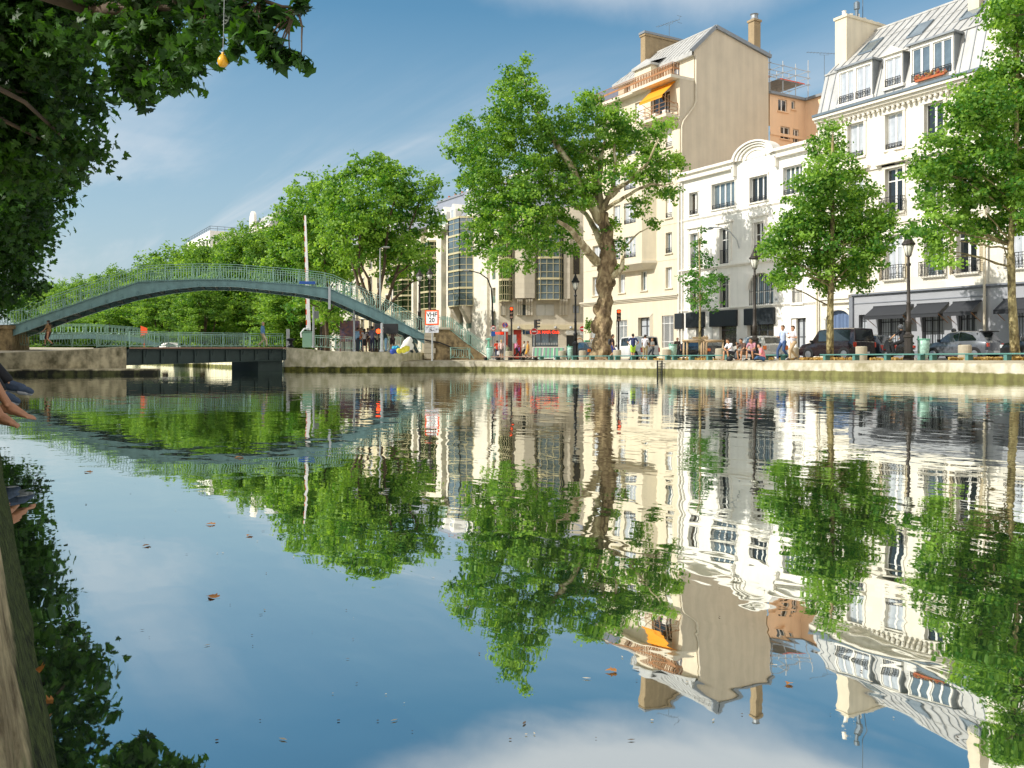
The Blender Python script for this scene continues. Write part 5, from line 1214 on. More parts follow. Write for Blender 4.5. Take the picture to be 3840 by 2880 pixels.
# distant second footbridge
FA, FB_ = gt(150, 98), gt(640, 104); fe = (FB_-FA).normalized(); FLn = (FB_-FA).length
fr2 = empty('far_footbridge', (FA.x, FA.y, 0), math.atan2(fe.y, fe.x), 'second low green footbridge seen through the railings beyond the lock', 'footbridge')
P2 = [(0, zt(1256, 98)), (FLn*.35, zt(1250, 99)), (FLn*.72, zt(1262, 101)), (FLn, zt(1300, 104))]
for y in (0, 2.2):
    mb = MB(); m = 14
    for i in range(m): a, b = FLn*i/m, FLn*(i+1)/m; mb.bar((a, y, interp(P2, a)-.25), (b, y, interp(P2, b)-.25), .1, .5)
    mb.build('girder', M['bridge_green'], fr2); mb = MB(); baluster_rail(mb, P2, y, 0, FLn, 1.1, .7, 2.4, .025); mb.build('railing', M['bridge_rail'], fr2)
sg = gt(540, 97); mb = MB(); mb.prism([(-.35, 0), (.35, .28), (.35, .0+.9), (-.35, 1.15)], -.03, .03, 'y'); mb.tube([(0, .06, -1.6), (0, .06, 1)], .04, 5)
o = mb.build('orange_sign', M['sign_orange'], None, loc=(sg.x, sg.y, zt(1262, 97)), rz=-TA); tag(o, 'plain orange sign board facing along the lock by the second footbridge', 'sign')

# ---------------------------------------------------------------- lifting barrier, cabinet, bollard
t = 68.5; g0 = gt(1157, t); zb0 = zt(1303, t)
BX = empty('barrier', (g0.x, g0.y, zb0), -TA, 'raised red and white striped barrier pole on a green cabinet', 'barrier')
mb = MB(); mb.bbox(-.38, .34, -.35, .35, 0, 1.15, .02); mb.box(-.42, .38, -.38, .38, 1.15, 1.2); mb.build('cabinet', M['bin_green'] if False else mat('cabinet_green', '#7fa58f', .5, var=.05), BX)
hb_ = zt(808, t)-zb0; mb = MB(); k = 22
for i in range(k):
    z0, z1 = 1.3+(hb_-1.3)*i/k, 1.3+(hb_-1.3)*(i+1)/k; mb.mi = i % 2
    w0, w1 = .17-.10*i/k, .17-.10*(i+1)/k; x0, x1 = -.0-.26*i/k, -.0-.26*(i+1)/k
    mb.add([(x0-w0, -.05, z0), (x0-w0+w0*.45, -.05, z0), (x1-w1+w1*.45, -.05, z1), (x1-w1, -.05, z1), (x0-w0, .05, z0), (x0-w0+w0*.45, .05, z0), (x1-w1+w1*.45, .05, z1), (x1-w1, .05, z1)], [(0,1,2,3), (4,5,6,7), (0,3,7,4), (1,2,6,5)])
    mb.mi = 0
    mb.add([(x0-w0*.55, -.052, z0), (x0+w0, -.052, z0), (x1+w1, -.052, z1), (x1-w1*.55, -.052, z1), (x0-w0*.55, .052, z0), (x0+w0, .052, z0), (x1+w1, .052, z1), (x1-w1*.55, .052, z1)], [(0,1,2,3), (4,5,6,7), (0,3,7,4), (1,2,6,5)])
mb.build('barrier_arm', [M['sign_white'], M['sign_orange']], BX)
mb = MB(); mb.tube([(-.45, -.3, .75), (-.5, -.3, 1.1), (-.3, -.1, 1.4), (.0, 0, 1.45)], .07, 6); mb.build('counterweight', M['sign_white'], BX)
def pole(name, px, t, yb, yt, r, m, label, cat='pole'):
    p = gt(px, t); z = zt(yb, t); mb = MB(); mb.lathe([(r*1.6, 0), (r*1.6, .12), (r, .16), (r*.9, zt(yt, t)-z), (0.01, zt(yt, t)-z+.03)], 0, 0, 8)
    return tag(mb.build(name, M[m], loc=(p.x, p.y, z)), label, cat)
o = pole('signal_post', 1176, 68, 1304, 1150, .09, 'galv', 'plain white steel post close beside the green barrier cabinet'); mb = MB(); mb.bbox(.1, .38, -.1, .1, 2.2, 2.75, .02); mb.build('control_box', M['galv'], o)
p = gt(1090, 66.6); mb = MB(); mb.lathe([(.3, 0), (.24, .06), (.14, .15), (.13, .4), (.3, .5), (.32, .56), (.2, .62), (.01, .63)], 0, 0, 12); tag(mb.build('mooring_bollard', M['lamp_black'], smooth=True, loc=(p.x, p.y, zt(1301, 66.6))), 'squat black iron mooring bollard by the end of the swing bridge', 'bollard')
p = gt(1079, 66.8); mb = MB(); mb.bbox(-.1, .14, -.03, .03, 0, 1.35, .01); tag(mb.build('gauge_plate', M['galv'], loc=(p.x, p.y, zt(1303, 66.8)), rz=-TA), 'tall narrow blank steel gauge plate beside the mooring bollard', 'sign')
# posts and red lamp under the arch
o = pole('signal_post', 1328, 64.5, 1318, 1150, .08, 'galv', 'white post standing left of the man in the pale blue shirt')
o = pole('signal_post', 1432, 62.6, 1319, 1212, .11, 'galv', 'grey post beside the lit red lamp under the footbridge')
p = gt(1419, 62.8); SG = empty('canal_signal', (p.x, p.y, zt(1319, 62.8)), -TA, 'canal traffic signal with one glowing red lamp under the footbridge', 'signal')
mb = MB(); mb.bbox(-.28, .24, .0, .15, 1.2, 1.95, .02); mb.bar((.0, .1, 0), (.0, .1, 1.25), .07); mb.build('backboard', M['plastic_black'], SG)
mb = MB(); mb.lathe([(.16, -.02), (.15, -.06), (.01, -.08)], 0, 0, 16, axis='y'); o = mb.build('lamp', M['lamp_red'], SG, loc=(0, 0, 1.42)); 
mb = MB(); mb.bbox(.35, 1.35, .0, .25, 1.25, 1.95, .03); mb.build('hood', M['plastic_black'], SG)
# sign VHF 20
p = gt(1620, 61.5); V = empty('channel_sign', (p.x, p.y, G), -TA-.32, 'square white sign with orange border reading VHF 20 on a grey post', 'sign')
s = 61.5/3400; w = 28*s; zc = zt(1191, 61.5)-G
mb = MB(); mb.tube([(0.0, .04, -.05), (0.0, .04, zc+w)], .055, 8); mb.build('post', M['galv'], V)
mb = MB(); mb.bbox(-w, w, -.03, .0, zc-w, zc+w, .008); mb.build('panel', M['sign_orange'], V); mb = MB(); mb.bbox(-w*.8, w*.8, -.04, -.02, zc-w*.8, zc+w*.8, .004); mb.build('face', M['sign_white'], V)
text_mesh('VHF', w*.86, M['black_text'], 'lettering', V, (0, -.045, zc+w*.36), bold=.008); text_mesh('20', w*.86, M['black_text'], 'lettering', V, (0, -.045, zc-w*.36), bold=.008)
mb = MB(); mb.bbox(-w*.98, w*.98, -.03, .0, zc-w-.52, zc-w-.04, .006); pl = mb.build('plate', M['sign_plate'], V)
mb = MB(); random.seed(3)
for k in range(26):
    x, z = random.uniform(-w*.85, w*.7), zc-w-.28+random.choice((.12, .0, -.12))+random.uniform(-.03, .03); pts = [(x+j*.06, -.034, z+random.uniform(-.05, .05)) for j in range(4)]; mb.tube(pts, .007, 4)
mb.build('scribble', M['black_text'], pl)
# ---------------------------------------------------------------- trees
rng = np.random.default_rng(11)
def star_leaf():        # palmate leaf, five lobes, slightly cupped; stem at origin, tip +y
    P = [(0,0),(.28,-.06),(.5,.16),(.3,.22),(.52,.52),(.26,.46),(.2,.62),(0,1.0),(-.2,.62),(-.26,.46),(-.52,.52),(-.3,.22),(-.5,.16),(-.28,-.06)]
    v = np.array([(x, y-.3, -.35*x*x) for x, y in P]+[(0, .05, .04)]); n = len(P)
    return v, np.array([(n, i, (i+1) % n) for i in range(n)])
def kite_leaf():        # folded two-part leaf for crowns seen from afar
    v = np.array([(0,-.5,0),(.42,-.05,-.10),(.22,.30,-.05),(0,.5,0),(-.22,.30,-.05),(-.42,-.05,-.10)])
    return v, np.array([(0,1,2),(0,2,3),(0,3,4),(0,4,5)])
LV = {'star': star_leaf(), 'kite': kite_leaf()}
def leaves_mesh(name, pos, nrm, size, kind, mt, tone):
    """one mesh holding the crown's leaves: numpy builds every leaf from its position, facing and size"""
    V0, F0 = LV[kind]; n = len(pos); k = len(V0)
    N_ = nrm/np.linalg.norm(nrm, axis=1)[:, None]; r = rng.normal(size=(n, 3)); T = np.cross(N_, r); T /= np.linalg.norm(T, axis=1)[:, None]; Bt = np.cross(N_, T)
    V = pos[:, None, :]+size[:, None, None]*(V0[None, :, 0:1]*T[:, None, :]+V0[None, :, 1:2]*Bt[:, None, :]+V0[None, :, 2:3]*N_[:, None, :])
    V = V.reshape(-1, 3); Fc = (F0[None]+(np.arange(n)*k)[:, None, None]).reshape(-1)
    nf = n*len(F0); me = bpy.data.meshes.new(name)
    me.vertices.add(n*k); me.vertices.foreach_set('co', V.astype(np.float32).ravel())
    me.loops.add(nf*3); me.loops.foreach_set('vertex_index', Fc.astype(np.int32)); me.polygons.add(nf)
    me.polygons.foreach_set('loop_start', (np.arange(nf)*3).astype(np.int32)); me.polygons.foreach_set('loop_total', np.full(nf, 3, np.int32))
    a = me.attributes.new('tone', 'FLOAT', 'POINT'); a.data.foreach_set('value', np.repeat(tone, k).astype(np.float32))
    me.update(calc_edges=True); me.materials.append(M[mt]); return me
def crown(blobs, leaf, dens, kind, mt, cl=(.5, 1.0), fill=1.0, droop=.0, cnum=1.0):
    """blobs: (x,y,z,r) branch masses -> sprays of leaves (small clumps) -> leaves, leaving gaps between sprays"""
    P, Nn, S_, T_ = [], [], [], []
    for x, y, z, r in blobs:
        m = max(3, int(cnum*3.2*(r/((cl[0]+cl[1])/2))**2))
        d = rng.normal(size=(m, 3)); d /= np.linalg.norm(d, axis=1)[:, None]; rad = r*(.3+.85*rng.random(m)**.75)
        c = np.array([x, y, z])+d*rad[:, None]
        for j in range(m):
            cr_ = rng.uniform(*cl)*(1.25 if rng.random() < .2 else .9); k = max(5, int(dens*cr_*cr_))
            e = rng.normal(size=(k, 3)); e /= np.linalg.norm(e, axis=1)[:, None]; q = e*(cr_*(.2+.95*rng.random(k)**.8))[:, None]*rng.uniform(.6, 1.25, 3); q[:, 2] *= .6
            P.append(c[j]+q); up = np.array([0, 0, .75]); Nn.append(e*.35+d[j]*.25+up*.8+rng.normal(size=(k, 3))*.7)
            S_.append(leaf*rng.uniform(.7, 1.25, k)); T_.append(np.clip(rng.normal(.48, .24)+rng.normal(0, .2, k), 0, 1))
    P = np.concatenate(P); return leaves_mesh('crown', P, np.concatenate(Nn), np.concatenate(S_), kind, mt, np.concatenate(T_))
def limb(mb, a, b, r0, r1, seed, n=7, bend=.12, sag=0):
    a, b = Vector(a), Vector(b); L_ = (b-a).length; R = random.Random(seed); o = Vector((R.uniform(-1, 1), R.uniform(-1, 1), R.uniform(-.3, 1)))*L_*bend
    pts = [a.lerp(b, t)+o*math.sin(PI*t)+Vector((R.uniform(-1, 1), R.uniform(-1, 1), R.uniform(-1, 1)))*L_*.02*(0 < t < 1)+Vector((0, 0, -sag*L_*math.sin(PI*t))) for t in [i/n for i in range(n+1)]]
    mb.tube(pts, [r0+(r1-r0)*i/n for i in range(n+1)], 7 if r0 > .08 else 5); return pts
def jitter_trunk(mb, pts, rad, n=14, amp=.12, seed=0):
    base = len(mb.v); mb.tube(pts, rad, n)
    for i in range(base, len(mb.v)):
        v = Vector(mb.v[i]); w = Vector((v.x, v.y, v.z*1.6)); k = mnoise.noise(w*1.3+Vector((seed, 0, 0)))*amp+mnoise.noise(w*3.2+Vector((seed, 5, 0)))*amp*.55
        c = min(pts, key=lambda p: abs(Vector(p).z-v.z)); d = Vector((v.x-c[0], v.y-c[1], 0)); d = d.normalized() if d.length > 1e-4 else Vector((0, 0, 0)); mb.v[i] = tuple(v+d*k)
def BLB(lst, t, sc=1.0, jd=.55, seed=1, base=None):       # branch masses given by image position and size, spread in depth
    R = random.Random(seed); o = []
    for px, py, pr in lst:
        r = pr*t/F; dt = R.uniform(-jd, jd)*4.0
        p = pt(px, py, t+dt); o.append((p.x, p.y, p.z, r*sc))
    return o
def localise(bl, o): return [(x-o[0], y-o[1], z-o[2], r) for x, y, z, r in bl]
def tree(name, loc, label, group=None, cat='tree'):
    return empty(name, loc, 0, label, cat, group)

# --- the big plane tree
t1 = 63.5; g1 = gt(2262, t1); T1 = tree('plane_tree', (g1.x, g1.y, G), 'huge old plane tree with thick knobbly bare trunk beside the black street lamp')
bl = BLB([(1942,278,52),(1960,335,42),(1905,355,55),(1895,418,66),(1990,400,60),(1769,500,56),(1745,572,66),(1860,520,75),(1940,520,95),(1815,606,88),(2105,440,46),(2217,385,42),(2197,450,76),(2290,440,56),(2350,480,56),(2130,540,95),(2275,560,70),(2352,535,55),
 (1793,700,85),(1890,700,105),(1985,680,105),(2080,630,95),(1781,921,42),(1790,850,58),(1870,876,78),(1868,965,46),(1916,1000,30),(1990,1000,22),(1985,900,66),(2075,910,46),(2050,830,76),(1960,800,105),(2135,850,46),(2143,930,30),(1850,800,80),
 (2453,690,48),(2494,720,36),(2516,745,24),(2449,845,26),(2380,763,42),(2318,920,26),(2474,480,42),(2538,608,36),(2453,530,48),(2453,590,56),(2495,640,50),(2327,490,56),(2390,640,50),(2300,650,48),(2180,620,80),(2200,720,60),(2310,1000,24),(2290,840,34),(2110,740,80),(1840,450,40),(2060,470,45),(2020,520,70)], t1, 1.06, .62, 4)
lb = localise(bl, (g1.x, g1.y, G))
link('crown', crown(lb, .205, 125, 'kite', 'leaf', (.3, .78), cnum=1.6), T1)
mb = MB()
def LP(px, py, dt=0): p = pt(px, py, t1+dt); return (p.x-g1.x, p.y-g1.y, p.z-G)
tr = [LP(2254,1362), LP(2256,1335), LP(2262,1290), LP(2266,1220), LP(2268,1150), LP(2268,1080), LP(2270,1030), LP(2276,985), LP(2280,930), LP(2275,870), LP(2255,800)]
sub = []
for a, b in zip(tr, tr[1:]):
    for k in range(8): sub.append(Vector(a).lerp(Vector(b), k/8))
sub.append(Vector(tr[-1])); n = len(sub); rr = [1.25, .86, .66, .56, .53, .52, .53, .6, .52, .46, .32]
rad = [interp([(i*8, r) for i, r in enumerate(rr)], k) for k in range(n)]
jitter_trunk(mb, sub, rad, 30, .2, 3)
for (px, py, r, dt) in ((2240,1160,.34,-.1),(2234,1225,.4,0),(2296,1060,.26,0),(2300,985,.28,0)): c = LP(px, py, dt); mb.ball(c, r, 9, 7, (1, 1, 1.3))
mb.build('trunk', M['bark_old'], T1, True)
mb = MB(); S1 = LP(2240,1000); S2 = LP(2258,850); S3 = LP(2265, 900)
def BR_(pxs, r0, r1, dts=None, seed=1):
    pts = [LP(px, py, (dts[i] if dts else 0)) for i, (px, py) in enumerate(pxs)]
    for i in range(len(pts)-1):
        k = len(pts)-1; limb(mb, pts[i], pts[i+1], r0+(r1-r0)*i/k, r0+(r1-r0)*(i+1)/k, seed+i, 5, .04)
BR_([(2245,985),(2205,945),(2170,900),(2140,860),(2090,830)], .36, .12, (0,-1,-2,-2.5,-3), 3)
BR_([(2262,930),(2225,850),(2195,800),(2140,760)], .26, .1, (0,1,1.5,2), 5)
BR_([(2250,830),(2200,740),(2150,640),(2085,540),(2040,470),(1990,380),(1960,300)], .34, .06, (0,-.5,-.6,-.3,0,0,0), 7)
BR_([(2256,820),(2245,700),(2252,600),(2268,530)], .3, .08, (0,.3,.6,.8), 9)
BR_([(2258,800),(2300,700),(2310,620),(2305,540)], .22, .07, (0,-.8,-1,-1), 12)
BR_([(2256,790),(2232,700),(2200,600),(2180,500)], .22, .07, (0,1,2,2.4), 14)
BR_([(2262,760),(2330,700),(2420,640),(2500,590)], .17, .06, (0,-1,-1.5,-1.5), 15)
BR_([(2270,730),(2350,690),(2430,610),(2470,520)], .14, .05, (0,-2,-2.6,-3), 17)
BR_([(2262,790),(2340,740),(2440,690),(2500,700)], .16, .05, (0,-1.4,-2,-2), 19)
BR_([(2285,1050),(2330,1010),(2335,960)], .24, .12, (0,-1,-1.4), 21)
BR_([(2290,960),(2350,920),(2400,870),(2445,850)], .1, .03, (0,0,0,0), 22)
BR_([(2255,600),(2150,560),(2040,560),(1950,540)], .12, .04, (0,1,1.5,2), 24)
BR_([(2200,740),(2080,700),(1950,700),(1830,680)], .2, .05, (0,1,1.5,2), 26)
mb.build('limb', M['bark_pale'], T1, True)

# --- street trees on the right
def young(px, t, base_r, blobs, label, trunk_px, leaf, dens, kind='kite', mt='leaf', seed=1, cl=(.3, .7), cn=1.0, limbs=()):
    g = gt(px, t); T = tree('plane_tree', (g.x, g.y, G), label, 'plane trees along the far quay')
    lb = localise(BLB(blobs, t, 1.05, .4, seed), (g.x, g.y, G)); link('crown', crown(lb, leaf, dens, kind, mt, cl, cnum=cn), T)
    mb = MB(); pts = []
    for x, y in trunk_px: p = pt(x, y, t); pts.append(Vector((p.x-g.x, p.y-g.y, p.z-G)))
    n = len(pts)-1; jitter_trunk(mb, pts, [base_r*(1.15-.75*i/n) for i in range(n+1)], 10, base_r*.15, seed)
    mb.build('trunk', M['bark_young'], T, True); mb = MB()
    for q in lb:
        h = q[2]; s = min(pts, key=lambda p: abs(p.z-(h-.9)) if p.z > 2.6 else 99); 
        limb(mb, s, (q[0], q[1], q[2]), base_r*.28, .015, int(abs(q[0]*91)), 5, .08)
    for x0, y0, x1, y1, r in limbs:
        a, b = pt(x0, y0, t), pt(x1, y1, t-.8); limb(mb, (a.x-g.x, a.y-g.y, a.z-G), (b.x-g.x, b.y-g.y, b.z-G), r, r*.4, 5, 6, .06, .03)
    mb.build('limb', M['bark_young'], T, True); return T
o17 = lambda L_: [(x*1.736, y*1.736, r*1.736) for x, y, r in L_]
young(3112, 46.3, .17, o17([(1797,283,20),(1790,320,36),(1800,370,48),(1765,395,42),(1848,405,44),(1742,450,50),(1800,460,62),(1862,465,48),(1690,530,44),(1750,535,60),(1830,535,64),(1892,500,40),(1658,545,24),(1700,590,34),(1780,590,42),(1845,585,34),(1680,608,16),(1905,470,26),(1725,490,40),(1880,545,30)]),
      'leafy pyramid shaped street tree in front of the dark plum van', [(3112,1352),(3113,1250),(3114,1150),(3116,1060),(3120,950),(3122,800),(3122,650),(3122,520)], .165, 210, seed=2, cn=1.9, limbs=[(3112,1075,3020,1020,.05),(3114,1010,3170,960,.05)])
young(3805, 38.4, .17, o17([(2165,30,36),(2200,70,38),(2195,10,46),(2200,130,46),(2165,160,46),(2118,205,50),(2075,245,34),(2180,240,70),(2105,295,66),(2035,325,42),(2200,345,70),(2140,380,76),(2065,395,66),(2003,372,32),(1990,350,18),(2003,465,36),(2060,470,50),(2130,460,60),(2200,440,50),(1982,510,30),(2030,535,36),(2040,556,20),(2225,200,70),(2270,300,80),(2290,150,80),(2280,420,80),(2255,40,70),(2330,330,80),(2165,520,22)]),
      'tallest street tree cut off by the right edge with mottled yellow trunk', [(3808,1352),(3802,1250),(3796,1120),(3792,1000),(3790,920),(3800,760),(3810,560),(3815,300),(3818,60)], .16, 210, seed=3, cl=(.28, .72), cn=1.85, limbs=[(3782,935,3600,905,.05),(3786,900,3700,800,.05),(3790,880,3900,740,.07),(3800,800,3640,690,.05)])
T3 = young(2626, 54.6, .07, o17([(1515,495,8),(1513,525,14),(1518,560,20),(1502,585,18),(1545,598,20),(1492,612,18),(1525,625,24),(1535,652,18),(1510,648,22),(1493,642,12),(1550,620,12),(1474,600,8)]),
      'slender young tree held by a round timber stake frame', [(2626,1352),(2624,1280),(2625,1200),(2626,1140),(2625,1050),(2622,950),(2620,870)], .16, 150, mt='leaf_young', seed=5, cl=(.2, .5), cn=1.5)

# --- trees by the lock: a master set of crowns, reused with turned and scaled copies
def lock_tree(blobs, t, px, ybase, label, seed, trunk=((0, 0),), leaf=.29, r0=.5, group=None):
    g = gt(px, t); z0 = zt(ybase, t); T = tree('plane_tree', (g.x, g.y, z0), label, group or 'plane trees around the lock')
    lb = localise(BLB(blobs, t, 1.1, .9, seed), (g.x, g.y, z0)); link('crown', crown(lb, leaf, 62, 'kite', 'leaf', (.45, 1.05), cnum=2.0), T)
    mb = MB(); fork = Vector((0, 0, 2.6)); jitter_trunk(mb, [Vector((0, 0, -.4)), Vector((.05, 0, .8)), Vector((0, .1, 1.8)), fork+Vector((0, 0, .3))], [r0*1.25, r0, r0*.9, r0*.8], 12, .12, seed); mb.build('trunk', M['bark_dark'], T, True)
    mb = MB()
    for k, q in enumerate(lb[::2]): limb(mb, fork, (q[0], q[1], q[2]-.4), r0*.36, .06, seed+k, 6, .1)
    mb.build('limb', M['bark_dark'], T, True); return T
lock_tree(o17([(820,378,40),(780,372,36),(860,388,38),(735,415,40),(785,450,58),(850,450,58),(905,430,36),(922,485,34),(762,520,56),(832,520,56),(892,550,40),(845,585,26),(905,590,18),(815,345,20),(740,480,50),(940,410,16)]), 84, 1415, 1312, 'broad rounded plane tree rising behind the right half of the footbridge', 6)
lock_tree(o17([(700,470,44),(662,420,40),(640,462,36),(612,500,34),(700,545,46),(645,545,40),(610,560,34),(745,580,34),(665,590,30),(690,420,26)]), 94, 1215, 1310, 'plane tree partly hidden behind the raised striped barrier pole', 8)
lock_tree(o17([(690,650,26),(720,680,24),(660,640,22),(705,700,18),(740,650,18),(640,665,18),(735,700,14)]), 74, 1225, 1305, 'low bushy tree under the arch beside the grey post', 9, r0=.16, leaf=.26)
def generic(seed, H=20.0, R=6.5, low=.14):
    R_ = random.Random(seed); bl = []
    for k in range(30):
        f = R_.random(); z = H*(low+(.93-low)*f); w = R*math.sqrt(max(.05, 1-((f-.42)/.62)**2)); a = R_.uniform(0, 2*PI); q = w*math.sqrt(R_.random())*.85
        bl.append((math.cos(a)*q, math.sin(a)*q, z, R_.uniform(1.9, 2.9)))
    T = tree('plane_tree', (0, 0, 0), None); link('crown', crown(bl, .40, 34, 'kite', 'leaf_far', (.7, 1.5), cnum=1.3), T)
    mb = MB(); jitter_trunk(mb, [Vector((0, 0, -.5)), Vector((0, 0, 1.5)), Vector((.1, 0, 3.2)), Vector((0, .1, 5))], [.62, .46, .4, .3], 10, .1, seed); mb.build('trunk', M['bark_dark'], T, True); mb = MB()
    for k, q in enumerate(bl[::3]): limb(mb, (0, 0, 3.4), (q[0], q[1], q[2]), .2, .05, seed+k, 5, .1)
    mb.build('limb', M['bark_dark'], T, True); return T
protos = [generic(21), generic(22, 20, 7), generic(23, 20, 6)]
far = [(1010,835,118,'first treetop left of the barrier pole beyond the footbridge'),(940,862,112,'plane tree just right of the highest point of the footbridge'),(865,872,132,'plane tree in front of the white flat roofed block'),(770,890,125,'plane tree rising over the middle of the footbridge'),
 (700,925,150,'plane tree left of the flat roofed block'),(610,962,140,'plane tree above the left shoulder of the footbridge'),(530,985,170,'plane tree where the left footbridge stair begins'),(440,1010,165,'tree over the left stair railing of the footbridge'),(350,1030,200,'far tree above the middle of the left stair'),
 (270,1040,235,'far tree low over the left stair'),(190,1058,260,'small far tree above the left landing'),(120,1075,300,'farthest treetop by the left edge of the sky'),
 (1080,1080,96,'low tree under the crown of the arch with its trunk by the man in blue'),(760,1060,104,'tree filling the middle of the arch opening'),(620,1090,108,'tree filling the left part of the arch opening'),(500,1120,116,'tree behind the second footbridge'),(1150,800,100,'plane tree just left of the barrier pole above the railing'),(380,1150,120,'low tree seen below the left girder'),(260,1185,112,'low tree behind the walking woman'),(870,1070,112,'tree below the crown of the arch'),(160,1200,105,'low tree by the left end of the railing')]
R5 = random.Random(5)
KM = {}
for c in bpy.data.objects:
    if c.parent: KM.setdefault(c.parent.name, []).append(c)
used = [False]*3
for i, (px, py, t, lab) in enumerate(far):
    j = i % 3; g = gt(px, t); z0 = min(1.2, 1.0); H = (zt(py, t)-z0)*1.02; s = H/20.3
    if not used[j]: o = protos[j]; used[j] = True
    else: o = copy_tree(protos[j], None, KM)
    w = max(s, .62)*R5.uniform(.92, 1.12); o.location = (g.x, g.y, z0-.2); o.scale = (w, w, s); o.rotation_euler = (0, 0, R5.uniform(0, 6.28)); tag(o, lab, 'tree', 'plane trees beyond the footbridge')
# trees of the far quay's own row that stand just out of the picture on the right are left out
# --- left bank: the row whose crowns overhang the water
lb_lab = ['overhanging left bank tree second from the camera', 'dark left bank tree whose lowest sprays touch the skyline', 'left bank tree just above the left footbridge landing', 'farther left bank tree closing the row']
for i, (v, u, H, w, lab) in enumerate([(-3.4, 27, 17, .78, lb_lab[0]), (-3.0, 38, 17, .74, lb_lab[1]), (-3.4, 50, 18, .72, lb_lab[2]), (-6.5, 68, 19, .85, lb_lab[3])]):
    o = copy_tree(protos[i % 3], None, KM); o.location = (v, u, .6); o.scale = (w, w, H/20); o.rotation_euler = (0, 0, 1.3*i+.5); tag(o, lab, 'tree', 'trees along the left bank')
    for c in kids(o):
        if c.name.startswith('crown'):
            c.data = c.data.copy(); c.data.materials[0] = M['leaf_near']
# nearest tree: leaf shapes are visible
t0 = (-3.2, 11.5, .62); NT = tree('plane_tree', t0, 'nearest dark plane tree with large lobed leaves hanging over the top left corner', 'trees along the left bank')
def NB(L_):
    R = random.Random(9); o = []
    for x, y, r, t in L_: p = pt(x*1.736, y*1.736, t); o.append((p.x-t0[0], p.y-t0[1], p.z-t0[2], r*1.736*t/F))
    return o
nb_far = NB([(40,90,110,14),(130,70,100,13),(90,210,100,14.5),(50,320,100,15),(140,300,56,14),(170,240,40,13.5),(160,335,40,15),(125,372,38,16),(60,420,66,19),(60,490,46,21),(30,560,46,23),(35,600,40,25),(5,640,46,27),(10,500,70,21),(-60,200,150,14),(-80,420,140,18),(-60,0,160,13),(-150,600,120,22),(60,-60,140,13),(150,390,14,16),(85,500,18,21),(60,555,20,23)])
nb_near = NB([(250,50,80,12),(300,110,62,11.4),(262,170,34,11.5),(345,85,62,11),(375,135,44,10.8),(352,185,20,11),(318,170,32,11.2),(290,205,14,11.3),(425,55,56,10),(430,125,22,10),(470,35,50,9.6),(395,175,16,10.8),(300,-60,120,11),(430,-60,100,10)])
nb_tip = NB([(505,25,34,9.2),(540,40,26,9),(575,25,24,9),(610,30,18,9),(640,8,12,9),(520,75,18,9),(550,90,16,9),(585,90,16,9),(600,110,14,9),(625,122,11,9),(560,60,24,9),(560,-40,40,9),(640,-30,26,9),(647,134,6,9),(570,118,6,9),(600,134,5,9),(508,105,8,9)])
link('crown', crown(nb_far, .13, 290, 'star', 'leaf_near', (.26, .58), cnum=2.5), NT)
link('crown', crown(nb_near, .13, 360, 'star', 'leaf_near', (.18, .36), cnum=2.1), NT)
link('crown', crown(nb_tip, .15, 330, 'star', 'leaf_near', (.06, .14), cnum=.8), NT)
mb = MB(); jitter_trunk(mb, [Vector((0, 0, -.2)), Vector((0, 0, 1.5)), Vector((.1, .1, 3.2)), Vector((.3, 0, 5.5)), Vector((.4, .3, 8))], [.5, .4, .36, .3, .2], 14, .08, 2); mb.build('trunk', M['bark_plane'], NT, True)
mb = MB()
for k, q in enumerate(nb_far[::2]): limb(mb, (.2, .1, 4+.3*(k % 5)), q[:3], .09, .02, 40+k, 6, .06)
ends = [NB([(200,20,1,12)])[0], NB([(330,20,1,11)])[0], NB([(450,10,1,9.8)])[0], NB([(560,0,1,9.1)])[0], NB([(640,20,1,9)])[0]]
prev = (.3, 0, 5.0); rr_ = [.14, .1, .07, .045, .025, .012]
for k, e in enumerate(ends): limb(mb, prev, e[:3], rr_[k], rr_[k+1], 70+k, 5, .03); prev = e[:3]
tw_ = random.Random(4)
for q in nb_near+nb_tip:
    s = min(ends, key=lambda e: (Vector(e[:3])-Vector(q[:3])).length); limb(mb, s[:3], q[:3], .014, .005, int(q[0]*100), 5, .08)
mb.build('limb', M['bark_dark'], NT, True)
# yellow balloon on its string
p = pt(836, 229, 9.0); mb = MB(); mb.lathe([(.003, -.062), (.03, -.054), (.05, -.028), (.054, .0), (.044, .03), (.022, .06), (.010, .075), (.016, .085), (.004, .086)], 0, 0, 18)
BL = mb.build('balloon', M['balloon'], smooth=True, loc=tuple(p)); tag(BL, 'small deflated yellow balloon hanging on a string from the top left branch', 'balloon')
mb = MB(); zt_ = pt(845, -60, 9).z-p.z; mb.tube([(0, 0, .08), (.006, 0, .3), (.012, 0, .6), (.02, 0, zt_)], .0035, 5); mb.build('string', M['galv'], BL)
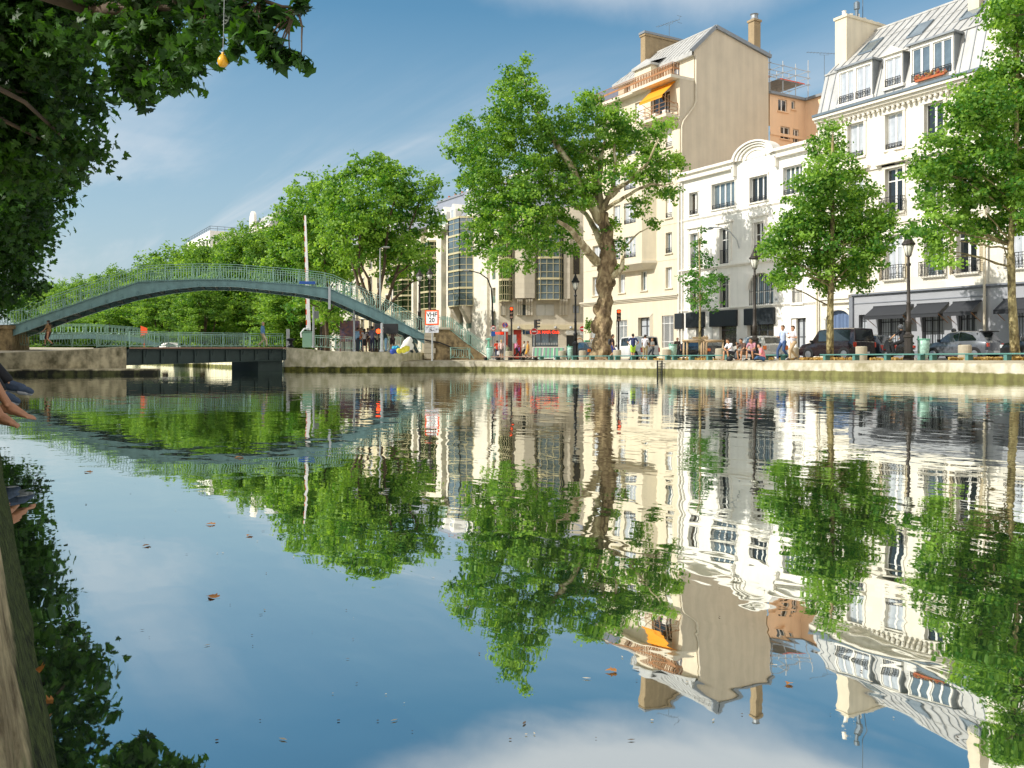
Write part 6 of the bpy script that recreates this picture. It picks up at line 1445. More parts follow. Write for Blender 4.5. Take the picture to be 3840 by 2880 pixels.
# ---------------------------------------------------------------- street furniture
def at_v(px, v): u, t = on_v(px, v); return Vector((v, u, 0)), t
def street_lamp(px, t, top_y, m, label, zg=G, crownm=None, rings=True):
    p = gt(px, t); h = zt(top_y, t)-zg; L0 = empty('street_lamp', (p.x, p.y, zg), .3, label, 'street lamp', 'cast iron street lamps')
    mb = MB(); k = h/6.0
    mb.lathe([(.25, 0), (.25, .12), (.21, .16), (.21, .34), (.19, .36), (.19, 1.02*k), (.24, 1.06*k), (.24, 1.14*k), (.15, 1.2*k), (.12, 1.3*k)], 0, 0, 8); mb.build('pedestal', M[m], L0)
    mb = MB(); mb.lathe([(.12, 1.29*k), (.13, 1.7*k), (.15, 1.74*k), (.15, 1.82*k), (.1, 1.88*k), (.085, 2.6*k), (.11, 2.63*k), (.08, 2.68*k), (.07, 3.6*k), (.062, 4.3*k), (.1, 4.34*k), (.11, 4.42*k), (.06, 4.47*k), (.05, 4.72*k), (.12, 4.78*k)], 0, 0, 12)
    mb.build('column', M[m], L0, True)
    lt = MB()
    for i in range(6): a = 2*PI*i/6; lt.bar((math.cos(a)*.1, math.sin(a)*.1, 4.76*k), (math.cos(a)*.235, math.sin(a)*.235, 5.3*k), .022)
    lt.lathe([(.27, 5.28*k), (.30, 5.31*k), (.29, 5.36*k), (.22, 5.44*k), (.16, 5.58*k), (.10, 5.66*k), (.11, 5.7*k), (.06, 5.76*k), (.07, 5.82*k), (.03, 5.88*k), (.01, 6.0*k)], 0, 0, 12)
    q = lt.build('lantern', M[m], L0); g = MB(); g.lathe([(.09, 4.79*k), (.17, 5.0*k), (.222, 5.27*k)], 0, 0, 12); g.build('lantern_glass', M['lamp_glass'], q, True)
    return L0
street_lamp(2158, 63.8, 1020, 'lamp_black', 'black cast iron street lamp left of the huge knobbly plane trunk')
street_lamp(2830, 49.0, 920, 'lamp_iron', 'brown street lamp behind the young men sitting on the quay')
street_lamp(3407, 40.8, 860, 'lamp_iron', 'nearest brown street lamp with a fluted pedestal beside the scooter rider')
street_lamp(1573, 66.2, 1008, 'lamp_iron', 'left one of the two lamps standing on the footbridge landing', zt(1238, 66.2))
street_lamp(1612, 69.5, 1000, 'lamp_iron', 'right hand and slightly higher lamp of the pair behind the orange edged sign', zt(1240, 69.5))
street_lamp(1205, 92, 1185, 'lamp_black', 'small distant lantern lamp between the barrier and the bushy tree', 1.0)
def mast(px, t, yb, pts, r, m, label, head=True):
    p = gt(px, t); zb = zt(yb, t); P_ = [( (x-px)*t/F, 0, zt(y, t)-zb) for x, y in pts]
    o = empty('lamp_mast', (p.x, p.y, zb), -TA, label, 'street lamp'); mb = MB(); n = len(P_); mb.tube(P_, [r*(1-.5*i/(n-1)) for i in range(n)], 8); mb.build('pole', M[m], o, True)
    mb = MB(); e = P_[-1]; d = -1 if P_[-1][0] < P_[-2][0] else 1; mb.ball((e[0]+d*.3, 0, e[2]-.02), .32, 10, 6, (1.1, .5, .32)); mb.build('lamp_head', M['galv'], o, True); return o
mast(1850, 84, 1345, [(1850,1345),(1849,1240),(1846,1130),(1842,1080),(1828,1045),(1800,1025),(1760,1014)], .09, 'lamp_black', 'tall black bow shaped lamp mast above the round 30 sign')
mast(1426, 80, 1320, [(1426,1320),(1426,1100),(1425,960),(1425,932),(1436,926)], .09, 'galv', 'tall straight steel lamp mast among the plane tree limbs')
mast(1468, 88, 1320, [(1468,1320),(1468,1120),(1467,1050)], .09, 'galv', 'second slim steel mast between trunk and glazed oriel', True)
def round_sign(name, px, t, y, d, label, kind, zg=G, plate=None, post='galv', pr=.04):
    p = gt(px, t); r = d/2; zc = zt(y, t)-zg; o = empty(name, (p.x, p.y, zg), -TA, label, 'road sign')
    mb = MB(); mb.tube([(0, .04, 0), (0, .04, zc+r)], pr, 7); mb.build('post', M[post], o)
    cols = {'30': ('sign_red', 'sign_white'), 'park': ('sign_red', 'sign_blue'), 'stop': ('sign_white', 'sign_red')}[kind]
    mb = MB(); mb.lathe([(r, .02), (r, -.01), (.01, -.012)], 0, 0, 26, 'y'); mb.build('disc', M[cols[0]], o, loc=(0, 0, zc)) 
    mb = MB(); mb.lathe([(r*.78 if kind != 'stop' else r*.9, -.012), (.01, -.022)], 0, 0, 26, 'y'); f = mb.build('disc_face', M[cols[1]], o, loc=(0, 0, zc))
    if kind == '30': text_mesh('30', r*1.15, M['black_text'], 'numerals', o, (0, -.026, zc), bold=.008)
    if kind == 'park': mb = MB(); mb.bar((-r*.6, -.03, zc+r*.6), (r*.6, -.03, zc-r*.6), .01, r*.2); mb.build('slash', M['sign_red'], o)
    if kind == 'stop': mb = MB(); mb.box(-r*.62, r*.62, -.035, -.02, zc-r*.16, zc+r*.16); mb.build('bar', M['sign_white'], o)
    if plate: mb = MB(); w, h_, c = plate[:3]; mb.bbox(-w/2, w/2, -.03, .0, zc-r-.06-h_, zc-r-.06, .005); mb.build('plate', M[c], o)
    return o
round_sign('speed_sign', 1850, 80, 1231, .47, 'round red rimmed 30 sign above a small blue square plate', '30', plate=(.36, .4, 'sign_blue'))
round_sign('parking_sign', 1894, 76, 1219, .48, 'round blue no parking sign with red slash above a white plate', 'park', plate=(.55, .24, 'sign_white'), pr=.07)
def traffic_light(px, t, yt_, yb_, label, lit=True, face=0, zg=G):
    p = gt(px, t); z1 = zt(yt_, t)-zg; z0 = zt(yb_, t)-zg; o = empty('traffic_light', (p.x, p.y, zg), -TA+face, label, 'traffic light', 'traffic lights')
    mb = MB(); mb.tube([(0, .06, 0), (0, .06, z1)], .07, 8); mb.lathe([(.14, 0), (.13, .3), (.09, .4)], 0, .06, 8); mb.build('post', M['signal_body'], o)
    mb = MB(); mb.bbox(-.15, .15, -.14, .04, z0, z1, .02); hs_ = mb.build('signal_head', M['signal_body'], o); H = (z1-z0)/3
    for i in range(3):
        z = z1-H*(i+.5); mb = MB(); mb.lathe([(.11, -.145), (.10, -.16), (.01, -.17)], 0, 0, 12, 'y'); mb.build('lens', M['lamp_red' if (i == 0 and lit) else 'lens_off'], hs_, loc=(0, 0, z))
        mb = MB(); n = 8
        for k in range(n):
            a0, a1 = PI*k/n, PI*(k+1)/n; mb.quad((math.cos(a0)*.13, -.14, z+math.sin(a0)*.13), (math.cos(a1)*.13, -.14, z+math.sin(a1)*.13), (math.cos(a1)*.14, -.36, z+math.sin(a1)*.14+.02), (math.cos(a0)*.14, -.36, z+math.sin(a0)*.14+.02))
        mb.build('visor', M['signal_body'], hs_)
    return o
o = traffic_light(1918, 72, 1151, 1196, 'traffic light with glowing red top lamp, left of the salon doors')
mb = MB(); mb.bbox(.1, .4, -.1, .1, 1.3, 2.0, .03); mb.build('push_box', M['galv'], o)
traffic_light(2008, 74, 1199, 1234, 'unlit traffic light seen edge on above the no entry sign', False, 1.3)
traffic_light(2320, 66, 1161, 1206, 'traffic light with glowing red lamp right of the knobbly trunk')
round_sign('no_entry_sign', 2003, 72.5, 1243, .56, 'white and red no entry sign in front of the salon window', 'stop')
round_sign('no_entry_sign', 2184, 86, 1233, .58, 'second no entry sign at the mouth of the side street', 'stop', plate=(.4, .25, 'sign_white'))
def bollard(px, v, label, t=None):
    p, tt = at_v(px, v) if t is None else (gt(px, t), t); mb = MB(); mb.lathe([(.27, -.02), (.27, .62), (.255, .66), (.2, .675), (.01, .68)], 0, 0, 18)
    tag(mb.build('concrete_bollard', M['concrete'], loc=(p.x, p.y, G), smooth=False), label, 'bollard', 'concrete bollards along the quay')
for px, v, lab in ((2108,36.6,'concrete bollard left of the black street lamp'),(2185,36.8,'concrete bollard between the black lamp and the big trunk'),(2314,36.8,'concrete bollard right of the big trunk'),(2500,37,'concrete bollard beside the green rubbish bag by the barred window'),(2700,36.9,'concrete bollard at the right of the timber stake frame'),(2976,36.9,'concrete bollard behind the two walking men'),(3230,36.9,'concrete bollard in front of the plum van tail lamp'),(3618,36.9,'concrete bollard in front of the grey hatchback')): bollard(px, v, lab)
bollard(1908, 0, 'leftmost concrete bollard below the no parking sign', 69)
def bag_bin(px, v, label, t=None, hood=False):
    p, tt = at_v(px, v) if t is None else (gt(px, t), t); o = empty('litter_bin', (p.x, p.y, G), 0, label, 'litter bin', 'green bag litter bins')
    mb = MB(); mb.tube([(0, .26, 0), (0, .26, 1.1 if not hood else 1.55)], .035, 6); mb.tube([(math.cos(a)*.27, math.sin(a)*.27, .95) for a in [2*PI*i/14 for i in range(15)]], .028, 6); mb.build('bin_frame', M['bin_green'], o)
    mb = MB(); n = 14; prof_ = [(.26, .95), (.25, .7), (.23, .4), (.19, .15), (.05, .06)]; base = len(mb.v); mb.lathe(prof_, 0, 0, n)
    for i in range(len(mb.v)): v_ = Vector(mb.v[i]); k = mnoise.noise(v_*7+Vector((px, 0, 0)))*.05; mb.v[i] = (v_.x*(1+k*2), v_.y*(1+k*2), v_.z)
    mb.build('bag', M['bag_clear'], o, True)
    if hood: mb = MB(); mb.lathe([(.24, 1.5), (.22, 1.56), (.05, 1.62)], 0, .1, 12); mb.tube([(0, .1, .95), (0, .1, 1.5)], .08, 6); mb.build('lid', M['bin_green'], o)
bag_bin(1836, 0, 'hooded green litter bin at the foot of the stair railing', 66.5, True); bag_bin(2140, 36.7, 'green bag bin next to the black street lamp'); bag_bin(2523, 37.4, 'green bag bin left of the timber stake frame'); bag_bin(3463, 36.8, 'green bag bin between the scooter and the grey hatchback')
def bench(pa, pb, m, label, zs=.30, nl=3):
    a, b = pa, pb; d = b-a; L_ = d.length; o = empty('quay_bench', (a.x, a.y, G), math.atan2(d.y, d.x), label, 'bench', 'long low benches on the quay')
    mb = MB(); mb.bbox(0, L_, -.2, -.02, zs-.06, zs, .012); mb.bbox(0, L_, .02, .2, zs-.06, zs, .012); mb.build('seat', M[m], o)
    for k in range(nl): x = .25+(L_-.5)*k/(nl-1); mb = MB(); mb.box(x-.07, x+.07, -.17, .17, -.02, zs-.061); mb.build('leg', M['lamp_black' if m == 'bench_brown' else m], o)
def bvec(px, v): return at_v(px, v)[0]
bench(bvec(2300, 35.9), bvec(2024, 35.9), 'teal_bench', 'green bench in front of the striped hoarding and the black lamp', nl=5)
bench(bvec(2515, 35.9), bvec(2306, 35.9), 'teal_bench', 'green bench right of the big trunk', nl=4)
bench(bvec(2742, 35.9), bvec(2520, 35.9), 'teal_bench', 'green bench in front of the timber stake frame', nl=4)
bench(bvec(2954, 35.9), bvec(2856, 35.9), 'teal_bench', 'short green bench end below the two walking men', nl=2)
bench(bvec(3474, 35.9), bvec(3084, 35.9), 'teal_bench', 'green bench in front of the plum van', nl=4)
bench(bvec(3960, 35.9), bvec(3480, 35.9), 'teal_bench', 'green bench in front of the grey hatchback', nl=4)
bench(gt(1815, 67), gt(2018, 63.6), 'bench_brown', 'brown bench by the kerb left of the green benches', .26, 5)
# striped hoardings
for i, (a, b) in enumerate(((1996, 2033), (2034, 2073), (2074, 2114))):
    t = 70; p = gt((a+b)/2, t); w = (b-a)*t/F-.02; o = empty('hoarding', (p.x, p.y, G), -TA, ['left panel of the green and grey striped roadworks hoarding', 'middle panel of the striped roadworks hoarding', 'right panel of the striped roadworks hoarding by the taxi'][i], 'hoarding', 'striped roadworks hoardings')
    mb = MB(); n = 5
    for k in range(n): mb.mi = (k+i) % 2; x0, x1 = -w/2+w*k/n, -w/2+w*(k+1)/n; mb.add([(x0, -.3, .12), (x1, -.3, .12), (x1+.06, .0, .95), (x0+.06, .0, .95), (x0, -.26, .12), (x1, -.26, .12), (x1+.06, .04, .95), (x0+.06, .04, .95)], [(0,1,2,3), (7,6,5,4), (0,4,5,1), (3,2,6,7)])
    mb.build('panel', [M['hoard_grey'], M['hoard_green']], o); mb = MB(); mb.bar((-w/2, -.31, .12), (w/2, -.31, .12), .05); mb.bar((-w/2+.06, .0, .96), (w/2+.06, .0, .96), .05); mb.bar((-w/2, -.31, .1), (-w/2+.06, 0, .96), .04); mb.bar((w/2-.1, .3, 0), (w/2-.1, .02, .9), .04); mb.build('panel_frame', M['sign_white'], o)
# timber stakes round the young tree
p = gt(2620, 55.0); o = empty('stake_frame', (p.x, p.y, G), -TA+.1, 'round timber stake frame guarding the slender young tree', 'tree guard')
s = 55/F
for x, y, h in ((-74, -.9, 1.12), (74, -.9, 1.12), (-24, 1.1, 1.12), (40, 1.0, 1.5), (-8, -.95, 1.12), (34, .2, 1.5)):
    mb = MB(); mb.tube([(x*s, y, -.05), (x*s+.01, y, h)], [.065, .058], 9); mb.build('stake', M['wood_post'], o, True)
for a, b in (((-80*s, -.95, 1.16), (0, -1.0, 1.18)), ((2*s, -.98, 1.17), (78*s, -.92, 1.15)), ((-26*s, 1.1, 1.14), (70*s, 1.0, 1.15)), ((-76*s, -.9, 1.15), (-24*s, 1.1, 1.15)), ((74*s, -.9, 1.14), (44*s, 1.1, 1.14))):
    mb = MB(); mb.tube([a, b], .06, 8); mb.build('rail', M['wood_post'], o, True)
mb = MB(); mb.bbox(-22*s, 40*s, .1, .16, 1.28, 1.42, .01); mb.build('plank', M['wood_post'], o)
# potted shrub and hoops at the side street
p = gt(2212, 72); o = empty('shrub', (p.x, p.y, G), 0, 'small standard shrub with a ball of leaves just left of the big trunk', 'shrub'); mb = MB(); mb.tube([(0, 0, 0), (.02, 0, 2.2)], .025, 6); mb.build('stem', M['bark_young'], o)
link('crown', crown([(0, 0, 2.5, .42), (-.1, 0, 3.0, .34), (.1, .1, 2.8, .3)], .13, 260, 'kite', 'leaf_pot', (.12, .25), cnum=1.2), o)
p = gt(2195, 80); mb = MB()
for k in range(2): mb.tube([(k*1.1-.5+.5*math.cos(a), 0, .9+.9*math.sin(a)) for a in [PI*i/10 for i in range(11)]], .04, 6)
tag(mb.build('bike_rack', M['rail_brown'], loc=(p.x, p.y, G+.1), rz=-TA), 'pair of rust coloured hoops at the mouth of the side street', 'bike rack')
# iron ladder on the quay wall
p, t = at_v(2478, 33.9); o = empty('ladder', (p.x, p.y, 0), -PI/2, 'dark iron ladder down the quay wall into the water', 'ladder'); mb = MB()
for x in (-.2, .2): mb.bar((x, -.08, -.4), (x, -.08, .74), .06)
for k in range(6): mb.bar((-.2, -.08, -.1+.16*k), (.2, -.08, -.1+.16*k), .035)
mb.build('rung', M['lamp_black'], o)
# poster board, refuse heap under the arch
p = gt(1314, 73); mb = MB(); mb.bbox(-.75, .75, -.05, .05, .7, 2.4, .02); mb.tube([(-.8, 0, -.3), (-.8, 0, 2.4)], .05, 6); o = mb.build('poster_board', mat('poster_blue', '#26365f', .5, var=.5, scale=2.5, col2='#8a5a3c'), loc=(p.x, p.y, zt(1314, 73)), rz=-TA); tag(o, 'dark blue poster board on the railing left of the crowd', 'poster')
def heap(name, px, t, yb, pts, m, label, vox=.03):
    p = gt(px, t); mb = MB()
    for x, z, r in pts: mb.ball((x, random.uniform(-.1, .1), z), r, 10, 7, (1, .8, 1))
    for i in range(len(mb.v)): v_ = Vector(mb.v[i]); k = mnoise.noise(v_*3+Vector((px, 0, 0)))*.13; mb.v[i] = tuple(v_*(1+k))
    return tag(mb.build(name, M[m], loc=(p.x, p.y, zt(yb, t)), rz=-TA, smooth=True), label, 'tarpaulin')
heap('tarpaulin', 1520, 64, 1320, [(0, .28, .36), (.15, .55, .36), (.28, .8, .26), (-.05, .2, .34), (.34, .4, .28)], 'tarp_white', 'tall white plastic tarpaulin bundle under the low end of the footbridge')
heap('tarpaulin', 1508, 63.2, 1321, [(-.2, .1, .2), (.1, .15, .22), (.32, .25, .22), (.4, .3, .15)], 'tarp_yellow', 'yellow plastic sheet crumpled at the foot of the white bundle')
heap('tarpaulin', 1484, 63.6, 1320, [(-.1, .25, .2), (.12, .3, .16)], 'tarp_cyan', 'bright cyan bag on top of the heap')
heap('tarpaulin', 1478, 63.2, 1321, [(-.1, .06, .2), (.12, .08, .18), (.22, .05, .12)], 'tarp_blue', 'deep blue bag lying lowest in the heap')
# dry grass in tufts between the benches
def tufts():
    P, Nn, S_, T_ = [], [], [], []
    for a, b, k in ((3000, 3110, 500), (3560, 3610, 120), (3640, 3900, 700), (2880, 2980, 100), (3110, 3220, 160), (3260, 3400, 160), (2400, 2700, 250)):
        for _ in range(k):
            px = rng.uniform(a, b); v = rng.uniform(36.2, 37.6); u, t = on_v(px, v); P.append((v, u, G+rng.uniform(.02, .10))); Nn.append(rng.normal(size=3)*(1, 1, .1)); S_.append(rng.uniform(.06, .2)); T_.append(rng.random())
    return leaves_mesh('dry_grass', np.array(P), np.array(Nn), np.array(S_), 'kite', 'grass', np.array(T_))
tag(link('dry_grass', tufts()), kind='stuff')
# ---------------------------------------------------------------- vehicles. local x forward, y left, z up
def vehicle(name, loc, rz, st, W, paint, label, cat, glass=(), lamps=(), wheels=(.7, 3.2), wr=.31, plate=True, extra=None, front=False):
    """st: stations along the length (x, sill z, belt z, roof z, half width factor, roof half width factor)"""
    o = empty(name, loc, rz, label, cat, 'cars and vans parked or passing along the quay'); mb = MB(); rings = []
    for x, z0, zb, zr, wf, rf in st:
        w = W/2*wf; r = W/2*rf; top = max(zr, zb+.012)
        rings.append([(x, w*.9, z0), (x, w*.985, z0+.16), (x, w, (z0+zb)/2+.08), (x, w*.975, zb-.05), (x, w*.94, zb), (x, r+ (w*.94-r)*.08, top-.05 if zr > zb+.08 else zb+.004), (x, r*.86, top), (x, 0, top+.015)])
    k = len(rings[0]); V = []; Fc = []
    for R in rings: V += R+[(x, -y, z) for x, y, z in R[-2::-1]]
    m = 2*k-1
    for i in range(len(rings)-1):
        for j in range(m-1): Fc.append((i*m+j, i*m+j+1, (i+1)*m+j+1, (i+1)*m+j))
    Fc.append(tuple(range(m))); Fc.append(tuple((len(rings)-1)*m+j for j in range(m))[::-1])
    mb.add(V, Fc); body = mb.build('body', M[paint], o); 
    bm = bmesh.new(); bm.from_mesh(body.data); bmesh.ops.recalc_face_normals(bm, faces=bm.faces); bm.to_mesh(body.data); bm.free()
    body.data.polygons.foreach_set('use_smooth', [True]*len(body.data.polygons))
    try: body.data.set_sharp_from_angle(angle=math.radians(28))
    except Exception: pass
    def surf(i, f, s, a):     # point on the tumblehome between stations
        A_, B_ = rings[i], rings[i+1]; g = lambda j: Vector(A_[j]).lerp(Vector(B_[j]), f); p = g(4).lerp(g(5), a); p.y = s*(p.y+.008); return p
    for (i0, f0, i1, f1) in glass:
        for s_ in (1, -1):
            mb = MB(); mb.quad(surf(i0, f0, s_, .08), surf(i1, f1, s_, .08), surf(i1, f1 if f1 < 1 else 1, s_, .93), surf(i0, f0, s_, .93)); mb.build('side_window', M['carglass'], o)
    def screen(i, j):       # windscreen or rear window lying on the slope between two stations
        A_, B_ = rings[i], rings[j]; a, b = Vector(A_[4]), Vector(B_[6]); off = Vector((-.012 if B_[0][0] > A_[0][0] and B_[6][2] > A_[6][2] else .012, 0, .012))
        mb = MB(); pa = Vector((a.x, a.y*.86, a.z)).lerp(Vector((b.x, b.y, b.z)), .1)+off; pb = Vector((a.x, a.y*.86, a.z)).lerp(Vector((b.x, b.y, b.z)), .88)+off
        mb.quad((pa.x, pa.y, pa.z), (pb.x, pb.y, pb.z), (pb.x, -pb.y, pb.z), (pa.x, -pa.y, pa.z)); return mb
    screen(1, 2).build('rear_window', M['carglass'], o); n_ = len(rings)
    screen(n_-3 if not extra else extra, (n_-4) if not extra else extra-1).build('windscreen', M['carglass'], o)
    for wx in wheels:
        for s_ in (1, -1):
            mb = MB(); mb.lathe([(wr*.6, s_*(W/2-.16)), (wr, s_*(W/2-.14)), (wr, s_*(W/2+.005)), (wr*.72, s_*(W/2+.02)), (wr*.66, s_*(W/2+.0))], wx, wr, 20, 'y'); w_ = mb.build('wheel', M['rubber'], o)
            mb = MB(); mb.lathe([(wr*.66, s_*(W/2+.006)), (wr*.2, s_*(W/2+.016)), (.01, s_*(W/2+.02))], wx, wr, 14, 'y'); mb.build('rim', M['rim'], w_)
            mb = MB(); mb.lathe([(wr*1.18, s_*(W/2-.02)), (wr*1.16, s_*(W/2+.002))], wx, wr+.02, 20, 'y'); mb.build('wheel_arch', M['plastic_black'], o)
    xr, xf = st[0][0], st[-1][0]
    for (y, z0, z1, w_, m_) in lamps:
        for s_ in (1, -1): mb = MB(); mb.bbox(xr-.02, xr+.14, s_*y-w_/2, s_*y+w_/2, z0, z1, .02); mb.build('tail_lamp', M[m_], o)
    for s_ in (1, -1):
        mb = MB(); mb.bbox(xf-.16, xf+.02, s_*(W*.34)-.16, s_*(W*.34)+.16, .58, .74, .03); mb.build('headlight', M['head_lamp'], o)
        mb = MB(); i = n_-3; x = st[i][0]-.25; mb.bbox(x-.05, x+.08, s_*(W/2+.0)-.02, s_*(W/2+.14), st[i][2]+.02, st[i][2]+.16, .02); mb.build('mirror', M['plastic_black'], o)
        mb = MB(); mb.box(st[3][0]+.5, st[3][0]+.64, s_*(W/2-.005), s_*(W/2+.025), st[3][2]-.14, st[3][2]-.11); mb.build('door_handle', M['plastic_black'], o)
    mb = MB(); mb.bbox(xr-.06, xr+.1, -W*.46, W*.46, .26, .5, .03); mb.build('bumper', M[paint if paint != 'paint_silver' else 'paint_silver'], o)
    if plate: mb = MB(); mb.box(xr-.075, xr-.061, -.26, .26, .36, .47); mb.build('number_plate', M['plate_tag'], o)
    return o
UP = PI/2
def place(px, v, W): u, t = on_v(px, v); return (v+W/2, u, G+.006)   # px of the rear corner nearest the canal
hatch = [(0,.28,.86,.87,.80,.5),(.06,.24,.92,.93,.95,.6),(.42,.22,.95,1.42,1,.66),(.8,.2,.94,1.47,1,.7),(1.5,.2,.93,1.49,1,.72),(2.1,.2,.92,1.44,1,.7),(2.75,.2,.92,.95,1,.8),(3.2,.22,.84,.85,.97,.7),(3.5,.26,.66,.67,.82,.6)]
c = vehicle('hatchback', place(3697, 43.1, 1.63), UP, hatch, 1.63, 'paint_grey', 'small rounded grey hatchback with orange tail lamps before the awnings', 'car', glass=((2,.35,3,1),(4,.05,5,.95)), lamps=((.60,.66,.86,.2,'tail_red'),), wheels=(.62, 2.9), wr=.3)
mb = MB(); mb.bbox(.1, .55, -.5, .5, 1.43, 1.47, .01); mb.build('spoiler', M['plastic_black'], c)
van = [(0,.3,1.0,1.01,.93,.9),(.04,.26,1.04,1.05,.98,.9),(.16,.24,1.04,1.79,1,.86),(.5,.22,1.04,1.83,1,.88),(1.6,.22,1.04,1.84,1,.88),(2.6,.22,1.03,1.78,1,.85),(3.25,.22,1.0,1.02,1,.8),(3.8,.24,.9,.91,.98,.7),(4.15,.28,.68,.69,.86,.6)]
c = vehicle('delivery_van', place(3205, 42.4, 1.85), UP, van, 1.85, 'paint_plum', 'dark plum delivery van with tinted rear glass behind the leafy street tree', 'van', glass=((2,.6,3,.95),(4,.05,4,.98)), lamps=((.84,.72,1.02,.14,'tail_red'),), wheels=(.75, 3.3), wr=.33)
wag = [(0,.3,.88,.89,.88,.7),(.05,.26,.94,.95,.97,.8),(.5,.22,.96,1.42,1,.72),(.9,.2,.96,1.48,1,.74),(2.0,.2,.95,1.5,1,.74),(2.7,.2,.94,1.44,1,.72),(3.4,.2,.93,.95,1,.8),(4.0,.22,.84,.85,.97,.7),(4.35,.26,.66,.67,.84,.6)]
p = place(2872, 40.6, 1.7); c = vehicle('estate_car', p, UP-.30, wag, 1.7, 'paint_silver', 'silver estate car with orange tail lamp behind the seated young men', 'car', glass=((2,.3,3,.97),(4,.02,5,.95)), lamps=((.72,.62,.86,.2,'tail_orange'),), wheels=(.8, 3.4))
sed = [(0,.3,.84,.85,.86,.7),(.08,.26,.93,.94,.97,.8),(.75,.22,.95,1.32,1,.68),(1.2,.2,.95,1.39,1,.7),(2.0,.2,.94,1.41,1,.7),(2.6,.2,.93,1.34,1,.68),(3.3,.2,.92,.94,1,.8),(4.0,.22,.82,.83,.97,.7),(4.3,.26,.64,.65,.84,.6)]
vehicle('hatchback', place(2652, 43.4, 1.75), UP, sed, 1.75, 'paint_black', 'black car with orange lit tail lamp behind the timber stake frame', 'car', glass=((2,.4,3,.97),(4,.02,5,.95)), lamps=((.7,.6,.8,.28,'tail_orange'),), wheels=(.8, 3.4))
vehicle('delivery_van', place(2404, 43.6, 1.85), UP, van, 1.85, 'paint_white', 'white delivery van right of the big trunk', 'van', glass=((4,.05,4,.98),), lamps=((.84,.6,.95,.14,'tail_red'),), wheels=(.75, 3.3), wr=.33)
c = vehicle('hatchback', place(2206, 40.6, 1.75), UP-.15, sed, 1.75, 'paint_slate', 'dark taxi with a green roof lamp half hidden by the big trunk', 'car', glass=((2,.4,3,.97),(4,.02,5,.95)), lamps=((.7,.6,.84,.24,'tail_orange'),), wheels=(.8, 3.4))
mb = MB(); mb.bbox(1.7, 1.95, -.22, .22, 1.42, 1.56, .03); mb.build('roof_lamp', M['hoard_green'], c)
vehicle('saloon_car', (43.2, 21.2, G+.006), UP, sed, 1.75, 'paint_black', 'low black car entering at the right edge behind the grey hatchback', 'car', glass=((2,.4,3,.97),(4,.02,5,.95)), lamps=((.7,.6,.8,.28,'tail_red'),), wheels=(.8, 3.4))
vehicle('hatchback', place(3300, 45.0-.6, 1.6), UP, hatch, 1.6, 'paint_slate', 'blue grey car parked hidden behind the plum van', 'car', glass=((2,.35,3,1),(4,.05,5,.95)), lamps=((.60,.66,.86,.2,'tail_red'),), wheels=(.62, 2.9), wr=.3)
# cars seen between the railings beyond the lock
for px, t, m_, lab in ((690, 100, 'paint_silver', 'pale car seen through the railing left of the walking man in blue'), (760, 103, 'paint_slate', 'grey car beyond the swing bridge railing')):
    g = gt(px, t); vehicle('hatchback', (g.x, g.y, 1.2), UP+.9, hatch, 1.63, m_, lab, 'car', glass=((2,.35,3,1),(4,.05,5,.95)), lamps=((.60,.66,.86,.2,'tail_red'),), wheels=(.62, 2.9), wr=.3)
# scooter
def scooter(px, t, label):
    g = gt(px, t); o = empty('scooter', (g.x, g.y, G+.006), UP, label, 'scooter')
    for x, nm in ((-.62, 0), (.62, 1)):
        mb = MB(); mb.lathe([(.12, -.06), (.25, -.05), (.27, 0), (.25, .05), (.12, .06)], x, .27, 16, 'y'); w_ = mb.build('wheel', M['rubber'], o); mb = MB(); mb.lathe([(.12, -.065), (.02, -.07), (.02, .07), (.12, .065)], x, .27, 10, 'y'); mb.build('rim', M['rim'], w_)
    mb = MB(); mb.prism([(-.85,.52),(-.75,.74),(-.2,.78),(.0,.66),(.05,.36),(.3,.33),(.42,.9),(.5,1.02),(.62,.92),(.78,.5),(.6,.56),(.5,.3),(.3,.22),(-.1,.22),(-.35,.4)], -.15, .15, 'y'); mb.build('body', M['paint_black'], o)
    mb = MB(); mb.bbox(-.8, -.05, -.15, .15, .76, .86, .04); mb.build('seat', M['plastic_black'], o); mb = MB(); mb.tube([(.4, -.34, 1.06), (.46, 0, 1.02), (.4, .34, 1.06)], .02, 6); mb.tube([(.46, 0, 1.02), (.62, 0, .3)], .035, 6); mb.build('handlebar', M['plastic_black'], o)
    mb = MB(); mb.prism([(.56,.5),(.84,.5),(.8,.6),(.6,.62)], -.09, .09, 'y'); mb.build('mudguard', M['sign_red'], o); mb = MB(); mb.bbox(-.9, -.82, -.1, .1, .58, .7, .02); mb.build('tail_lamp', M['tail_red'], o)
    return o
scooter(3368, 44.0, 'black scooter with a red front mudguard carrying its rider past the lamp')
# ---------------------------------------------------------------- people
SKIN = {}
def cloth(c, rough=.85):
    k = 'cloth_'+c
    return MATS.get(k) or mat(k, c, rough, var=.10, scale=9, bump=.25, bscale=22)
def skin(c): return MATS.get('skin_'+c) or mat('skin_'+c, c, .62, var=.14, scale=14, bump=.15, bscale=90)
def capsule(mb, a, b, ra, rb, n=10):
    a, b = Vector(a), Vector(b); d = b-a; L_ = d.length
    if L_ < 1e-5: return mb.ball(a, ra, n, 7)
    d.normalize(); pts, rad = [], []
    for k in range(4): th = PI/2*(1-k/3.0); pts.append(a-d*ra*math.sin(th)*.999); rad.append(max(.001, ra*math.cos(th)))
    for k in range(1, 4): pts.append(a.lerp(b, k/4)); rad.append(ra+(rb-ra)*k/4)
    for k in range(4): th = PI/2*k/3.0; pts.append(b+d*rb*math.sin(th)*.999); rad.append(max(.001, rb*math.cos(th)))
    mb.tube(pts, rad, n)
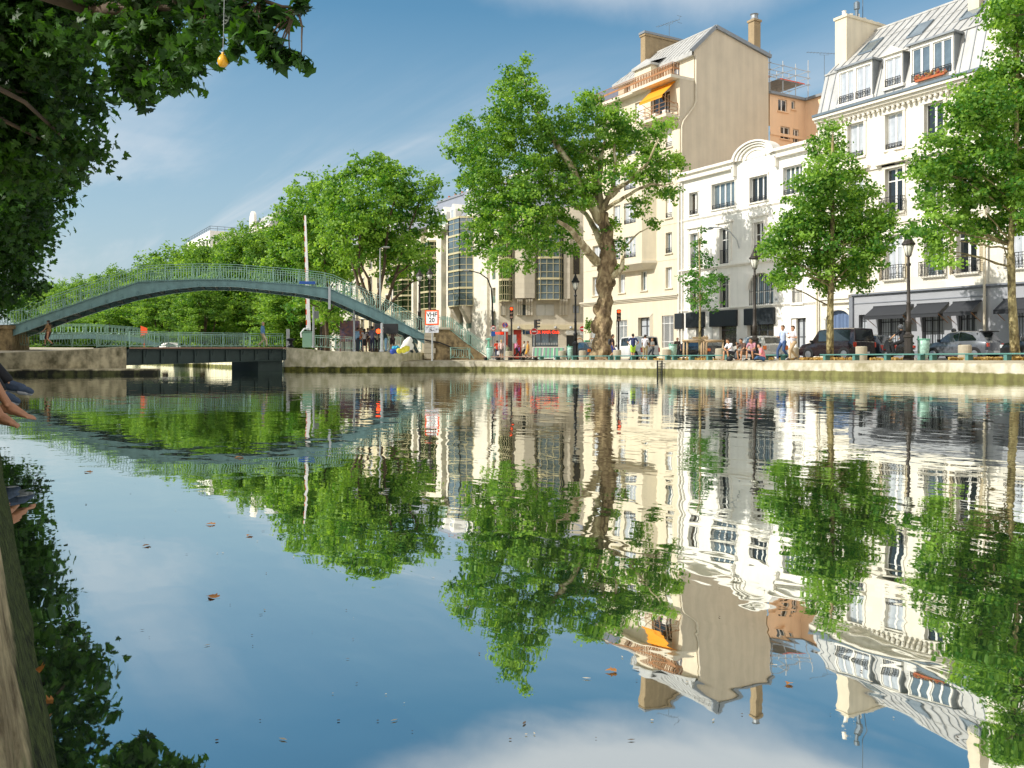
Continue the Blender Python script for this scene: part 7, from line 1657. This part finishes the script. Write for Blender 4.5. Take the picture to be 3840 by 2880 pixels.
def fuse(name, caps, vox, m, parent, smooth=3, balls=()):
    """union of tapered limbs -> one continuous smooth surface"""
    mb = MB()
    for c in caps: capsule(mb, *c)
    for c, r, sz in balls: mb.ball(c, r, 14, 10, sz)
    me = bpy.data.meshes.new('tmp'); me.from_pydata(mb.v, [], mb.f); o = bpy.data.objects.new('tmp', me); COL.objects.link(o)
    r = o.modifiers.new('r', 'REMESH'); r.mode = 'VOXEL'; r.voxel_size = vox; s = o.modifiers.new('s', 'SMOOTH'); s.iterations = smooth; s.factor = .5
    dg = bpy.context.evaluated_depsgraph_get(); out = bpy.data.meshes.new_from_object(o.evaluated_get(dg)); bpy.data.objects.remove(o)
    out.materials.clear(); out.materials.append(m); out.polygons.foreach_set('use_smooth', [True]*len(out.polygons)); out.name = name
    return link(name, out, parent)
V3 = Vector
def pose_joints(pose, arms, k, R):
    """joints in body space: x right, y forward, z up, height about 1.75"""
    J = {}
    if pose in ('stand', 'walk', 'lean'):
        hz = .92; s = .0
        J['hip'] = V3((0, 0, hz)); J['chest'] = V3((0, .0, 1.24)); J['neck'] = V3((0, .01, 1.46)); J['head'] = V3((0, .03, 1.62))
        for sd, n in ((-1, 'L'), (1, 'R')):
            J['h'+n] = V3((sd*.09, 0, hz-.02))
            if pose == 'walk':
                ph = sd*k; J['k'+n] = V3((sd*.09, .16+.12*ph if ph > 0 else .06, .50)); J['a'+n] = V3((sd*.085, .30*ph if ph > 0 else -.30, .09 if ph > 0 else .16))
                J['t'+n] = J['a'+n]+V3((0, .17, -.04 if ph > 0 else -.09))
            else: J['k'+n] = V3((sd*.10, .03, .49)); J['a'+n] = V3((sd*.11, 0, .085)); J['t'+n] = V3((sd*.14, .17, .04))
            J['s'+n] = V3((sd*.185, 0, 1.41))
        if pose == 'lean':
            for q in ('chest', 'neck', 'head', 'sL', 'sR'): J[q] = J[q]+V3((0, (J[q].z-.9)*.35, -(J[q].z-.9)*.06))
    elif pose == 'sit':     # seat height .32
        hz = .42; J['hip'] = V3((0, 0, hz)); J['chest'] = V3((0, .10, .74)); J['neck'] = V3((0, .22, .94)); J['head'] = V3((0, .30, 1.07))
        for sd, n in ((-1, 'L'), (1, 'R')):
            J['h'+n] = V3((sd*.09, .02, hz)); J['k'+n] = V3((sd*.15, .42, .50)); J['a'+n] = V3((sd*.15, .40+.06*sd*k, .09)); J['t'+n] = J['a'+n]+V3((sd*.03, .17, -.045)); J['s'+n] = V3((sd*.18, .18, .89))
    elif pose == 'cross':
        hz = .12; J['hip'] = V3((0, 0, hz)); J['chest'] = V3((0, .06, .42)); J['neck'] = V3((0, .14, .64)); J['head'] = V3((0, .2, .79))
        for sd, n in ((-1, 'L'), (1, 'R')):
            J['h'+n] = V3((sd*.1, 0, hz)); J['k'+n] = V3((sd*.34, .30, .20)); J['a'+n] = V3((-sd*.08, .40, .09)); J['t'+n] = J['a'+n]+V3((-sd*.15, .04, -.03)); J['s'+n] = V3((sd*.185, .1, .60))
    elif pose == 'ride':
        hz = .90; J['hip'] = V3((0, -.3, hz)); J['chest'] = V3((0, -.22, 1.22)); J['neck'] = V3((0, -.18, 1.43)); J['head'] = V3((0, -.13, 1.58))
        for sd, n in ((-1, 'L'), (1, 'R')):
            J['h'+n] = V3((sd*.1, -.28, hz)); J['k'+n] = V3((sd*.2, .14, .78)); J['a'+n] = V3((sd*.18, .10, .38)); J['t'+n] = J['a'+n]+V3((0, .18, -.03)); J['s'+n] = V3((sd*.185, -.19, 1.38))
    for sd, n in ((-1, 'L'), (1, 'R')):
        s = J['s'+n]; a = arms[0 if sd < 0 else 1] if isinstance(arms, (tuple, list)) else arms
        if a == 'down': e = s+V3((sd*.07, -.02, -.29)); w = e+V3((0, .08, -.25))
        elif a == 'fwd': e = s+V3((sd*.05, .05+.1*k, -.28)); w = e+V3((-sd*.02, .20, -.15))
        elif a == 'back': e = s+V3((sd*.06, -.14, -.26)); w = e+V3((0, -.02, -.25))
        elif a == 'bent': e = s+V3((sd*.09, .02, -.28)); w = e+V3((-sd*.14, .22, .04))
        elif a == 'up': e = s+V3((sd*.08, .12, -.24)); w = e+V3((-sd*.08, .12, .24))
        elif a == 'out': e = s+V3((sd*.27, .06, -.10)); w = e+V3((sd*.20, .12, -.05))
        elif a == 'knee': e = s+V3((sd*.06, .16, -.24)); w = V3((J['k'+n].x*.6, J['k'+n].y-.04, J['k'+n].z+.10))
        elif a == 'bars': e = s+V3((sd*.10, .22, -.20)); w = V3((sd*.3, .14, 1.09))
        elif a == 'hip': e = s+V3((sd*.18, -.05, -.24)); w = e+V3((-sd*.16, .1, -.18))
        J['e'+n] = e; J['w'+n] = w
    return J
def person(loc, face, label, pose='stand', arms='down', top='#888888', bottom='#333333', hair='#2a1d14', sk='#b98a6b', shoes='#222222', h=1.75, k=1, long_legs=True, sleeves='short', skirt=False, hairlen=0, bag=None, group=None, helmet=None, vox=.016, J=None, bare=False, tilt=0):
    o = empty('person', loc, face, label, 'person', group, s=h/1.75 if J is None else 1)
    J = J or pose_joints(pose, arms, k, None); S = skin(sk); caps = []; A_ = lambda *c: caps.append(c)
    hd = J['head']; up = (J['neck']-J['chest']).normalized(); fw = V3((0, 1, -.15*(1 if tilt else 0))).normalized()
    A_(J['hip'], J['chest'], .125, .135); A_(J['chest'], J['neck']-up*.09, .135, .09); A_(J['neck']-up*.06, hd, .055, .055); A_(J['sL'], J['sR'], .062, .062); A_(J['hL'], J['hR'], .1, .1)
    for n, sd in (('L', -1), ('R', 1)):
        A_(J['s'+n], J['e'+n], .050, .038); A_(J['e'+n], J['w'+n], .038, .025); A_(J['h'+n], J['k'+n], .085, .054); A_(J['k'+n], J['k'+n].lerp(J['a'+n], .35), .052, .054); A_(J['k'+n].lerp(J['a'+n], .35), J['a'+n], .054, .034)
        d = (J['t'+n]-J['a'+n]); A_(J['a'+n]+V3((0, 0, -.03)), J['a'+n]+d*.95, .034, .026); A_(J['a'+n]+d*(-.25)+V3((0, 0, -.035)), J['a'+n], .032, .03)
        hdv = (J['w'+n]-J['e'+n]).normalized(); sd_ = hdv.cross(V3((0, 0, 1))); sd_ = sd_.normalized() if sd_.length > .1 else V3((1, 0, 0)); w = J['w'+n]; pm = w+hdv*.075
        for q in (-1, 0, 1): A_(w, pm+sd_*.022*q, .018, .016)
        for q, fl in ((-1.5, .055), (-.5, .07), (.5, .065), (1.5, .05)):
            b0 = pm+sd_*.02*q; b1 = b0+hdv*fl*.55; A_(b0, b1, .011, .0105); A_(b1, b1+(hdv*.7+V3((0, 0, -.7))).normalized()*fl*.5, .0105, .0095)
        A_(w+hdv*.03, w+hdv*.06+sd_*.05, .012, .011); A_(w+hdv*.06+sd_*.05, w+hdv*.095+sd_*.055, .011, .010)
    A_(hd+V3((0, .085, -.01)), hd+V3((0, .108, -.025)), .013, .014)
    A_(hd+V3((0, .045, -.08)), hd+V3((0, .05, -.075)), .045, .04)
    for sd in (-1, 1): A_(hd+V3((sd*.078, -.005, -.02)), hd+V3((sd*.08, -.005, .01)), .018, .018)
    body = fuse('body', caps, vox, S, o, 2, [(hd, .1, (.80, .94, 1.14))])
    for sd in (-1, 1): MB().ball(hd+V3((sd*.032, .087, .005)), .011, 8, 6).build('eye', M['black_text'], body)
    mb = MB(); mb.ball(hd+V3((0, .088, -.062)), .02, 8, 5, (1.2, .4, .3)); mb.build('mouth', skin('#9a5a4c'), body)
    # top
    c = []; C_ = lambda *a: c.append(a); C_(J['hip']+up*.02, J['chest'], .145, .152); C_(J['chest'], J['neck']-up*.10, .152, .105); C_(J['sL'], J['sR'], .076, .076)
    for n in 'LR':
        f = {'short': .62, 'none': .02, 'long': 1}[sleeves]; C_(J['s'+n], J['s'+n].lerp(J['e'+n], min(1, f)), .068 if sleeves != 'none' else .05, .060 if sleeves != 'none' else .05)
        if sleeves == 'long': C_(J['e'+n], J['e'+n].lerp(J['w'+n], .9), .05, .038)
    fuse('shirt' if sleeves != 'long' else 'jacket', c, vox, cloth(top), o, 3)
    c = []
    if skirt: 
        z = (J['kL']+J['kR'])*.5; q = J['hip']+(z-J['hip'])*.8; C_(J['hip']+up*.08, J['hip'], .14, .155); C_(J['hip'], q, .155, .15)
    else:
        C_(J['hL'], J['hR'], .118, .118); C_(J['hip'], J['hip']+up*.06, .13, .135)
        for n in 'LR':
            if long_legs: C_(J['h'+n], J['k'+n], .10, .072); C_(J['k'+n], J['a'+n], .072, .058)
            else: C_(J['h'+n], J['h'+n].lerp(J['k'+n], .82), .105, .088)
    fuse('skirt' if skirt else ('trousers' if long_legs else 'shorts'), c, vox, cloth(bottom), o, 3)
    if not bare:
        for n in 'LR':
            d = (J['t'+n]-J['a'+n]); mb = []; fuse('shoe', [(J['a'+n]+d*-.3+V3((0, 0, -.035)), J['a'+n]+d*1.1+V3((0, 0, -.01)), .043, .036), (J['a'+n]+V3((0, 0, -.01)), J['a'+n]+d*.5, .045, .04)], vox*.8, cloth(shoes, .6), o, 2)
    if helmet: fuse('helmet', [], vox, mat('helmet_'+helmet, helmet, .15, coat=1, var=.05), o, 2, [(hd+V3((0, -.01, .02)), .135, (.95, 1.05, 1.05))])
    else:
        hb = [(hd+V3((0, -.02, .028)), .105, (.86, .98, 1.08))]; hc_ = [(hd+V3((-.06, .05, .085)), hd+V3((.06, .05, .085)), .03, .03)]
        if hairlen: hc_ += [(hd+V3((0, -.07, 0)), hd+V3((0, -.10, -hairlen)), .075, .045)]
        c = fuse('hair', hc_, .012, mat('hair_'+hair, hair, .6, var=.3, scale=30, bump=.5), o, 1, hb)
        # keep hair off the face: push the front half behind the brow
        for v_ in c.data.vertices:
            q = v_.co-hd
            if q.y > .02 and q.z < .055: v_.co.y = hd.y+.02-abs(q.x)*.1
    if bag:
        kind, colr = bag
        if kind == 'pack': fuse('backpack', [(J['chest']+V3((-.07, -.19, -.1)), J['chest']+V3((.07, -.19, .1)), .12, .11)], .02, cloth(colr), o)
        else:
            w = J['wR'] if kind != 'bagL' else J['wL']; mb = MB(); mb.bbox(w.x-.14, w.x+.14, w.y-.05, w.y+.07, w.z-.48, w.z-.16, .03); b_ = mb.build('bag', cloth(colr), o); mb = MB(); mb.tube([w+V3((-.08, .01, -.17)), w+V3((0, .01, -.06)), w+V3((.08, .01, -.17))], .008, 5); mb.build('bag_handle', cloth(colr), b_)
    return o
def at_px(px, t, yfeet=None): p = gt(px, t); p.z = G if yfeet is None else zt(yfeet, t); return tuple(p)
AWAY = -TA          # facing away from the camera
L_ = AWAY+PI/2; R_ = AWAY-PI/2; TO = AWAY+PI
gq = 'people gathered under the footbridge'
person(at_px(1340, 66, 1318), AWAY-.9, 'man in pale blue shirt and dark jeans at the left of the crowd', arms='bent', top='#8fb3cf', bottom='#3a4149', hair='#2b2018', sleeves='long', group=gq)
person(at_px(1352, 67.5, 1317), TO, 'person in orange top half hidden behind the man in pale blue', arms='bent', top='#d9773f', bottom='#4b7f96', hair='#7a5233', group=gq)
person(at_px(1367, 65.3, 1319), AWAY+.2, 'woman with long dark ponytail, grey top and black skirt', arms='hip', top='#a9a3a0', bottom='#15151a', skirt=True, hair='#20150f', hairlen=.3, sk='#a87c64', sleeves='none', h=1.66, group=gq)
person(at_px(1379, 67.5, 1318), TO+.3, 'person in dark top facing out between the woman and the tall man', arms='bent', top='#3b3230', bottom='#8e6a60', hair='#3a2619', group=gq)
person(at_px(1396, 65.0, 1319), AWAY-.4, 'tall man in purple grey shirt and navy trousers seen from behind', arms='bent', top='#5e5a6e', bottom='#20263a', hair='#15110e', h=1.83, group=gq, sleeves='long')
person(at_px(1416, 66.5, 1318), TO, 'person in cream top partly hidden behind the red canal lamp', arms='down', top='#b3a387', bottom='#1c1c1e', group=gq)
person(at_px(1448, 65, 1319), L_, 'person in dark green jacket and pale jeans leaning under the bridge beam', 'lean', arms='down', top='#24383a', bottom='#7fa3bd', hair='#181310', group=gq, sleeves='long')
person(at_px(1472, 66, 1318), AWAY+.5, 'person in grey top with bare legs at the right of the crowd', arms='bent', top='#6d5a58', bottom='#3c2f33', long_legs=False, hair='#3a2a20', group=gq)
person(at_px(183, 59, 1298), R_+PI, 'woman in dark dress walking across the left pier', 'walk', arms='fwd', top='#8d6f4a', bottom='#3a2227', skirt=True, hair='#2a1a12', hairlen=.2, h=1.68)
person(at_px(985, 63, 1301), R_, 'man in blue shirt and beige trousers walking on the swing bridge', 'walk', arms='down', top='#5b84ad', bottom='#b7a88a', hair='#a89a88', sleeves='long')
gs = 'pedestrians in front of the hair salon'
person(at_px(1864, 80, 1347), AWAY+.4, 'woman in bright orange red top left of the salon', arms='bent', top='#d9482b', bottom='#2d3553', hair='#3a2419', group=gs, h=1.66, bag=('bagL', '#b9a27c'))
person(at_px(1880, 78, 1347), AWAY, 'woman in pale pink blouse carrying a white shopping bag', arms='down', top='#e0c3bb', bottom='#6f6a69', hair='#c4a06a', hairlen=.14, long_legs=False, group=gs, bag=('bagL', '#e4e4ee'), sleeves='long', h=1.68)
person(at_px(1936, 74, 1347), L_+PI, 'woman in pink jacket with a purple and blue bag', 'walk', arms='bent', top='#d98aa8', bottom='#1d1a20', hair='#22160f', hairlen=.12, group=gs, bag=('bag', '#7d4fa0'), sleeves='long', h=1.68)
person(at_px(1966, 82, 1347), L_, 'woman in white top and black leggings walking past the red door', 'walk', arms='bent', top='#cfc8bd', bottom='#18181b', hair='#3a2418', group=gs, h=1.64)
person(at_px(1980, 80, 1347), L_, 'woman in mustard yellow dress outside the salon window', 'walk', arms='down', top='#d9a32e', bottom='#d9a32e', skirt=True, hair='#7a4e2c', group=gs, h=1.62, sleeves='none')
person(at_px(1902, 79, 1347), TO, 'child peering out beside the white plated sign post', arms='down', top='#8a8f70', bottom='#c98b4a', hair='#1c1410', h=1.25, group=gs)
gw = 'young men strolling beside the white van'
person(at_px(2297, 61.5), L_+PI-.1, 'man in dark tee and blue shorts with a dark backpack beside the big trunk', 'walk', arms='down', top='#3a2a2a', bottom='#24357a', long_legs=False, hair='#1a1310', group=gw, bag=('pack', '#3a3b40'))
person(at_px(2374, 60), AWAY, 'man in navy tee and lime green shorts seen from behind', 'walk', arms='hip', top='#23305c', bottom='#b7e04a', long_legs=False, hair='#1b1410', group=gw)
person(at_px(2419, 60.5), AWAY-.4, 'man in white tee and beige trousers behind the green bench', 'stand', arms='fwd', top='#e2dfe6', bottom='#a39472', hair='#2a1c14', group=gw, h=1.7)
person(at_px(2447, 62), L_+.4, 'short haired woman in grey top and dark leggings by the green bin', 'walk', arms='bent', top='#7b7b76', bottom='#2b3138', hair='#8a6a4a', group=gw, h=1.5)
gt_ = 'two men walking past the silver estate car'
person(at_px(2937, 46.6), L_+.5, 'man in pale blue tee and jeans walking with one arm out', 'walk', arms=('out', 'bent'), top='#aebbd6', bottom='#36507c', hair='#5a3f2a', group=gt_, h=1.8, shoes='#d8d8dc')
person(at_px(2975, 45.6), L_+.4, 'man in light grey tee and khaki trousers walking beside the pale blue tee', 'walk', arms='bent', k=-1, top='#c9c4c6', bottom='#b39a76', hair='#4a3020', group=gt_, h=1.74, shoes='#4a3a2e')
gm = 'young men sitting on the quay'
def seat_at(px, dv=0): u, t = on_v(px, 35.75+dv); return (35.75+dv, u, G-.03)
fc = PI/2          # facing the water (-X): +Y turned by +90 degrees
person(seat_at(2745), fc-.1, 'leftmost seated young man in white tee with bare shins', 'sit', arms='knee', top='#e4e4ea', bottom='#3a3c44', long_legs=False, hair='#4d3322', group=gm, sk='#c0906a', bare=True)
person(seat_at(2793), fc+.05, 'seated man in brown tee with his hand at his chin', 'sit', arms=('knee', 'up'), top='#5a443c', bottom='#7b6a5c', long_legs=False, hair='#33231a', group=gm, sk='#b98863', k=-1, bare=True)
person(seat_at(2825, .1), fc+.3, 'bearded seated man in dusty pink tee leaning forward', 'sit', arms='knee', top='#b5808c', bottom='#4b4a60', long_legs=False, hair='#3a261a', group=gm, sk='#b98863')
person((34.6, on_v(2862, 34.6)[0], .72), AWAY+PI*.42, 'young man in salmon pink tee sitting cross legged on the quay stones', 'cross', arms='bent', top='#e58c92', bottom='#3d5f86', hair='#2c1c14', group=gm)
mb = MB(); u_, _ = on_v(2786, 34.7); mb.lathe([(.033, 0), (.033, .15), (.028, .165), (.01, .168)], 0, 0, 14); tag(mb.build('drink_can', M['hoard_grey'], loc=(34.7, u_, .71)), 'silver drink can standing by the seated men', 'can')
u_, _ = on_v(2738, 34.9); mb = MB(); mb.ball((0, 0, .12), .17, 10, 7, (1, 1.1, .9)); mb.ball((.05, .1, .1), .12, 8, 6); tag(mb.build('backpack', M['plastic_black'], loc=(34.95, u_+.1, .71), smooth=True), 'black bag on the ground at the feet of the white tee', 'bag')
g_ = gt(3368, 44.0); person((g_.x, g_.y, G+.006), 0, 'scooter rider in black clothes and dark helmet', 'ride', arms='bars', top='#1d1f24', bottom='#15161a', helmet='#4a4d52', sk='#c79a74')
person(at_px(3578, 49.5), L_, 'person in dark helmet standing behind the grey hatchback', 'stand', arms='down', top='#2a2c30', bottom='#1d1e22', helmet='#2a2b2e', h=1.72)
person(at_px(2540, 63), TO, 'person with cropped hair standing behind the green bag bin', 'stand', arms='down', top='#4a3f38', bottom='#2b2c30', hair='#6a4a34', h=1.55)
# ---- the two people sitting on the near bank: only their legs enter the picture
def near_person(t, ank, toe, ank2, toe2, label, barefoot, top, bottom, skc, seat_px):
    P = lambda q, dt=0: pt(q[0], q[1], t+dt)
    u0 = gt(ank[0], t).y; v0 = -.28
    J = {'hip': V3((v0-.05, u0, .74)), 'chest': V3((v0-.10, u0, 1.06)), 'neck': V3((v0-.06, u0, 1.28)), 'head': V3((v0-.0, u0, 1.43))}
    for n, sd, a, b, dt in (('L', -1, ank, toe, 0), ('R', 1, ank2, toe2, -.22)):
        y = u0+(.12 if n == 'L' else -.14); J['h'+n] = V3((v0, y, .72)); J['a'+n] = P(a, dt); J['t'+n] = P(b, dt); J['k'+n] = V3((J['a'+n].x-.20, (J['a'+n].y+y)/2, J['a'+n].z+.40))
        J['k'+n].z = min(J['k'+n].z, .80); J['s'+n] = V3((v0-.08, u0+(.18 if n == 'L' else -.18), 1.23)); J['e'+n] = V3((v0-.15, u0+(.25 if n == 'L' else -.25), .98)); J['w'+n] = V3((v0-.12, u0+(.24 if n == 'L' else -.24), .74))
    o = empty('person', (v0, u0, .62), 0, label, 'person', 'people sitting on the near bank'); inv = Matrix.Translation((-v0, -u0, -.62)); J = {k: inv @ v for k, v in J.items()}
    S = skin(skc); caps = []; A_ = lambda *c: caps.append(c); up = V3((0, 0, 1)); hd = J['head']
    A_(J['hip'], J['chest'], .125, .135); A_(J['chest'], J['neck']-up*.09, .135, .09); A_(J['neck']-up*.06, hd, .055, .055); A_(J['sL'], J['sR'], .062, .062); A_(J['hL'], J['hR'], .1, .1)
    for n in 'LR':
        A_(J['s'+n], J['e'+n], .050, .038); A_(J['e'+n], J['w'+n], .038, .025); w = J['w'+n]
        for q in range(5): A_(w, w+V3((.09 if q else .05, .02*(q-2), -.01)), .014, .009)
        k_, a_, t_ = J['k'+n], J['a'+n], J['t'+n]; d = (t_-a_); dl = d.length; d = d/dl; side = d.cross(V3((0, 0, 1))).normalized(); nrm = side.cross(d)
        A_(J['h'+n], k_, .085, .054); A_(k_, k_.lerp(a_, .3), .048, .052); A_(k_.lerp(a_, .3), k_.lerp(a_, .8), .050, .032); A_(k_.lerp(a_, .8), a_, .032, .032)
        heel = a_-d*.045-nrm*.045; ball_ = a_+d*(dl*.70)-nrm*.028
        fs_ = .85 if barefoot else .62
        A_(heel, a_, .034*fs_, .036*fs_); A_(heel, ball_, .030*fs_, .026*fs_); A_(a_+d*.02, ball_+nrm*.008, .037*fs_, .022*fs_)
        for q in (-1, 1): A_(a_+side*.012*q+d*.03-nrm*.02, ball_+side*.022*q, .028*fs_, .019*fs_); A_(a_+side*.03*q-nrm*.0, a_+side*.03*q+d*.004, .014, .013)
        if barefoot:
            for q, (off, ln, r) in enumerate(((-.034, .30, .0135), (-.014, .28, .0105), (.003, .25, .010), (.019, .21, .0095), (.033, .17, .009))):
                b0 = ball_+side*off*(1 if n == 'L' else -1)-nrm*.002; A_(b0, b0+d*dl*ln*.6+nrm*.004, r*1.05, r); A_(b0+d*dl*ln*.6+nrm*.004, b0+d*dl*ln-nrm*.004, r, r*.92)
    body = fuse('body', caps, .006, S, o, 3, [(hd, .1, (.80, .94, 1.14))])
    [MB().ball(hd+V3((.087, s_*.032, .005)), .011, 8, 6).build('eye', M['black_text'], body) for s_ in (-1, 1)]
    fuse('hair', [], .012, mat('hair_near', '#2a1c14', .6, var=.3, scale=30), o, 1, [(hd+V3((-.02, 0, .03)), .106, (.9, .9, 1.05))])
    c = [(J['hip'], J['chest'], .145, .152), (J['chest'], J['neck']-up*.1, .152, .1), (J['sL'], J['sR'], .076, .076)]+[(J['s'+n], J['s'+n].lerp(J['e'+n], .6), .068, .06) for n in 'LR']; fuse('shirt', c, .014, cloth(top), o)
    c = [(J['hL'], J['hR'], .115, .115)]
    for n in 'LR': c += [(J['h'+n], J['k'+n].lerp(J['h'+n], .3 if barefoot else 0), .10, .075)]+([] if barefoot else [(J['k'+n], J['k'+n].lerp(J['a'+n], .86), .075, .052)])
    fuse('shorts' if barefoot else 'trousers', c, .012, cloth(bottom), o)
    if not barefoot:
        for n in 'LR':
            a_, t_ = J['a'+n], J['t'+n]; d = (t_-a_); dl = d.length; d = d/dl; side = d.cross(V3((0, 0, 1))).normalized(); nrm = side.cross(d)
            s_ = fuse('shoe', [(a_-d*.05-nrm*.04, a_+d*dl*.85-nrm*.03, .04, .034), (a_-d*.02-nrm*.01, a_+d*dl*.55-nrm*.015, .043, .036), (a_+d*dl*.5-nrm*.03, a_+d*dl*.98-nrm*.034, .042, .026)], .006, mat('shoe_blue', '#39475a', .85, var=.12, scale=30, bump=.3, bscale=120), o, 3)
            fuse('sole', [(a_-d*.055-nrm*.072, a_+d*dl*.98-nrm*.056, .022, .018), (a_+d*dl*.5-nrm*.066+side*.018, a_+d*dl*.8-nrm*.06+side*.016, .022, .02), (a_+d*dl*.5-nrm*.066-side*.018, a_+d*dl*.8-nrm*.06-side*.016, .022, .02)], .006, mat('shoe_sole', '#8f9396', .6, var=.05), s_, 2)
    return o
near_person(7.0, (32, 1520), (128, 1556), (2, 1560), (78, 1584), 'barefoot person with bare legs dangling over the near bank', True, '#a9553a', '#3a3a44', '#a87858', 0)
near_person(8.6, (40, 1436), (122, 1456), (14, 1476), (72, 1492), 'person in black trousers and slate blue slip on shoes beyond the bare legs', False, '#2a2a2e', '#15161a', '#b58460', 0)
# ---- dust, twigs and scum drifting on the water
def drift():
    mb = MB(); R = random.Random(12)
    for _ in range(420):
        t = 1.9+16*R.random()**1.6; px = R.uniform(250, 3800); p = gt(px, t)
        if p.x < .4: continue
        s_ = R.uniform(.0012, .0035)*(1+t*.12); a = R.uniform(0, PI); n = R.choice((3, 4, 5)); mb.mi = R.choice((0, 0, 1)); k = R.choice((1, 1, 3))
        mb.poly([(p.x+math.cos(a)*math.cos(2*PI*i/n)*s_*k-math.sin(a)*math.sin(2*PI*i/n)*s_, p.y+math.sin(a)*math.cos(2*PI*i/n)*s_*k+math.cos(a)*math.sin(2*PI*i/n)*s_, .003) for i in range(n)])
    return mb.build('floating_debris', [M['bark_dark'], M['concrete']])
tag(drift(), kind='stuff')
# ---- leaves on the water and on the near bank
lvv, lff = star_leaf()
def fallen(px, py, z, size, rot, label, curl=.18, cat='leaf'):
    t = (CAMZ-z)*F/(py-HY); p = gt(px, t); me = bpy.data.meshes.new('fallen_leaf'); R = Matrix.Rotation(rot, 3, 'Z')
    v = [R @ Vector((x*size, y*size, abs(x)*curl*size+.001+.05*size*math.sin(y*5))) for x, y, zz_ in lvv]; me.from_pydata([tuple(q) for q in v], [], [tuple(int(a) for a in f) for f in lff]); me.materials.append(M['dead_leaf'])
    tag(link('fallen_leaf', me, None, (p.x, p.y, z)), label, cat, 'fallen leaves on the water and bank')
for px, py, s, r, lab in ((800,2238,.045,.4,'brown leaf afloat in the open blue water left of centre'),(795,1965,.045,1.2,'small brown leaf floating right of the sky reflection'),(552,2045,.035,2,'tiny dark leaf afloat'),(332,1770,.06,.7,'dark leaf afloat in the pale reflection by the left bank'),(935,2007,.035,2.4,'thin twig like leaf afloat'),(2298,2515,.03,1,'pale leaf afloat under the brick chimney reflection'),(2958,2562,.022,2,'little pale leaf afloat near the lower right'),(900,1715,.07,1.7,'brown leaf afloat in the bridge reflection')): fallen(px, py, .003, s, r, lab)
for px, py, z, s, r, lab in ((142,2520,.16,.026,.3,'curled ochre leaf stuck high on the mossy bank'),(183,2640,.05,.026,1.5,'golden leaf at the water line of the near bank'),(172,2700,.07,.024,2.6,'lowest ochre leaf on the near bank')): fallen(px, py, z, s, r, lab, 1.1)
